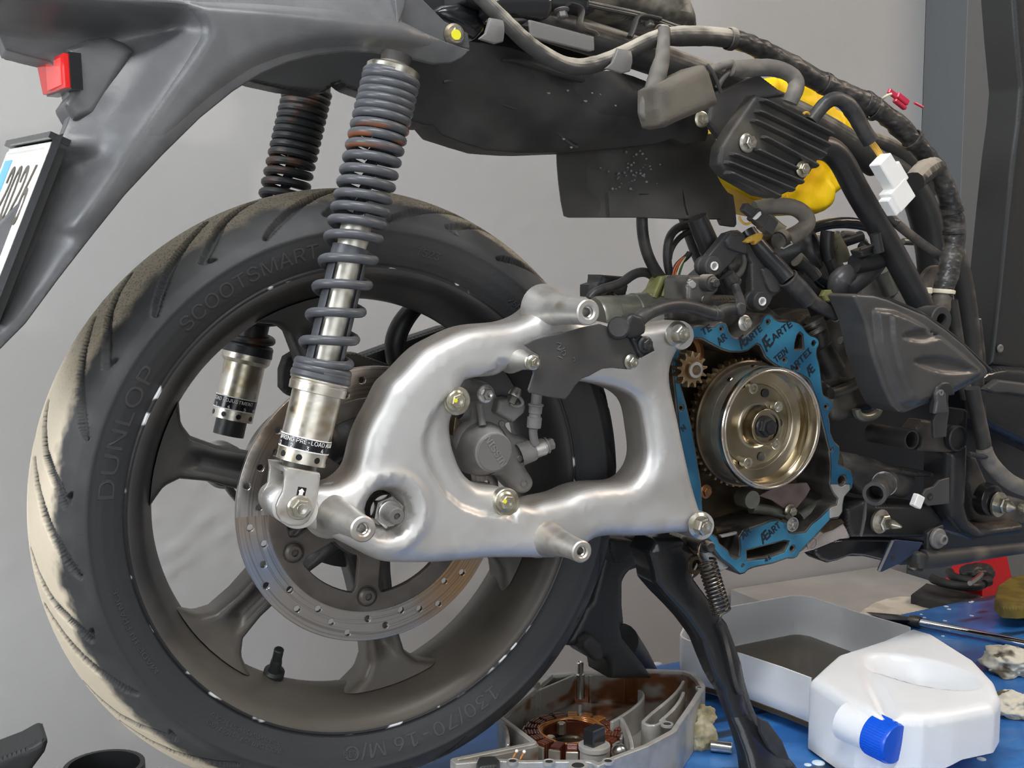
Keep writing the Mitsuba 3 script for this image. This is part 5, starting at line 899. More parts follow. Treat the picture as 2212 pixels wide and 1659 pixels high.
put('oil_baffle', relief(K('G2', (1050, 690), (1300, 560), (1600, 540), (1640, 610), (1590, 700), (1480, 832), (1340, 832), (1200, 742)), -0.088, 0.002, R=0.0007, res=0.006), mat('m_baffle', mottle((0.17, 0.125, 0.115), (0.10, 0.075, 0.065), 40), 0.4) or 'm_baffle', EN, label='brownish oil baffle')
put('bolt', bolt(K('G2', (1405, 860))[0], -0.090, 0.0052, 0.0065), 'm_zinc_yellow', EN)
put('bolt', bolt(K('G2', (445, 640))[0], -0.086, 0.0050, 0.005), 'm_bronze', EN)
put('dowel_ring', lathe(U(K('G2', (1425, 1012)), -0.106)[0] * [1, 0, 1] + [0, -0.100, 0], OUT, [(0.0078, -0.002), (0.0078, 0.0075), (0.0064, 0.0078), (0.0060, 0.002), (0, 0.002)], 32), 'm_steel', EN)
put('oil_pipe', lathe(U(K('G2', (1455, 1025)), -0.106)[0] * [1, 0, 1] + [0, -0.100, 0], OUT, [(0.0036, 0.0), (0.0036, 0.0055), (0.0028, 0.0055), (0.0026, 0.001), (0, 0.001)], 24), 'm_chrome', EN)
put('spindle', lathe(U(K('G2', (850, 700)), -0.075)[0], OUT, [(0, 0), (0.010, 0), (0.010, 0.018), (0.0095, 0.019), (0, 0.019)], 28), 'm_starter', EN)
put('casting_rib', cat(tube(V(*at(-0.078, K('G2', (540, 1090), (900, 1030), (1250, 940)))), 0.0045)), 'm_oily', EN)
put('casting_rib', tube(V(*at(-0.080, K('G2', (960, 830), (1180, 860), (1400, 930)))), 0.006), 'm_starter', EN)
put('casting_rib', tube(V(*at(-0.076, K('G2', (1500, 960), (1700, 860), (1880, 760)))), 0.0095), 'm_starter', EN)
put('flange_edge', relief(K('G2', (615, 1142), (850, 1092), (862, 1122), (630, 1172)), -0.094, 0.004, R=0.001, res=0.004), 'm_case', EN)
put('lower_casting', relief(K('G2', (380, 1300), (485, 1290), (620, 1402), (740, 1492), (725, 1515), (615, 1570), (440, 1420)), -0.096, 0.05, R=0.004, res=0.005), 'm_case', EN, label='bright aluminium corner')
put('lower_casting', relief(K('G2', (1470, 1380), (1540, 1310), (1720, 1110), (1860, 950), (1960, 930), (2020, 1000), (2060, 1060), (2110, 1180), (1990, 1192), (1700, 1310), (1560, 1352)), -0.094, 0.06, R=0.004, res=0.005), mat('m_case_pink', mottle((0.50, 0.44, 0.41), (0.38, 0.33, 0.30), 40), 0.4, metal=0.5) or 'm_case_pink', EN, label='bright aluminium edge of the case')
put('casting_ring', lathe(U(K('G2', (1655, 1230)), -0.0945)[0], OUT, [(0.0072, 0), (0.0072, 0.0006), (0.0060, 0.0006), (0.0060, 0)], 30), 'm_case', EN)
put('flange_pocket', relief(K('G2', (1740, 1085), (1860, 965), (1990, 950), (2030, 1000), (1900, 1080), (1790, 1120)), -0.0955, 0.004, R=0.001, res=0.005), 'm_oily', EN)
# ------------------------------------------------------------------ stand pivot under the swingarm corner
put('pivot_plate', relief(K('G2', (200, 1130), (380, 1150), (520, 1250), (500, 1330), (440, 1420), (300, 1620), (200, 1640), (110, 1560), (90, 1420), (110, 1200)), -0.085, 0.02, R=0.003, res=0.005), 'm_grimy', BIKE)
put('pivot_washer', lathe(U(K('G2', (262, 1450)), -0.090)[0], OUT, [(0.0175, -0.004), (0.0175, 0), (0.0165, 0.0012), (0.010, 0.0012), (0.010, 0.0095), (0.009, 0.0115), (0.0055, 0.0115), (0.005, 0.006), (0, 0.006)], 40), 'm_oily', BIKE, label='rusty washer and hollow pin of the stand pivot')
put('spring_pin', cat(lathe(U(K('G2', (400, 1240)), -0.10)[0] * [1, 0, 1] + [0, -0.085, 0], OUT, [(0.0085, 0), (0.0085, 0.012), (0.0078, 0.014), (0.0078, 0.022), (0.0055, 0.0225), (0.0055, 0.030), (0.0045, 0.031), (0, 0.0305)], 32)), 'm_grimy', BIKE)
mat('m_alu_bright', (0.8, 0.8, 0.78), 0.45, metal=0.3)
# ------------------------------------------------------------------ engine parts in front of and above the crankcase
put('engine_backdrop', relief([(1500, 640), (1590, 560), (1700, 500), (1800, 520), (1850, 600), (1880, 700), (1960, 720), (2060, 760), (2100, 830), (2230, 830), (2230, 1190), (2000, 1205), (1780, 1205), (1760, 1180), (1700, 1000), (1540, 900)], 0.05, 0.06, R=0.01, res=0.015), 'm_black', EN)
put('cylinder_block', relief(K('h', (480, 1080), (560, 1000), (700, 960), (860, 1000), (930, 1060), (1000, 1400), (1090, 1659), (1090, 1780), (990, 1800), (640, 1800), (600, 1400)), -0.04, 0.08, R=0.012, res=0.005, rings=6, hf=lambda p, d: 0.006 * (meshkit.fbm(np.stack([p[:, 0] * 34, p[:, 1] * 34, 0 * p[:, 0]], 1), 3, 8) - 0.4)), 'm_alu_dark', EN, label='grimy cylinder casting')
for pts, r, m_ in ((((1758, 690), (1768, 720), (1775, 750)), 0.011, 'm_alu_dark'), (((1770, 745), (1785, 775), (1800, 800)), 0.015, 'm_alu_dark'), (((1815, 735), (1850, 738)), 0.0042, 'm_starter'), (((1795, 850), (1830, 838), (1860, 820)), 0.0065, 'm_alu_dark'), (((1850, 700), (1866, 740), (1880, 800)), 0.0078, 'm_black_gloss')):
    put('casting_pipe', tube(V(*at(-0.07, pts)), r, n=16), m_, EN)
for (a, b), r in (((1752, 700), 0.0115), ((1758, 715), 0.0135)):
    q = U([(a, b)], -0.07)[0]; put('pipe_collar', lathe(q, (0.4, -0.3, -1), [(r * 0.8, -0.002), (r, 0), (r, 0.003), (r * 0.8, 0.005)], 28), 'm_alu_dark', EN)
put('oil_filter_casting', relief(K('l', (690, 90), (760, 60), (900, 60), (1060, 120), (1092, 260), (1080, 310), (930, 330), (900, 380), (740, 430), (700, 300)), -0.062, 0.05, R=0.012, res=0.005, rings=6), 'm_alu_dark', EN)
put('casting_lip', tube(V(*at(-0.072, K('l', (920, 300), (960, 360), (1050, 350), (1090, 300)))), 0.005), 'm_starter', EN)
put('starter_motor', cat(lathe(U([(1285, 690)], -0.03)[0], (1, 0.0, 0.05), [(0, 0), (0.022, 0), (0.0235, 0.003), (0.0235, 0.020), (0.0228, 0.021), (0.0228, 0.045), (0.0238, 0.046), (0.0238, 0.085), (0, 0.085)], 48)), 'm_starter', EN, label='olive grey starter motor')
put('starter_band', lathe(U([(1370, 688)], -0.03)[0], (1, 0.0, 0.05), [(0.0242, 0), (0.0246, 0.001), (0.0246, 0.026), (0.0242, 0.028)], 48), 'm_case', EN)
put('engine_top', relief([(1440, 660), (1520, 640), (1640, 640), (1700, 690), (1690, 720), (1590, 720), (1480, 715), (1440, 700)], -0.06, 0.06, R=0.008, res=0.006), 'm_alu_dark', EN)
put('mount_block', relief(K('E1', (682, 1300), (680, 1180), (690, 1000), (745, 942), (940, 942), (1000, 990), (1140, 1010), (1135, 1160), (1040, 1240), (1085, 1390), (900, 1380)), -0.115, 0.04, R=0.004, res=0.004), 'm_alu_dark', EN, label='scuffed mounting block')
put('scuff', relief(K('E1', (700, 1040), (760, 1010), (815, 1060), (800, 1110), (760, 1130), (710, 1090)), -0.1162, 0.002, R=0.0006, res=0.003), 'm_case', EN)
q = U(K('E1', (1050, 1050)), -0.128)[0] * [1, 0, 1]
put('boss_bolt', cat(lathe(q + [0, -0.112, 0], OUT, [(0.0085, 0), (0.0085, 0.012), (0.0075, 0.014), (0, 0.014)], 30), bolt(None, 0, 0.0046, 0.007, c=q + [0.001, -0.125, 0])), 'm_grimy', EN)
put('cast_plug', lathe(U(K('E1', (930, 1290)), -0.1155)[0], OUT, [(0.0050, -0.002), (0.0050, 0.001), (0.0044, 0.0016), (0, 0.0016)], 24), 'm_alu_dark', EN)
MB = put('mount_bracket', relief(K('E1', (1242, 348), (1400, 300), (1500, 370), (1560, 480), (1720, 660), (1905, 880), (2062, 1120), (1900, 1240), (1850, 1350), (1760, 1430), (1640, 1430), (1590, 1340), (1582, 760), (1530, 645), (1410, 655), (1300, 785), (1222, 860), (1150, 940), (1000, 960), (900, 900), (890, 790), (960, 690)), -0.098, 0.010, R=0.002, res=0.005), 'm_plate_black', EN, label='black pressed steel bracket with rubber bushes')
put('bracket_fold', relief(K('E1', (1235, 440), (1300, 360), (1480, 360), (1530, 470), (1535, 640), (1440, 625), (1300, 575), (1245, 520)), -0.103, 0.005, R=0.002, res=0.005), 'm_plate_black', MB)
put('bracket_fold', relief(K('E1', (1730, 850), (1800, 830), (1900, 880), (2060, 980), (2050, 1080), (1960, 1190), (1880, 1190), (1820, 1110)), -0.103, 0.005, R=0.002, res=0.005), 'm_plate_black', MB)
for c_ in (K('E1', (1060, 812))[0], K('E1', (1735, 1308))[0]):
    q = U([c_], -0.115)[0] * [1, 0, 1]
    B = put('rubber_bush', lathe(q + [0, -0.094, 0], OUT, [(0, 0), (0.0092, 0), (0.0100, 0.002), (0.0098, 0.006), (0.0084, 0.0075), (0.0098, 0.010), (0.0098, 0.019), (0.0088, 0.0205), (0.0044, 0.0205)], 44), 'm_black_matt', MB)
    put('bush_sleeve', lathe(q + [0, -0.1145, 0], OUT, [(0.0044, -0.004), (0.0044, 0.0014), (0.0036, 0.0016), (0.0032, 0.001), (0.0030, -0.01), (0, -0.01)], 30), 'm_alu_bright', MB)

# hoses and cables
def hose(name, pts, r, m_, lab=None, **k): return put(name, tube(V(*pts), r, n=16, seg=56, **k), m_, EN, label=lab)
hose('hose', ((1388, 440, -0.03), (1391, 520, -0.03), (1408, 570, -0.03), (1436, 610, -0.03)), 0.0060, 'm_hose')
hose('hose', ((1490, 485, -0.02), (1462, 494, -0.025), (1446, 515, -0.03), (1441, 545, -0.03), (1443, 575, -0.03), (1450, 600, -0.03)), 0.0045, 'm_hose')
hose('hose', ((1495, 500, -0.02), (1470, 512, -0.025), (1452, 535, -0.028), (1446, 560, -0.03)), 0.0030, 'm_hose')
hose('cable', ((1490, 545, -0.045), (1482, 556, -0.045), (1468, 568, -0.045), (1458, 585, -0.045)), 0.0032, 'm_black_dusty')
for o, m_ in ((0, 'm_wire_orange'), (4, 'm_wire_orange'), (9, 'm_cream_plastic'), (13, 'm_wire_green')):
    hose('wire', ((1478 + o * 0.3, 556, -0.05), (1460 + o, 575, -0.052), (1453 + o, 600, -0.052)), 0.0010, m_)
hose('hose', ((1275, 645, -0.02), (1300, 625, -0.02), (1340, 612, -0.02), (1365, 595, -0.02), (1390, 588, -0.02), (1412, 598, -0.02), (1425, 625, -0.02)), 0.0050, 'm_hose')
put('relay_bracket', relief(K('g', (862, 690), (1050, 705), (1068, 780), (1050, 850), (900, 862), (800, 866), (798, 770), (858, 750)), 0.0, 0.03, R=0.004, res=0.006), 'm_black', EN)
for c_ in ((840, 810), (990, 790)): put('relay_bush', lathe(U(K('g', c_), -0.004)[0], OUT, [(0.0085, -0.01), (0.0085, 0.002), (0.007, 0.003), (0.004, 0.003), (0, 0.002)], 28), 'm_hose', EN)
GC = put('green_connector', cat(relief(K('g', (1205, 890), (1235, 838), (1275, 800), (1318, 702), (1400, 692), (1440, 700), (1500, 765), (1492, 830), (1470, 885)), -0.042, 0.02, R=0.003, res=0.004)), 'm_green_plastic', EN, label='translucent olive green plug')
for a, b in (((1325, 715), (1260, 870)), ((1375, 700), (1330, 860)), ((1440, 720), (1400, 880))): put('rib', tube(U(K('g', a, b), -0.043), 0.0036, path=False, n=10), 'm_green_plastic', GC)
hose('breather_hose', ((1372, 705, -0.165), (1388, 684, -0.165), (1425, 666, -0.160), (1470, 660, -0.155), (1515, 670, -0.150), (1545, 678, -0.148), (1556, 676, -0.148)), [0.0070, 0.0066, 0.0064, 0.0064, 0.0064, 0.0066], 'm_hose', 'thick black rubber hose')
q0, q1 = V((1543, 677, -0.148), (1556, 677, -0.148)); wrap_ring(q0, q1 - q0, 0.0074, 'm_hose', EN, 'hose_clip', 0.0015)
hose('hose_joint', ((1550, 676, -0.148), (1572, 668, -0.145), (1598, 670, -0.14)), [0.0056, 0.0058, 0.0050], 'm_black_dusty')
hose('hose_joint', ((1600, 672, -0.142), (1600, 655, -0.13), (1596, 640, -0.12), (1588, 618, -0.11)), [0.0052, 0.0048, 0.0045, 0.0045], 'm_hose')
put('tee_tag', relief(K('E1', (1380, 1400), (1395, 1330), (1450, 1305), (1500, 1320), (1530, 1360), (1520, 1480), (1470, 1530), (1420, 1500)), -0.150, 0.006, R=0.003, res=0.003), 'm_hose', EN)
put('hose_boot', tube(V(*at(-0.10, K('E1', (1230, 930), (1300, 1040), (1340, 1090)))), [0.008, 0.009, 0.0085], n=18), 'm_hose', EN)
put('hose_collar', tube(V(*at(-0.102, K('E1', (1250, 1000), (1400, 1040)))), 0.0048, n=14), 'm_hose', EN)
hose('hose', tuple(at(-0.09, K('E1', (1470, 640), (1475, 780), (1430, 900), (1350, 960)))), 0.0032, 'm_hose_grey')
put('bolt', bolt(K('E1', (1485, 1612))[0], -0.115, 0.0055, 0.0065), 'm_zinc', EN)
CLP = put('hose_clamp', relief(K('g', (1065, 1010), (1100, 985), (1180, 1010), (1205, 1090), (1200, 1140), (1140, 1180), (1070, 1180), (1030, 1090)), -0.176, 0.012, R=0.004, res=0.003), 'm_black', EN, label='black hose clamp and its bolted foot')
put('clamp_ear', lathe(U(K('g', (985, 1100)), -0.172)[0], (-0.5, -0.8, 0.2), [(0, -0.008), (0.0098, -0.008), (0.0100, 0.002), (0.0085, 0.004), (0, 0.004)], 28), 'm_hose', CLP)
put('clamp_foot', relief(K('g', (1085, 1180), (1150, 1150), (1190, 1170), (1215, 1240), (1260, 1240), (1270, 1275), (1180, 1335), (1160, 1325)), -0.172, 0.008, R=0.002, res=0.003), 'm_black_gloss', CLP)
put('clamp_edge', tube(U(K('g', (1165, 1330), (1262, 1278)), -0.174), 0.0008, path=False, n=8), 'm_chrome', CLP)
put('clamp_bolt', bolt(K('g', (1190, 1228))[0], -0.173, 0.0052, 0.0065), 'm_black', CLP)
put('pipe', tube(V((1615, 500, -0.09), (1650, 545, -0.10), (1685, 582, -0.105), (1705, 605, -0.11)), [0.0085, 0.0088, 0.0088, 0.0085], n=20), 'm_frame', EN)
a, b = V((1703, 602, -0.11), (1748, 650, -0.112)); wrap_ring(a, b - a, 0.0110, 'm_hose', EN, 'pipe_ring', 0.0016)
put('pipe_collar', tube([a, b], [0.0102, 0.0108, 0.0098], n=20), 'm_hose', EN)
hose('cable', ((1740, 640, -0.112), (1772, 662, -0.112), (1810, 682, -0.11), (1865, 692, -0.10)), [0.0075, 0.0066, 0.0060, 0.0062], 'm_hose')
a, b = V((1808, 680, -0.111), (1828, 688, -0.11)); wrap_ring(a, b - a, 0.0078, 'm_hose_grey', EN, 'cable_ring', 0.0016)
hose('fuel_hose', ((1630, 452, -0.08), (1665, 446, -0.085), (1702, 446, -0.09), (1732, 458, -0.092), (1744, 478, -0.094), (1728, 500, -0.096), (1680, 522, -0.10)), 0.0086, 'm_hose_grey', 'dusty grey-brown U-shaped fuel hose')
a, b = V((1690, 517, -0.099), (1676, 525, -0.1)); wrap_ring(a, b - a, 0.0102, 'm_grimy', EN, 'hose_clamp', 0.004)
put('hose_clip', tube(V(*at(-0.112, K('E2', (-20, 500), (10, 510), (110, 455), (90, 430)))), 0.0011, path=False, n=8), 'm_chrome', EN)
put('grey_fitting', tube(V((1650, 470, -0.08), (1672, 492, -0.085), (1690, 505, -0.09)), 0.0088, n=16), mat('m_olive', mottle((0.20, 0.19, 0.13), (0.14, 0.13, 0.09), 50), 0.5) or 'm_olive', EN)
CN = part('sensor_plug', EN, 'black sensor plug with a yellow boot')
a, d, s, Rm = oriented((1598, 440), (1665, 492), -0.115, 0, 0, 0)
put('shell', cat(box(a + d * 0.026, (0.016, 0.013, 0.012), Rm), box(a + d * 0.012, (0.014, 0.009, 0.009), Rm), box(a + d * 0.040, (0.014, 0.015, 0.013), Rm)), 'm_plate_black', CN)
put('yellow_boot', relief(K('E1', (1510, 470), (1600, 400), (1740, 340), (1770, 370), (1740, 450), (1650, 515), (1630, 470), (1560, 490)), -0.11, 0.008, R=0.003, res=0.003), 'm_wire_yellow', CN)
put('wire', tube(V(*at(-0.115, K('E1', (1415, 110), (1440, 180), (1500, 220), (1570, 195)))), 0.0012, n=8), 'm_wire_yellow', CN)
put('chip', relief(K('E1', (1615, 140), (1690, 60), (1720, 40), (1725, 90), (1680, 140), (1640, 165)), -0.124, 0.002, R=0.0005, res=0.003), 'm_white_plastic', CN)
put('throttle_body', lathe(U([(1745, 540)], -0.05)[0], (0.55, -0.75, 0.3), [(0, -0.03), (0.022, -0.03), (0.022, -0.004), (0.0245, 0), (0.0245, 0.006), (0.022, 0.010), (0.015, 0.010), (0.0145, 0.004), (0, 0.004)], 44), 'm_black', EN, label='round black throttle body')
put('throttle_cable', tube(V((1745, 497, -0.04), (1790, 484, -0.04), (1840, 482, -0.04), (1880, 492, -0.04)), [0.0062, 0.006, 0.0066, 0.006], n=14, wob=0.05), 'm_black_gloss', EN)
IN_ = put('intake_pipe', tube(V((1905, 545, -0.085), (1880, 572, -0.085), (1852, 596, -0.085), (1826, 618, -0.08), (1812, 650, -0.06)), [0.0115, 0.0150, 0.0150, 0.0142, 0.013], n=26), 'm_plate_black', EN, label='bulging black rubber intake pipe')
put('intake_bulge', tube(V((1835, 590, -0.09), (1815, 606, -0.09), (1808, 640, -0.085)), [0.010, 0.0125, 0.010], n=20), 'm_plate_black', IN_)
put('intake_band', tube(V((1862, 528, -0.09), (1885, 542, -0.10), (1908, 530, -0.095)), 0.0058, n=14), 'm_black_gloss', IN_)
for pts, r, m_ in ((((1800, 515), (1815, 540), (1822, 565)), 0.008, 'm_olive'), (((1788, 500), (1786, 530), (1790, 560)), 0.0075, 'm_black'), (((1800, 530), (1830, 520), (1860, 510)), 0.006, 'm_black'), (((1820, 505), (1850, 510), (1870, 525)), 0.0035, 'm_hose_grey'), (((1720, 600), (1760, 650), (1775, 690)), 0.0105, 'm_black'), (((1722, 560), (1745, 580), (1760, 600)), 0.0085, 'm_grimy'), (((1755, 592), (1775, 610), (1800, 618)), 0.007, 'm_black_gloss'), (((1785, 560), (1795, 580), (1800, 600)), 0.004, 'm_grimy')):
    put('engine_fitting', tube(V(*at(-0.06, pts)), r, n=14), m_, EN)
put('white_cover', cat(relief([(1752, 505), (1790, 503), (1800, 520), (1790, 535), (1760, 530)], -0.02, 0.01, R=0.002, res=0.005)), 'm_case', EN)
for c_ in ((1805, 504), (1822, 505)): put('white_plug', box(U([c_], -0.03)[0], (0.007, 0.008, 0.006)), 'm_white_plastic', EN)
put('yellow_plug', lathe(U([(1782, 640)], -0.085)[0], (-0.2, -1, 0.1), [(0, 0), (0.0075, 0), (0.0075, 0.006), (0.006, 0.008), (0, 0.008)], 6), 'm_green_plastic', EN)
put('washer_lug', lathe(U([(1808, 640)], -0.085)[0], OUT, [(0.0098, 0), (0.0098, 0.003), (0.009, 0.0036), (0.0045, 0.0036), (0.0045, 0)], 32), 'm_plate_black', EN)
put('engine_hanger', relief([(1900, 560), (1960, 560), (1992, 610), (1995, 640), (1940, 690), (1880, 660), (1860, 640), (1880, 600)], 0.02, 0.02, R=0.003, res=0.006), mat('m_grey_cover', (0.30, 0.29, 0.265), 0.5) or 'm_grey_cover', EN, label='pale grey cover')
put('hanger_bolt', bolt((1922, 626), 0.015, 0.0075, 0.008), 'm_starter', EN)
put('hanger_sleeve', tube(V((1905, 585, 0.0), (1915, 610, 0.0), (1925, 632, 0.0)), 0.0100, n=16), 'm_starter', EN)
put('light_rod', tube(V((1950, 522, 0.02), (1988, 523, 0.02)), 0.0042, n=12), 'm_starter', EN)
put('rust_lug', relief(K('E2', (750, 1110), (860, 1090), (900, 1290), (800, 1290), (760, 1200)), -0.085, 0.01, R=0.003, res=0.004), mat('m_rust', mottle((0.26, 0.15, 0.085), (0.16, 0.10, 0.065), 60), 0.7) or 'm_rust', EN)
put('round_plate', lathe(U([(2022, 622)], -0.07)[0], OUT, [(0, -0.004), (0.026, -0.004), (0.026, -0.002), (0.0245, 0), (0, 0)], 48), 'm_hose_grey', FR)
# ------------------------------------------------------------------ black triangular cover
co = [(1854, 640), (1861, 635), (1900, 638), (1930, 647), (1965, 662), (2012, 682), (2057, 714), (2096, 746), (2141, 792), (2147, 804), (2141, 816), (2075, 850), (2045, 862), (1967, 894), (1953, 892), (1937, 878), (1923, 850), (1905, 800), (1895, 770), (1880, 700), (1868, 670)]
CY = -0.165
inner = poly([(1898, 672), (1940, 676), (1985, 698), (2040, 735), (2090, 775), (2125, 806), (2070, 838), (1985, 872), (1955, 868), (1935, 830), (1905, 740)], CY)
pan = poly([(1925, 678), (1965, 690), (2010, 715), (2060, 750), (2110, 795), (2118, 806), (2060, 838), (1985, 868), (1970, 858), (1945, 800), (1928, 730)], CY)
def lens(c0, c1, w):
    a, b = U([c0], CY)[0][[0, 2]], U([c1], CY)[0][[0, 2]]; L = np.linalg.norm(b - a); t = (b - a) / L; n_ = np.array([-t[1], t[0]]); ww = mm(w, CY, c0)
    def f(p):
        s = (p - a) @ t / L; v = (p - a) @ n_; k = np.clip(1 - (2 * s - 1) ** 2, 0, 1) * (s > 0) * (s < 1); return np.clip(1 - (v / (ww * k + 1e-6)) ** 2, 0, 1) * np.sqrt(k) * np.where(v > 0, 1.0, 1.0)
    return f
l1, l2 = lens((1942, 726), (2038, 724), 15), lens((1966, 778), (2106, 800), 18)
def ch(p, d):
    P_ = shapely.points(p); di = shapely.distance(inner.boundary, P_) * np.where(shapely.contains_xy(inner, p[:, 0], p[:, 1]), 1, -1)
    dp_ = shapely.distance(pan.boundary, P_) * np.where(shapely.contains_xy(pan, p[:, 0], p[:, 1]), 1, -1)
    return -0.006 * np.clip((0.001 - di) / 0.003, 0, 1) + 0.003 * np.clip((dp_ + 0.001) / 0.002, 0, 1) - 0.0045 * np.minimum(1, 1.6 * l1(p)) - 0.005 * np.minimum(1, 1.6 * l2(p))
TC = put('side_cover', relief(co, CY, 0.045, R=0.004, res=0.0030, hf=ch, rings=5), mat('m_cover', mottle((0.05, 0.049, 0.049), (0.062, 0.06, 0.059), 30), 0.34, spec=0.55) or 'm_cover', BIKE, smooth=45, label='black plastic triangular cover with two lens-shaped dimples')
put('cover_lip', tube(V(*at(-0.150, [(1858, 642), (1900, 645), (1935, 655), (1975, 672), (2030, 705), (2090, 755), (2138, 800)])), 0.0028, n=10), 'm_black_gloss', TC)
put('cover_back', relief([(1852, 640), (1870, 640), (1900, 700), (1960, 890), (1925, 870), (1893, 790), (1872, 720)], -0.125, 0.02, R=0.002, res=0.005), 'm_black', TC)
put('cover_notch', relief(K('l', (1535, 190), (1545, 130), (1590, 90), (1640, 85), (1680, 130), (1690, 190), (1640, 200), (1630, 330), (1540, 335)), -0.172, 0.01, R=0.003, res=0.004), 'm_black', TC)
put('stay_tab', relief(K('l', (1540, 180), (1560, 150), (1590, 150), (1615, 180), (1620, 260), (1632, 330), (1530, 335), (1545, 250)), -0.1765, 0.004, R=0.0015, res=0.003), 'm_plate_black', BIKE)
put('stay_tab_hole', lathe(U(K('l', (1575, 172)), -0.1768)[0], OUT, [(0.0032, -0.001), (0.0032, 0.0004), (0.0014, 0.0004), (0.0012, -0.001), (0, -0.001)], 20), 'm_caliper_dark', BIKE)
# ------------------------------------------------------------------ lower right: frame, hoses, studs
q = U(K('E3', (965, 510)), -0.12)[0] * [1, 0, 1]
LG = put('link_tube', lathe(q + [0, -0.06, 0], OUT, [(0.0108, 0), (0.0108, 0.060), (0.0102, 0.0612), (0.0090, 0.0612), (0.0086, 0.060), (0.0086, 0.02), (0, 0.02)], 44), 'm_black_dusty', FR, label='open end of a black steel tube')
put('link_plate', relief(K('E3', (1000, 400), (1080, 290), (1200, 300), (1260, 420), (1400, 340), (1500, 370), (1590, 460), (1600, 560), (1520, 640), (1380, 655), (1040, 640), (1080, 560), (1090, 480)), -0.098, 0.02, R=0.004, res=0.005), 'm_black_dusty', FR)
put('link_end', lathe(U(K('E3', (1440, 490)), -0.10)[0], OUT, [(0.0148, 0), (0.0148, 0.006), (0.0128, 0.007), (0.0125, 0.002), (0, 0.002)], 40), 'm_black', FR)
put('side_bracket', relief(K('E3', (1240, 0), (1370, 0), (1390, 200), (1370, 340), (1360, 480), (1220, 500), (1210, 300), (1250, 200)), -0.125, 0.004, R=0.0015, res=0.005), 'm_plate_black', FR)
put('channel', relief(K('E3', (1400, 640), (1600, 560), (1610, 180), (1640, 180), (1620, 900), (1600, 1250), (1640, 1400), (1760, 1500), (2240, 1440), (2240, 1560), (1900, 1600), (1720, 1640), (1560, 1560), (1420, 1380), (1390, 1200)), -0.100, 0.04, R=0.012, res=0.005, rings=7), 'm_frame', FR, label='black frame member curving forward')
put('channel_web', relief(K('E3', (1600, 650), (1700, 700), (1850, 1050), (2000, 1120), (2240, 1180), (2240, 1460), (1800, 1490), (1690, 1400), (1640, 1250), (1600, 1000)), -0.075, 0.02, R=0.006, res=0.006), 'm_black_dusty', FR)
put('hose', tube(V(*at(-0.11, K('E3', (1640, -60), (1680, 150), (1740, 420), (1770, 600)))), 0.0085, n=18), 'm_black_dusty', FR)
put('hose', tube(V(*at(-0.115, K('E3', (1770, 620), (1840, 760), (1960, 900), (2080, 990), (2240, 1060)))), 0.0092, n=18, wob=0.05), 'm_hose_grey', FR, label='dusty grey cable sleeve')
put('cable_clip', tube(V(*at(-0.12, K('E3', (1600, 670), (1700, 690), (1770, 700), (1830, 660)))), 0.0028, n=10), 'm_black', FR)
put('radiator_pipe', tube(V((1800, 1005, -0.07), (1870, 1020, -0.07), (1950, 1045, -0.065)), 0.0165, n=28), 'm_black_dusty', FR)
DH = put('drain_hose', lathe(U(K('E3', (560, 1112)), -0.150)[0], (-0.75, -0.55, -0.02), [(0.0122, -0.075), (0.0122, -0.004), (0.0128, -0.001), (0.0122, 0.0), (0.0088, 0.0), (0.0084, -0.002), (0.0084, -0.03), (0, -0.03)], 44), 'm_hose', FR, label='short cut rubber hose end')
cc = U(K('E3', (560, 1112)), -0.150)[0] - np.array([-0.75, -0.55, -0.02]) / 0.9303 * 0.058
put('wire_clamp', lathe(cc, (-0.75, -0.55, -0.02), [(0.0126, -0.0008), (0.0136, -0.0008), (0.0136, 0.0008), (0.0126, 0.0008)], 44), 'm_chrome', FR)
put('clamp_crimp', box(U(K('E3', (1030, 1190)), -0.135)[0], (0.012, 0.008, 0.014), ax3((0, 1, 0), 0.45)), 'm_white_plastic', FR, label='white clamp crimp')
put('bracket_plate', relief(K('E3', (1095, 1120), (1130, 1060), (1220, 1030), (1280, 960), (1390, 930), (1390, 1220), (1160, 1245), (1110, 1200)), -0.115, 0.003, R=0.001, res=0.005), 'm_plate_black', FR)
put('bracket_hole', lathe(U(K('E3', (1175, 1140)), -0.1155)[0], OUT, [(0.0040, -0.001), (0.0040, 0.0006), (0.0024, 0.0008), (0, -0.0005)], 24), 'm_black', FR)
put('engine_mount', relief(K('E3', (240, 700), (400, 680), (700, 800), (1240, 880), (1240, 930), (1000, 930), (860, 900), (720, 940), (520, 1000), (470, 1140), (350, 1020), (250, 850)), -0.085, 0.04, R=0.006, res=0.006), 'm_black_dusty', FR)
put('engine_mount', relief(K('E3', (250, 1280), (460, 1180), (560, 1240), (900, 1240), (1200, 1240), (1350, 1420), (1200, 1560), (1100, 1600), (300, 1600), (250, 1400)), -0.08, 0.05, R=0.006, res=0.006), 'm_black', FR)
put('mount_rib', tube(V(*at(-0.09, K('E3', (460, 1180), (440, 1400), (405, 1580)))), 0.002, n=8), 'm_plate_black', FR)
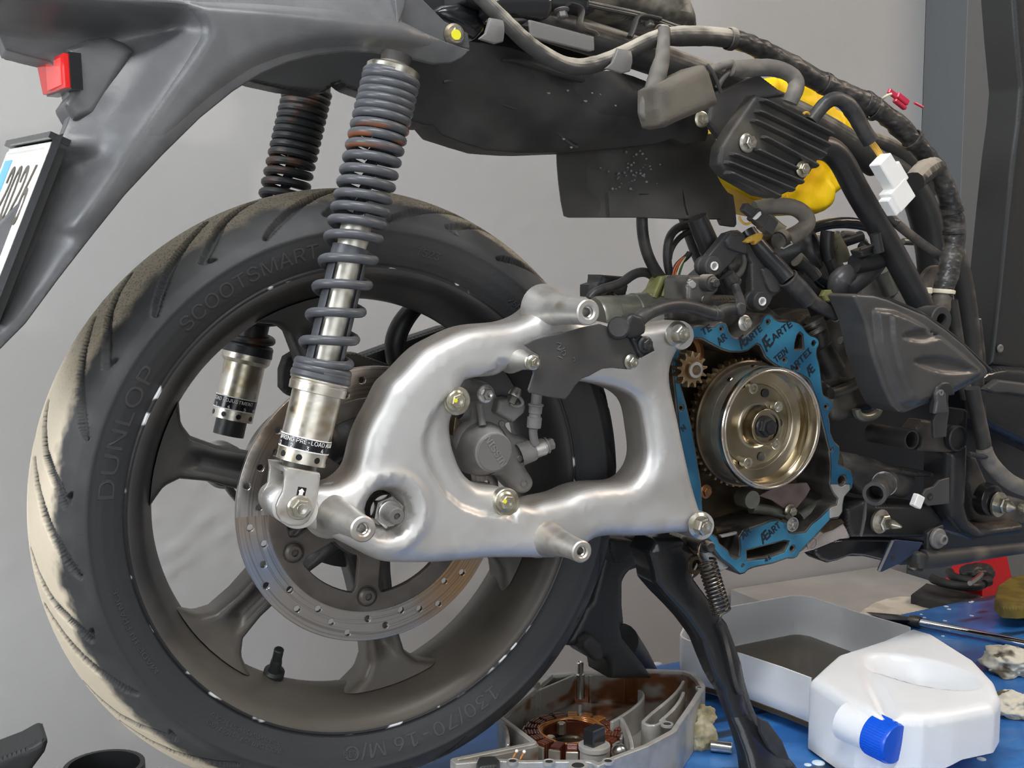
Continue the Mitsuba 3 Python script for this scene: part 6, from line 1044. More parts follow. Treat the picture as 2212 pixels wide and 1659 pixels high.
for c_, Y, r, st, sr, ax in ((K('E3', (610, 1410))[0], -0.088, 0.0092, 0.020, 0.0052, (0.08, -1, -0.03)), (K('E3', (1920, 1225))[0], -0.090, 0.0100, 0.012, 0.0070, (0.12, -1, -0.04))):
    c3 = U([c_], Y)[0]; axn = np.array(ax) / np.linalg.norm(ax)
    NT = put('stud_nut', cat(lathe(c3, axn, [(0, 0), (r * 1.5, 0), (r * 1.5, 0.0028), (0, 0.0028)], 32), hexprism(c3 + axn * 0.002, axn, r, 0.0095)), 'm_zinc', FR)
    put('stud', lathe(c3 + axn * 0.011, axn, [(0, 0), (sr, 0), (sr, st * 0.45), (sr * 0.85, st * 0.55), (sr * 0.25, st), (0, st)], 28), 'm_zinc_yellow', FR, label='brass coloured stud end')
put('stud_tip', lathe(U([(2206, 1097)], -0.11)[0], OUT, [(0, 0), (0.0065, 0), (0.0065, 0.008), (0, 0.009)], 20), 'm_zinc_yellow', FR)
put('rubber_stop', lathe(U(K('E3', (1850, 1180)), -0.085)[0], OUT, [(0.020, -0.01), (0.0185, 0.002), (0.015, 0.004), (0, 0.004)], 36), 'm_black_gloss', FR)
put('step_bracket', relief(K('E5', (1150, 370), (1200, 320), (1330, 270), (1340, 400), (1335, 600), (1145, 610)), -0.10, 0.006, R=0.002, res=0.005), 'm_black', FR)
put('step_bolt', cat(lathe(U(K('E5', (1255, 425)), -0.102)[0], OUT, [(0.0118, -0.001), (0.0118, 0.002), (0.0105, 0.0035), (0.0065, 0.004), (0.0060, 0.010), (0.005, 0.011), (0.0034, 0.011), (0.003, 0.008), (0, 0.008)], 32)), 'm_caliper_dark', FR)
put('side_rail', tube(V((1990, 1208, -0.10), (2040, 1205, -0.10), (2110, 1196, -0.10), (2230, 1182, -0.10)), [0.0115, 0.0098, 0.0080, 0.0065], n=20), 'm_black_dusty', FR, label='lower steel rail')
put('rail_end', relief(K('E5', (1045, 600), (1080, 575), (1160, 600), (1190, 680), (1150, 770), (1075, 770), (1050, 700)), -0.108, 0.02, R=0.004, res=0.005), 'm_black_dusty', FR)
put('rail_pad', relief(K('E5', (990, 770), (1040, 740), (1130, 760), (1100, 800), (1010, 805)), -0.098, 0.01, R=0.003, res=0.004), 'm_grimy', FR)
put('under_guard', relief([(1758, 1188), (1772, 1176), (1805, 1168), (1845, 1162), (1930, 1164), (2000, 1170), (2040, 1178), (2030, 1205), (1985, 1220), (1950, 1222), (1900, 1210), (1870, 1203), (1840, 1201), (1812, 1212), (1790, 1217), (1772, 1210), (1761, 1199)], -0.075, 0.02, R=0.004, res=0.006), 'm_black_gloss', FR, label='black lower guard')
put('blue_tab', relief(K('E5', (745, 455), (800, 440), (1100, 470), (1040, 572), (850, 700), (640, 800), (605, 785)), -0.10, 0.003, R=0.001, res=0.005), mat('m_blue_black', (0.022, 0.035, 0.075), 0.3) or 'm_blue_black', FR, label='dark bluish steel tab')
put('blue_tab_edge', tube(U(K('E5', (760, 450), (605, 790)), -0.1015), 0.0016, path=False, n=8), 'm_caliper_dark', FR)
put('tab_hole', relief(K('E5', (748, 620), (780, 605), (795, 625), (770, 675), (748, 665)), -0.1006, 0.001, R=0.0002, res=0.003), 'm_black', FR)
put('front_shield', relief([(2186, -60), (2196, 80), (2206, 190), (2200, 260), (2190, 330), (2176, 460), (2160, 620), (2144, 760), (2140, 790), (2212, 800), (2300, 800), (2300, -60)], 0.0, 0.05, R=0.006, res=0.008), 'm_black', BIKE, label='dark leg shield panel at the front')
put('shield_screw', lathe(U([(2160, 753)], -0.003)[0], OUT, [(0.0055, 0), (0.0055, 0.001), (0.0040, 0.002), (0.0018, 0.0018), (0, 0.0010)], 24), 'm_caliper_dark', BIKE)
put('foot_board', relief([(2090, 830), (2140, 800), (2180, 792), (2300, 800), (2300, 1000), (2212, 960), (2150, 930), (2110, 900)], -0.02, 0.04, R=0.01, res=0.008), 'm_black_gloss', BIKE)
put('foot_board_lip', relief([(2130, 842), (2160, 820), (2300, 838), (2300, 868), (2180, 850), (2150, 850)], -0.05, 0.01, R=0.004, res=0.005), 'm_plate_black', BIKE)
# ------------------------------------------------------------------ centre stand
ST = part('centre_stand', BIKE, 'black centre stand with a coil spring')
ll = [(1405, 1195), (1417, 1238), (1423, 1264), (1444, 1291), (1471, 1320), (1492, 1345), (1511, 1373), (1521, 1390), (1531, 1424), (1542, 1457), (1552, 1479), (1563, 1497), (1578, 1544), (1592, 1586), (1604, 1631), (1612, 1690), (1640, 1712)]
lr = [(1735, 1706), (1728, 1680), (1715, 1655), (1690, 1622), (1660, 1580), (1638, 1544), (1625, 1510), (1615, 1475), (1606, 1431), (1592, 1389), (1576, 1347), (1565, 1333), (1545, 1305), (1521, 1273), (1506, 1252), (1510, 1200), (1480, 1165), (1420, 1165)]
lz = lambda p, d: 0.036 * np.clip((-0.10 - p[:, 1]) / 0.2, 0, 1)
LEG = put('near_leg', relief([(*a, -0.10 - 0.036 * np.clip((a[1] - 1240) / 450, 0, 1)) for a in ll + lr], -0.100, lambda p: 0.026 - lz(p, None), R=0.0115, res=0.004, hf=lambda p, d: lz(p, d) + 0.0016 * np.sin(np.clip(d / 0.004, 0, 1) * math.pi), rings=7), 'm_black_gloss', ST, smooth=45)
put('leg_seam', tube([U([(x, y)], -0.106 - 0.036 * np.clip((y - 1240) / 450, 0, 1))[0] for x, y in ((1556, 1350), (1572, 1400), (1583, 1450), (1594, 1490), (1602, 1500))], 0.0022, n=8), 'm_black_dusty', LEG)
put('foot_hollow', relief([(1642, 1552), (1660, 1560), (1690, 1600), (1706, 1640), (1690, 1650), (1664, 1620), (1646, 1585)], -0.142, 0.006, R=0.001, res=0.005), 'm_black_matt', LEG)
fl_ = K('E4', (470, 770), (500, 650), (590, 330), (640, 100), (1380, 90), (1400, 260), (1300, 470), (1150, 480), (1110, 432), (1000, 428), (950, 436), (880, 462), (835, 520), (812, 575), (812, 800), (832, 1030), (815, 1042), (787, 1020), (812, 1160), (832, 1178), (1052, 1462), (1130, 1580), (680, 1580), (662, 1480), (640, 1370), (605, 1372), (540, 1402), (500, 1382), (382, 1262), (370, 1205), (365, 1250), (200, 1235), (280, 1090), (350, 960), (415, 810))
put('far_leg', relief(fl_, 0.02, 0.05, R=0.008, res=0.006, rings=5), 'm_black', ST)
put('far_leg_block', relief(K('E4', (385, 1180), (470, 1110), (580, 1200), (610, 1350), (540, 1400), (500, 1380), (382, 1262)), 0.005, 0.02, R=0.004, res=0.005), 'm_black_matt', ST)
put('far_foot', tube(V((1340, 1385, 0.06), (1370, 1430, 0.11), (1408, 1490, 0.15)), [0.021, 0.021, 0.018], n=18), 'm_black', ST)
put('cross_plate', relief(K('E4', (660, 110), (930, 140), (935, 260), (840, 360), (720, 380), (670, 260)), 0.0, 0.02, R=0.004, res=0.006), 'm_black_matt', ST)
s0, s1 = V((1526, 1212, -0.125), (1560, 1325, -0.135))
put('stand_spring', coil((s0, s1), 0.0088, 0.00135, ts=np.linspace(0, 1, 15), n_turn_pts=24, n=8, hand=1, phase=1.0), mat('m_dark_steel', (0.12, 0.105, 0.09), 0.3, metal=0.9) or 'm_dark_steel', ST, label='dark steel return spring')
put('spring_hook', tube(V((1560, 1325, -0.142), (1553, 1338, -0.14), (1545, 1346, -0.13)), 0.0014, n=8), 'm_dark_steel', ST)
put('spring_hook', tube(V((1515, 1212, -0.128), (1508, 1195, -0.125), (1512, 1176, -0.118), (1522, 1172, -0.112)), 0.0014, n=8), 'm_dark_steel', ST)
put('hook_strip', relief(K('G2', (355, 1490), (300, 1600), (285, 1620), (310, 1530), (350, 1450)), -0.100, 0.002, R=0.0004, res=0.004), 'm_zinc', ST)
# ------------------------------------------------------------------ lift deck
DZ = -0.3045
def topo(P, ztop, thick, R=0.002, res=0.005, hf=None, rings=4):
    """a level plate: outline P in x and y, top at ztop"""
    m = relief_xz(P, -ztop, thick, R, res, hf, rings); v = np.array(m.vertices); return tm(np.stack([v[:, 0], v[:, 2], -v[:, 1]], 1), m.faces)
def pz(px, z, sm=0): return Polygon(UZ(smooth_poly(px, sm) if sm else px, z)[:, :2]).buffer(0)
dk = UZ([(1400, 1441), (2130, 1287)], DZ); dd = (dk[1] - dk[0])[:2]; dd /= np.linalg.norm(dd); nn = np.array([dd[1], -dd[0]])
x0_ = UZ([(885, 1659)], DZ)[0]
def on_deck(u, w): return dk[0][:2] + dd * u + nn * w
ul = (x0_[:2] - dk[0][:2]) @ dd
DP = Polygon([on_deck(ul, 0), on_deck(1.5, 0), on_deck(1.5, 0.56), on_deck(ul, 0.56)])
DECK = put('lift_deck', topo(DP, DZ, 0.045, R=0.003, res=0.03), 'm_blue_deck', label='blue painted metal lift deck with oil stains and drops under the scooter', cat='lift', smooth=30)
put('lift_pillar', box((0.75, -0.05, (DZ - 0.045 + FZ) / 2), (0.5, 0.3, DZ - 0.045 - FZ - 0.004)), 'm_red_paint', DECK)
# stamped flow marks and drops
rg = np.random.default_rng(3)
def drop_mesh(c, r): return lathe((c[0], c[1], DZ - 0.0002), (0, 0, 1), [(r, 0), (r * 0.95, r * 0.12), (r * 0.6, r * 0.28), (0, r * 0.34)], 14)
for p in ((1990, 1327), (1997, 1334), (2044, 1310), (2050, 1316), (1988, 1345), (2041, 1341), (2099, 1330), (2037, 1374), (2097, 1301), (2101, 1299), (1955, 1348), (2000, 1603), (2070, 1620), (2040, 1632), (1990, 1640), (1915, 1650), (2142, 1600), (1420, 1434), (1405, 1438), (2120, 1640), (1745, 1652), (1768, 1648)):
    put('drop', drop_mesh(UZ([p], DZ)[0], rg.uniform(0.0024, 0.0042) * (1 if p[1] < 1400 else 1.7)), 'm_water', DECK)
# ------------------------------------------------------------------ cut-open oil jug
JT, JR, JB = -0.222, -0.234, DZ
JUG = thing('oil_jug', 'white plastic jug cut open on its side, holding brown used oil, behind the stand leg', 'jug')
jrim = [(1466, 1376), (1480, 1346), (1515, 1322), (1620, 1302), (1722, 1284), (1745, 1286), (1850, 1321), (1968, 1354), (1990, 1372), (1930, 1440), (1860, 1520), (1800, 1490), (1757, 1467), (1690, 1442), (1600, 1412), (1500, 1388)]
tray = pz(jrim, JR).buffer(-0.028).buffer(0.028)
cutline = pz([(1300, 1200), (1800, 1230), (2000, 1330), (1966, 1360), (1880, 1394), (1806, 1409), (1757, 1467), (1800, 1530), (1800, 1700), (1400, 1600)], JR)
def flip_z(m, z):
    v = np.array(m.vertices); v[:, 2] = z - v[:, 2]; return tm(v, np.array(m.faces)[:, ::-1])
bool_ = lambda a, b: trimesh.boolean.difference([trimesh.Trimesh(a.vertices, a.faces), trimesh.Trimesh(b.vertices, b.faces)], engine='manifold')
TH = JR - JB - 0.0006
outer_ = flip_z(topo(tray, 0.0, TH, R=0.034, res=0.006, rings=10), JB + 0.0006)
inner_ = flip_z(topo(tray.buffer(-0.0022), 0.0, TH, R=0.032, res=0.006, rings=8), JB + 0.0030)
cutter = trimesh.creation.extrude_polygon(tray.difference(cutline).buffer(0.003).simplify(0.0005), 0.2, engine='earcut'); cutter.apply_translation([0, 0, JB - 0.05])
try: half = bool_(bool_(outer_, inner_), tm(cutter.vertices, cutter.faces))
except Exception: half = outer_
put('open_half', tm(half.vertices, half.faces), 'm_jug', JUG, smooth=40)
put('oil', topo(tray.intersection(cutline).buffer(-0.0035), JB + 0.018, 0.006, R=0.0008, res=0.02), 'm_oil', JUG, label='brown used oil')
jn = [(1748, 1462), (1776, 1436), (1806, 1410), (1850, 1396), (1900, 1380), (1968, 1352), (2020, 1367), (2108, 1422), (2150, 1466), (2163, 1500), (2150, 1522), (2060, 1540), (1995, 1548), (1950, 1546), (1905, 1545), (1850, 1524), (1790, 1488)]
neck = pz(jn, JT).buffer(-0.006).buffer(0.006)
hc = UZ([(1988, 1449)], JT)[0]; ha = UZ([(2040, 1430)], JT)[0] - hc; ha_ = math.atan2(ha[1], ha[0])
def jh(p, d):
    q = p - hc[:2]; a = q[:, 0] * math.cos(ha_) + q[:, 1] * math.sin(ha_); b = -q[:, 0] * math.sin(ha_) + q[:, 1] * math.cos(ha_)
    e_ = np.hypot(a / 0.036, b / 0.058); t = np.clip((1.2 - e_) / 0.5, 0, 1); h = -0.036 * t * t * (3 - 2 * t)
    g0 = UZ([(1872, 1440)], JT)[0][:2]; g1 = UZ([(1912, 1520)], JT)[0][:2]; u = (g1 - g0) / np.linalg.norm(g1 - g0); w = (p - g0) @ np.array([-u[1], u[0]]); s = (p - g0) @ u / np.linalg.norm(g1 - g0)
    return h - 0.010 * np.exp(-(w / 0.008) ** 2) * np.clip(s + 0.3, 0, 1) * np.clip(d / 0.01, 0, 1)
nb = topo(neck, JT, 0.050, R=0.012, res=0.0042, hf=jh, rings=8)
c1 = UZ([(1800, 1480)], JR)[0]; c2 = UZ([(2100, 1480)], JR)[0]; dcc = (c2 - c1)[:2] / np.linalg.norm((c2 - c1)[:2])
v = np.array(nb.vertices); low = v[:, 2] < JT - 0.030; s_ = np.clip(((v[:, :2] - c1[:2]) @ dcc) / 0.10, 0, 1)
v[low, 2] = np.where(s_[low] < 1, JT - 0.05 - (JT - 0.05 - JB - 0.004) * (1 - s_[low]), v[low, 2]); nb = tm(v, nb.faces)
put('neck_half', nb, 'm_jug', JUG, smooth=60)
corner = UZ([(1905, 1548)], JT - 0.012)[0]; tcap = np.linalg.norm(corner - EYE) - 0.012
rcap = ray([(1896, 1590)])[0]; cb = EYE + rcap / np.linalg.norm(rcap) * tcap
CA = FWD * -0.80 + RIGHT * 0.58 + np.array([0, 0, -0.16])
put('neck', lathe(cb, CA, [(0, -0.04), (0.0195, -0.04), (0.0185, 0.0), (0, 0.0)], 40), 'm_jug', JUG)
rc = 0.0205
CAP = put('cap', lathe(cb, CA, [(0, -0.006), (rc, -0.006), (rc, 0.019), (rc - 0.0012, 0.0215), (0, 0.0222)], 72), 'm_cap_blue', JUG, label='bright blue screw cap')
u, v, a = frame(CA)
put('cap_ribs', cat(*[tube([cb + (rc + 0.0001) * (math.cos(t) * u + math.sin(t) * v) + a * z for z in (-0.004, 0.017)], 0.0005, path=False, n=6) for t in np.arange(48) * math.pi / 24]), 'm_cap_blue', CAP, kind='stuff')
# ------------------------------------------------------------------ crankcase cover with the stator, lying open side up
CZ = -0.252
COV = thing('crankcase_cover', 'oily aluminium crankcase cover with copper stator, lying open side up beside the tyre', 'engine cover')
rim = [(972, 1640), (985, 1650), (1065, 1643), (1130, 1647), (1205, 1646), (1276, 1646), (1292, 1655), (1335, 1636), (1400, 1612), (1462, 1578), (1472, 1562), (1500, 1522), (1521, 1488), (1524, 1480), (1515, 1466), (1500, 1453), (1478, 1447), (1452, 1446), (1372, 1443), (1352, 1447), (1238, 1450), (1185, 1454), (1140, 1492), (1080, 1542), (1010, 1606)]
RP = pz(rim, CZ).buffer(0.003).buffer(-0.003).difference(shapely.box(-1, -0.0685, 0.160, 1)).buffer(-0.001).buffer(0.001); rin = RP.buffer(-0.0062)
put('rim_wall', topo(RP.difference(rin), CZ, CZ - DZ - 0.0008, R=0.0012, res=0.006, rings=4), 'm_case', COV, smooth=35, label='light grey outer wall')
put('floor', topo(rin.buffer(0.001), CZ - 0.034, 0.0175, R=0.001, res=0.012, hf=lambda p, d: 0.004 * (meshkit.fbm(np.stack([p[:, 0] * 40, p[:, 1] * 40, 0 * p[:, 0]], 1), 3, 2) - 0.5)), 'm_case_oily', COV, label='inside wet with brown oil')
put('inner_wall', topo(rin.difference(rin.buffer(-0.0016)), CZ - 0.003, 0.033, R=0.0005, res=0.01), 'm_case_oily', COV)
def T1(*p): return K('T1', *p)
def wallz(pts, w, z0, z1, m_, name, sm=True):
    p = UZ(T1(*pts), z1)[:, :2]; l = LineString(spline(np.c_[p, 0 * p[:, 0]], 24)[:, :2] if sm and len(p) > 2 else p).buffer(w / 2)
    return put(name, topo(l, z1, z1 - z0, R=min(0.0012, w / 3), res=0.006), m_, COV)
for pts in (((1480, 330), (1500, 400), (1420, 480), (1330, 540), (1260, 580)), ((1330, 545), (1390, 660), (1420, 790))): wallz(pts, 0.004, CZ - 0.034, CZ - 0.004, 'm_case', 'rib')
for pts in (((960, 210), (850, 260), (730, 310), (640, 350)), ((1090, 215), (1200, 205), (1360, 210)), ((1830, 260), (1740, 380), (1620, 480), (1510, 580)), ((1510, 590), (1580, 610), (1680, 570)), ((1830, 350), (1790, 430), (1730, 500), (1650, 570)), ((390, 560), (420, 640), (430, 760))): wallz(pts, 0.0042, CZ - 0.034, CZ - 0.002, 'm_case' if pts[0][0] > 1400 else 'm_case_oily', 'rib')
sc_ = UZ(T1((945, 640)), CZ - 0.012)[0]
STT = part('stator', COV, 'ring of dark copper coils')
put('core', lathe((sc_[0], sc_[1], CZ - 0.034), (0, 0, 1), [(0.0300, 0), (0.0300, 0.017), (0.0310, 0.018), (0.036, 0.018), (0.036, 0.0), (0.0300, 0)], 60), 'm_copper', STT)
for k in range(18):
    a = 2 * math.pi * k / 18; d = np.array([math.cos(a), math.sin(a), 0]); s = np.array([-math.sin(a), math.cos(a), 0]); Rm = np.stack([d, s, [0, 0, 1]], 1)
    cc_ = np.array([sc_[0], sc_[1], CZ - 0.0225]) + d * 0.0425
    lay = [box(cc_ + d * (-0.0062 + 0.0031 * q), (0.0029, 0.0105 + 0.0006 * (q % 2), 0.0195 + 0.0006 * (q % 2)), Rm, bev=0.0013) for q in range(5)]
    put('coil', trimesh.util.concatenate(lay), 'm_copper' if k not in (1, 2, 3) else 'm_copper_light', STT)
    put('pole_tip', box(np.array([sc_[0], sc_[1], CZ - 0.0225]) + d * 0.0515, (0.003, 0.0125, 0.014), Rm), 'm_case_oily', STT)
for rr, z in ((0.0335, -0.0145), (0.0345, -0.0135), (0.0328, -0.0155)):
    th = np.linspace(0, 2 * math.pi, 60); put('winding_wire', tube(np.stack([sc_[0] + (rr + 0.0006 * np.sin(5 * th)) * np.cos(th), sc_[1] + rr * np.sin(th), CZ + z + 0.0012 * np.sin(3 * th + rr * 900)], 1), 0.0011, n=8, path=False), 'm_copper_light', STT, label='orange winding wire')
put('hub_recess', lathe((sc_[0], sc_[1], CZ - 0.033), (0, 0, 1), [(0, 0.0008), (0.024, 0.0008), (0.0255, 0.003), (0.0300, 0.003)], 50), 'm_oily', COV)
for c_ in ((1145, 545), (858, 592), (772, 700)): put('stator_bolt', hexprism(UZ(T1(c_), CZ - 0.014)[0] - [0, 0, 0.012], (0, 0, 1), 0.0050, 0.012), 'm_zinc_yellow', COV, label='brass coloured bolt')
q = UZ(T1((1120, 800)), CZ - 0.0)[0]
put('sensor_barrel', lathe((q[0], q[1], CZ - 0.033), (0, 0, 1), [(0, 0), (0.0145, 0), (0.0140, 0.031), (0.0155, 0.033), (0.0155, 0.037), (0.0135, 0.038), (0, 0.038)], 36), 'm_case', COV)
put('sensor_block', box((q[0], q[1], CZ + 0.0125), (0.019, 0.013, 0.018), ax3((0, 0, 1), 0.35)), 'm_black_gloss', COV, label='black square sensor')
for c_, h, r in (((1005, 190), 0.012, 0.0042), ((660, 310), 0.006, 0.004)):
    q = UZ(T1(c_), CZ)[0]; put('dowel', lathe((q[0], q[1], CZ - 0.03), (0, 0, 1), [(0, 0), (r * 1.7, 0), (r * 1.6, 0.028), (r, 0.029), (r, 0.03 + h - 0.001), (r - 0.001, 0.03 + h), (r * 0.6, 0.03 + h), (0, 0.028 + h)], 24), 'm_steel' if h > 0.01 else 'm_case_oily', COV)
q = UZ(T1((1318, 780)), CZ - 0.006)[0]; put('steel_ball', lathe((q[0], q[1], CZ - 0.012), (0, 0, 1), [(0.0085 * math.sin(t), -0.0085 * math.cos(t)) for t in np.linspace(0, math.pi, 14)], 24), 'm_steel', COV)
put('ball_foot', cyl((q[0], q[1], CZ - 0.034), (q[0], q[1], CZ - 0.019), 0.006), 'm_case', COV)
for c_, r in (((470, 900), 0.006), ((760, 905), 0.006), ((990, 935), 0.010), ((1230, 900), 0.006), ((1700, 605), 0.0065), ((1955, 315), 0.004)):
    q = UZ(T1(c_), CZ)[0]; put('bolt_hole', lathe((q[0], q[1], CZ), (0, 0, 1), [(r, -0.002), (r, 0.0006), (r * 0.75, 0.0008), (r * 0.62, 0.0002), (0, 0.0002)], 24), 'm_case', COV)
    put('bore', lathe((q[0], q[1], CZ), (0, 0, 1), [(r * 0.6, 0.0003), (r * 0.58, 0.0005), (0, 0.0005)], 20), 'm_black', COV)
for pts in (((1990, 300), (2030, 420), (2060, 530)),): pass
for c_ in ((500, 830), (560, 835)):
    q = UZ(T1(c_), CZ + 0.004)[0]; put('lead_wire', tube([q + [-0.008, -0.004, -0.02], q + [-0.005, 0, -0.008], q], 0.0011, n=8), 'm_copper_light', COV); put('wire_tip', lathe(q, (0.2, 0, 1), [(0.0017 * math.sin(t), 0.0012 - 0.0017 * math.cos(t)) for t in np.linspace(0, math.pi, 8)], 12), 'm_white_plastic', COV)
put('grommet', topo(pz(T1((180, 905), (200, 860), (330, 850), (370, 885), (340, 930), (200, 945)), CZ + 0.002), CZ + 0.002, 0.02, R=0.003, res=0.004), 'm_black', COV)
# ------------------------------------------------------------------ small things lying around
def lump(c, r, sc, seed, amp=0.35):
    m = trimesh.creation.icosphere(4, 1.0); v = np.array(m.vertices); n_ = meshkit.fbm(v * 2.2 + seed * 7, 4, seed); v = v * (1 + amp * (n_ - 0.5) * 2)[:, None]
    v = v * (np.asarray(sc) * r); v[:, 2] = np.maximum(v[:, 2], -r * 0.55 * sc[2]); return tm(np.asarray(c) + v, m.faces)
q = UZ([(1512, 1612)], DZ)[0]
FO = put('foam_wad', cat(lump(q + [0, 0, 0.0125], 0.020, (0.85, 0.8, 1.15), 3, 0.4)), 'm_foam', smooth=60, label='crumpled cream foam wad between the crankcase cover and the stand leg', cat='foam')
put('foam_wad', lump(q + [0.008, 0.004, 0.030], 0.013, (0.9, 0.9, 1.0), 5, 0.5), 'm_foam', FO, smooth=60)
q0, q1 = UZ([(1535, 1611)], DZ + 0.0065)[0], UZ([(1582, 1616)], DZ + 0.0065)[0]
put('steel_pin', cyl(q0, q1, 0.0062), 'm_steel', label='short steel pin lying on the blue deck beside the stand leg', cat='pin')
for i, (px, r, s, lab) in enumerate((((2178, 1450), 0.030, (1.0, 1.1, 0.7), 'dirty white rag bunched up behind the right end of the jug'), ((2185, 1540), 0.028, (1.0, 0.9, 0.55), 'oil-stained white rag lying in front of the jug end at the edge of the picture'))):
    q = UZ([px], DZ)[0]; put('rag', lump(q + [0, 0, r * 0.55 * s[2] + 0.0005], r, s, 11 + i, 0.55), 'm_rag', smooth=60, label=lab, cat='rag')
e0, e1 = UZ([(1982, 1344)], DZ + 0.008)[0], UZ([(2230, 1394)], DZ + 0.006)[0]
RT_ = put('ratchet_handle', cyl(e0, e1, 0.0058, n=24), 'm_chrome', label='chrome ratchet handle lying on the blue deck behind the jug', cat='tool')
put('head', lathe(e0, e0 - e1, [(0, -0.004), (0.0085, -0.004), (0.0090, 0.004), (0.0075, 0.012), (0, 0.013)], 24), 'm_dark_steel', RT_)
q = UZ([(1905, 1333)], DZ)[0]
put('black_holder', hull(np.vstack([UZ([(1870, 1322), (1940, 1327), (1990, 1338), (1975, 1352), (1905, 1345)], DZ + 0.0005), UZ([(1875, 1322), (1935, 1328), (1960, 1340), (1910, 1338)], DZ + 0.012)])), 'm_black_gloss', label='black plastic tool holder at the end of the chrome ratchet handle', cat='tool holder')
q = UZ([(2205, 1290)], DZ)[0]
BR = put('brush', topo(pz([(2148, 1290), (2155, 1262), (2180, 1245), (2290, 1225), (2300, 1300), (2200, 1310), (2165, 1308)], DZ + 0.035), DZ + 0.035, 0.018, R=0.006, res=0.006), 'm_brush', label='olive brown brush lying at the right edge of the deck', cat='brush')
put('bristles', topo(pz([(2162, 1290), (2180, 1272), (2290, 1255), (2295, 1300), (2200, 1306), (2172, 1306)], DZ + 0.017), DZ + 0.0175, 0.017, R=0.003, res=0.006), 'm_black_matt', BR)
# bench along the wall behind the deck
BZ = -0.36
b0 = UZ([(1480, 1330)], BZ)[0]
bx0 = on_deck(0.06, -0.08)
BN = put('low_bench', box((1.10, 0.46, BZ - 0.02), (0.36, 0.30, 0.04)), mat('m_bench', mottle((0.36, 0.355, 0.34), (0.30, 0.29, 0.27), 12), 0.6) or 'm_bench', label='low grey bench along the wall behind the deck', cat='bench')
for x in (0.95, 1.25): put('leg', box((x, 0.46, (BZ - 0.04 + FZ) / 2), (0.05, 0.2, BZ - 0.04 - FZ - 0.001)), 'm_bench', BN)
put('white_cloth', topo(pz([(1850, 1345), (1870, 1310), (1950, 1288), (2020, 1305), (2035, 1325), (1960, 1350)], BZ + 0.012, 3), BZ + 0.012, 0.0115, R=0.004, res=0.005, hf=lambda p, d: 0.006 * (meshkit.fbm(np.stack([p[:, 0] * 30, p[:, 1] * 30, 0 * p[:, 0]], 1), 3, 4) - 0.5)), 'm_dusty_white', label='dusty off-white cloth on the low bench left of the black tray', cat='cloth')
put('tool_tray', topo(pz([(1968, 1282), (2000, 1258), (2120, 1285), (2110, 1312), (2060, 1305)], BZ + 0.03), BZ + 0.03, 0.0295, R=0.004, res=0.006), 'm_black_matt', label='flat black tray on the low bench behind the deck', cat='tray')
put('pliers', cat(tube(UZ([(2015, 1250), (2050, 1262), (2095, 1268), (2120, 1262)], BZ + 0.05), 0.0075, n=12), tube(UZ([(2052, 1236), (2078, 1252), (2110, 1258), (2125, 1262)], BZ + 0.052), 0.0075, n=12), tube(UZ([(2105, 1262), (2135, 1255)], BZ + 0.052), 0.009, n=12, path=False)), 'm_black', label='black handled pliers on the flat black tray', cat='pliers')
put('black_pouch', lump(UZ([(2110, 1240)], BZ + 0.05)[0], 0.028, (1.2, 0.8, 0.7), 4, 0.2), 'm_black', smooth=60, label='small black pouch beside the red post on the tray', cat='pouch')
put('silver_bit', tube(UZ([(2095, 1260), (2110, 1250), (2120, 1240)], BZ + 0.075), 0.004, n=10), 'm_steel', label='small bright metal bit on top of the black pouch', cat='metal bit')
# red post of the lift
RPx = lambda x, y, Y: U([(x, y)], Y)[0]
RPOST = thing('red_post', 'red steel post of a workshop hoist behind the scooter at the right edge', 'post')
zt = RPx(2155, 515, 0.42)[2]; xl, xr = RPx(2129, 1240, 0.40)[0], RPx(2129, 1240, 0.40)[0] + 0.036
xt = RPx(2146, 530, 0.40)[0]
put('column', hull([[a + o, y, z] for a, z in ((xl, FZ + 0.001), (xl, RPx(2129, 1240, 0.40)[2]), (xt, zt)) for o in (0, 0.036) for y in (0.40, 0.44)]), 'm_red_paint', RPOST)
put('flange', box((xl + 0.01, 0.41, RPx(2130, 700, 0.40)[2]), (0.06, 0.03, 0.05), bev=0.004), 'm_red_paint', RPOST)
put('base_foot', hull(np.vstack([[xl - 0.05, 0.40, BZ + 0.005], [xl + 0.07, 0.40, BZ + 0.005], [xl - 0.01, 0.40, BZ + 0.06], [xl + 0.05, 0.40, BZ + 0.06]]) .repeat(2, 0) + np.tile([[0, 0, 0], [0, 0.05, 0]], (4, 1))), 'm_red_paint', RPOST)
put('brown_glove', lump(RPx(2125, 735, 0.38), 0.02, (1.4, 0.8, 0.9), 8, 0.5), mat('m_glove', mottle((0.20, 0.15, 0.13), (0.12, 0.09, 0.08), 40), 0.8) or 'm_glove', smooth=60, label='brown work glove hanging on the flange of the red post', cat='glove')
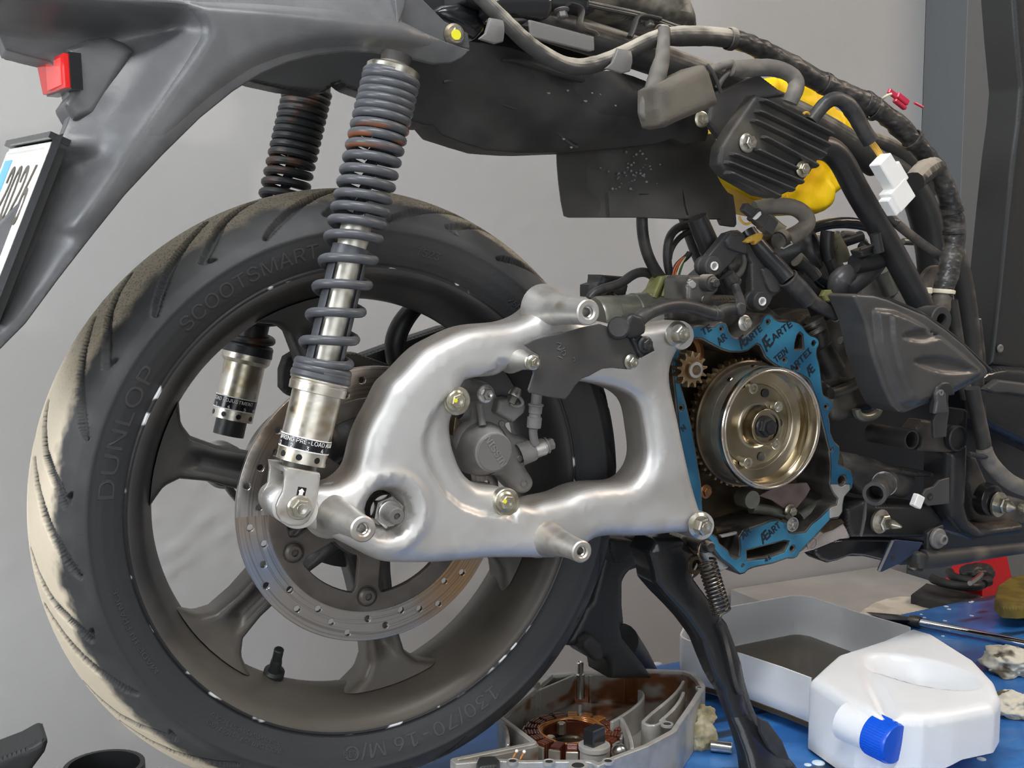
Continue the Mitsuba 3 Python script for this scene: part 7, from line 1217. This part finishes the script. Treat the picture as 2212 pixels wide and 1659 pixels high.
# things at the lower left
bl = [(-80, 1690), (-40, 1655), (0, 1640), (59, 1617), (92, 1598), (106, 1601), (98, 1627), (72, 1662), (40, 1720)]
put('black_stand_arm', relief(bl, 0.15, 0.05, R=0.006, res=0.006), 'm_black', label='pointed black metal arm rising at the lower left corner', cat='arm')
put('black_stand_post', cat(tube([U([(30, 1665)], 0.175)[0], U([(30, 1665)], 0.175)[0] * [1, 1, 0] + [0, 0, FZ + 0.001]], 0.012, path=False, n=16)), 'm_black', 'black_stand_arm')
q = U([(225, 1654)], 0.22)[0]
put('bucket', lathe((q[0], q[1], FZ + 0.001), (0, 0, 1), [(0, 0), (0.034, 0), (0.040, q[2] - FZ - 0.012), (0.042, q[2] - FZ - 0.010), (0.042, q[2] - FZ), (0.037, q[2] - FZ), (0.034, 0.02), (0, 0.02)], 40), 'm_black', label='tall narrow black bin below the tyre at the lower left', cat='bin')
# far side of the wheel: caliper-side swingarm arm and brake hose seen through the spokes
FS = part('far_side', BIKE)
labels.pop(FS, None)
put('far_arm', relief([(775, 770), (870, 735), (960, 705), (1020, 700), (1060, 760), (1000, 830), (900, 840), (840, 800)], 0.09, 0.02, R=0.005, res=0.006), 'm_black', BIKE)
put('far_hose', tube(V((895, 665, 0.07), (868, 700, 0.07), (854, 740, 0.07), (858, 780, 0.07), (875, 810, 0.07)), [0.0095, 0.0105, 0.011, 0.011, 0.010], n=16), 'm_black', BIKE)
put('far_bracket', relief([(612, 800), (622, 772), (650, 755), (680, 760), (690, 800), (660, 850), (630, 858), (612, 840)], 0.03, 0.02, R=0.006, res=0.006), 'm_black_matt', BIKE)
put('far_carrier', relief([(690, 768), (770, 762), (850, 790), (840, 830), (760, 850), (690, 840)], 0.04, 0.02, R=0.004, res=0.006), 'm_disc_carrier', BIKE)
put('far_casing', lathe((0.0, 0.075, 0.0), (0, 1, 0), [(0, 0), (0.078, 0), (0.082, 0.003), (0.082, 0.02), (0, 0.03)], 80), 'm_case', BIKE, label='pale far-side casing seen past the disc')
put('far_link', relief([(462, 990), (500, 1045), (520, 1075), (515, 1090), (498, 1070), (470, 1030)], 0.10, 0.012, R=0.003, res=0.005), 'm_alu_dark', BIKE)
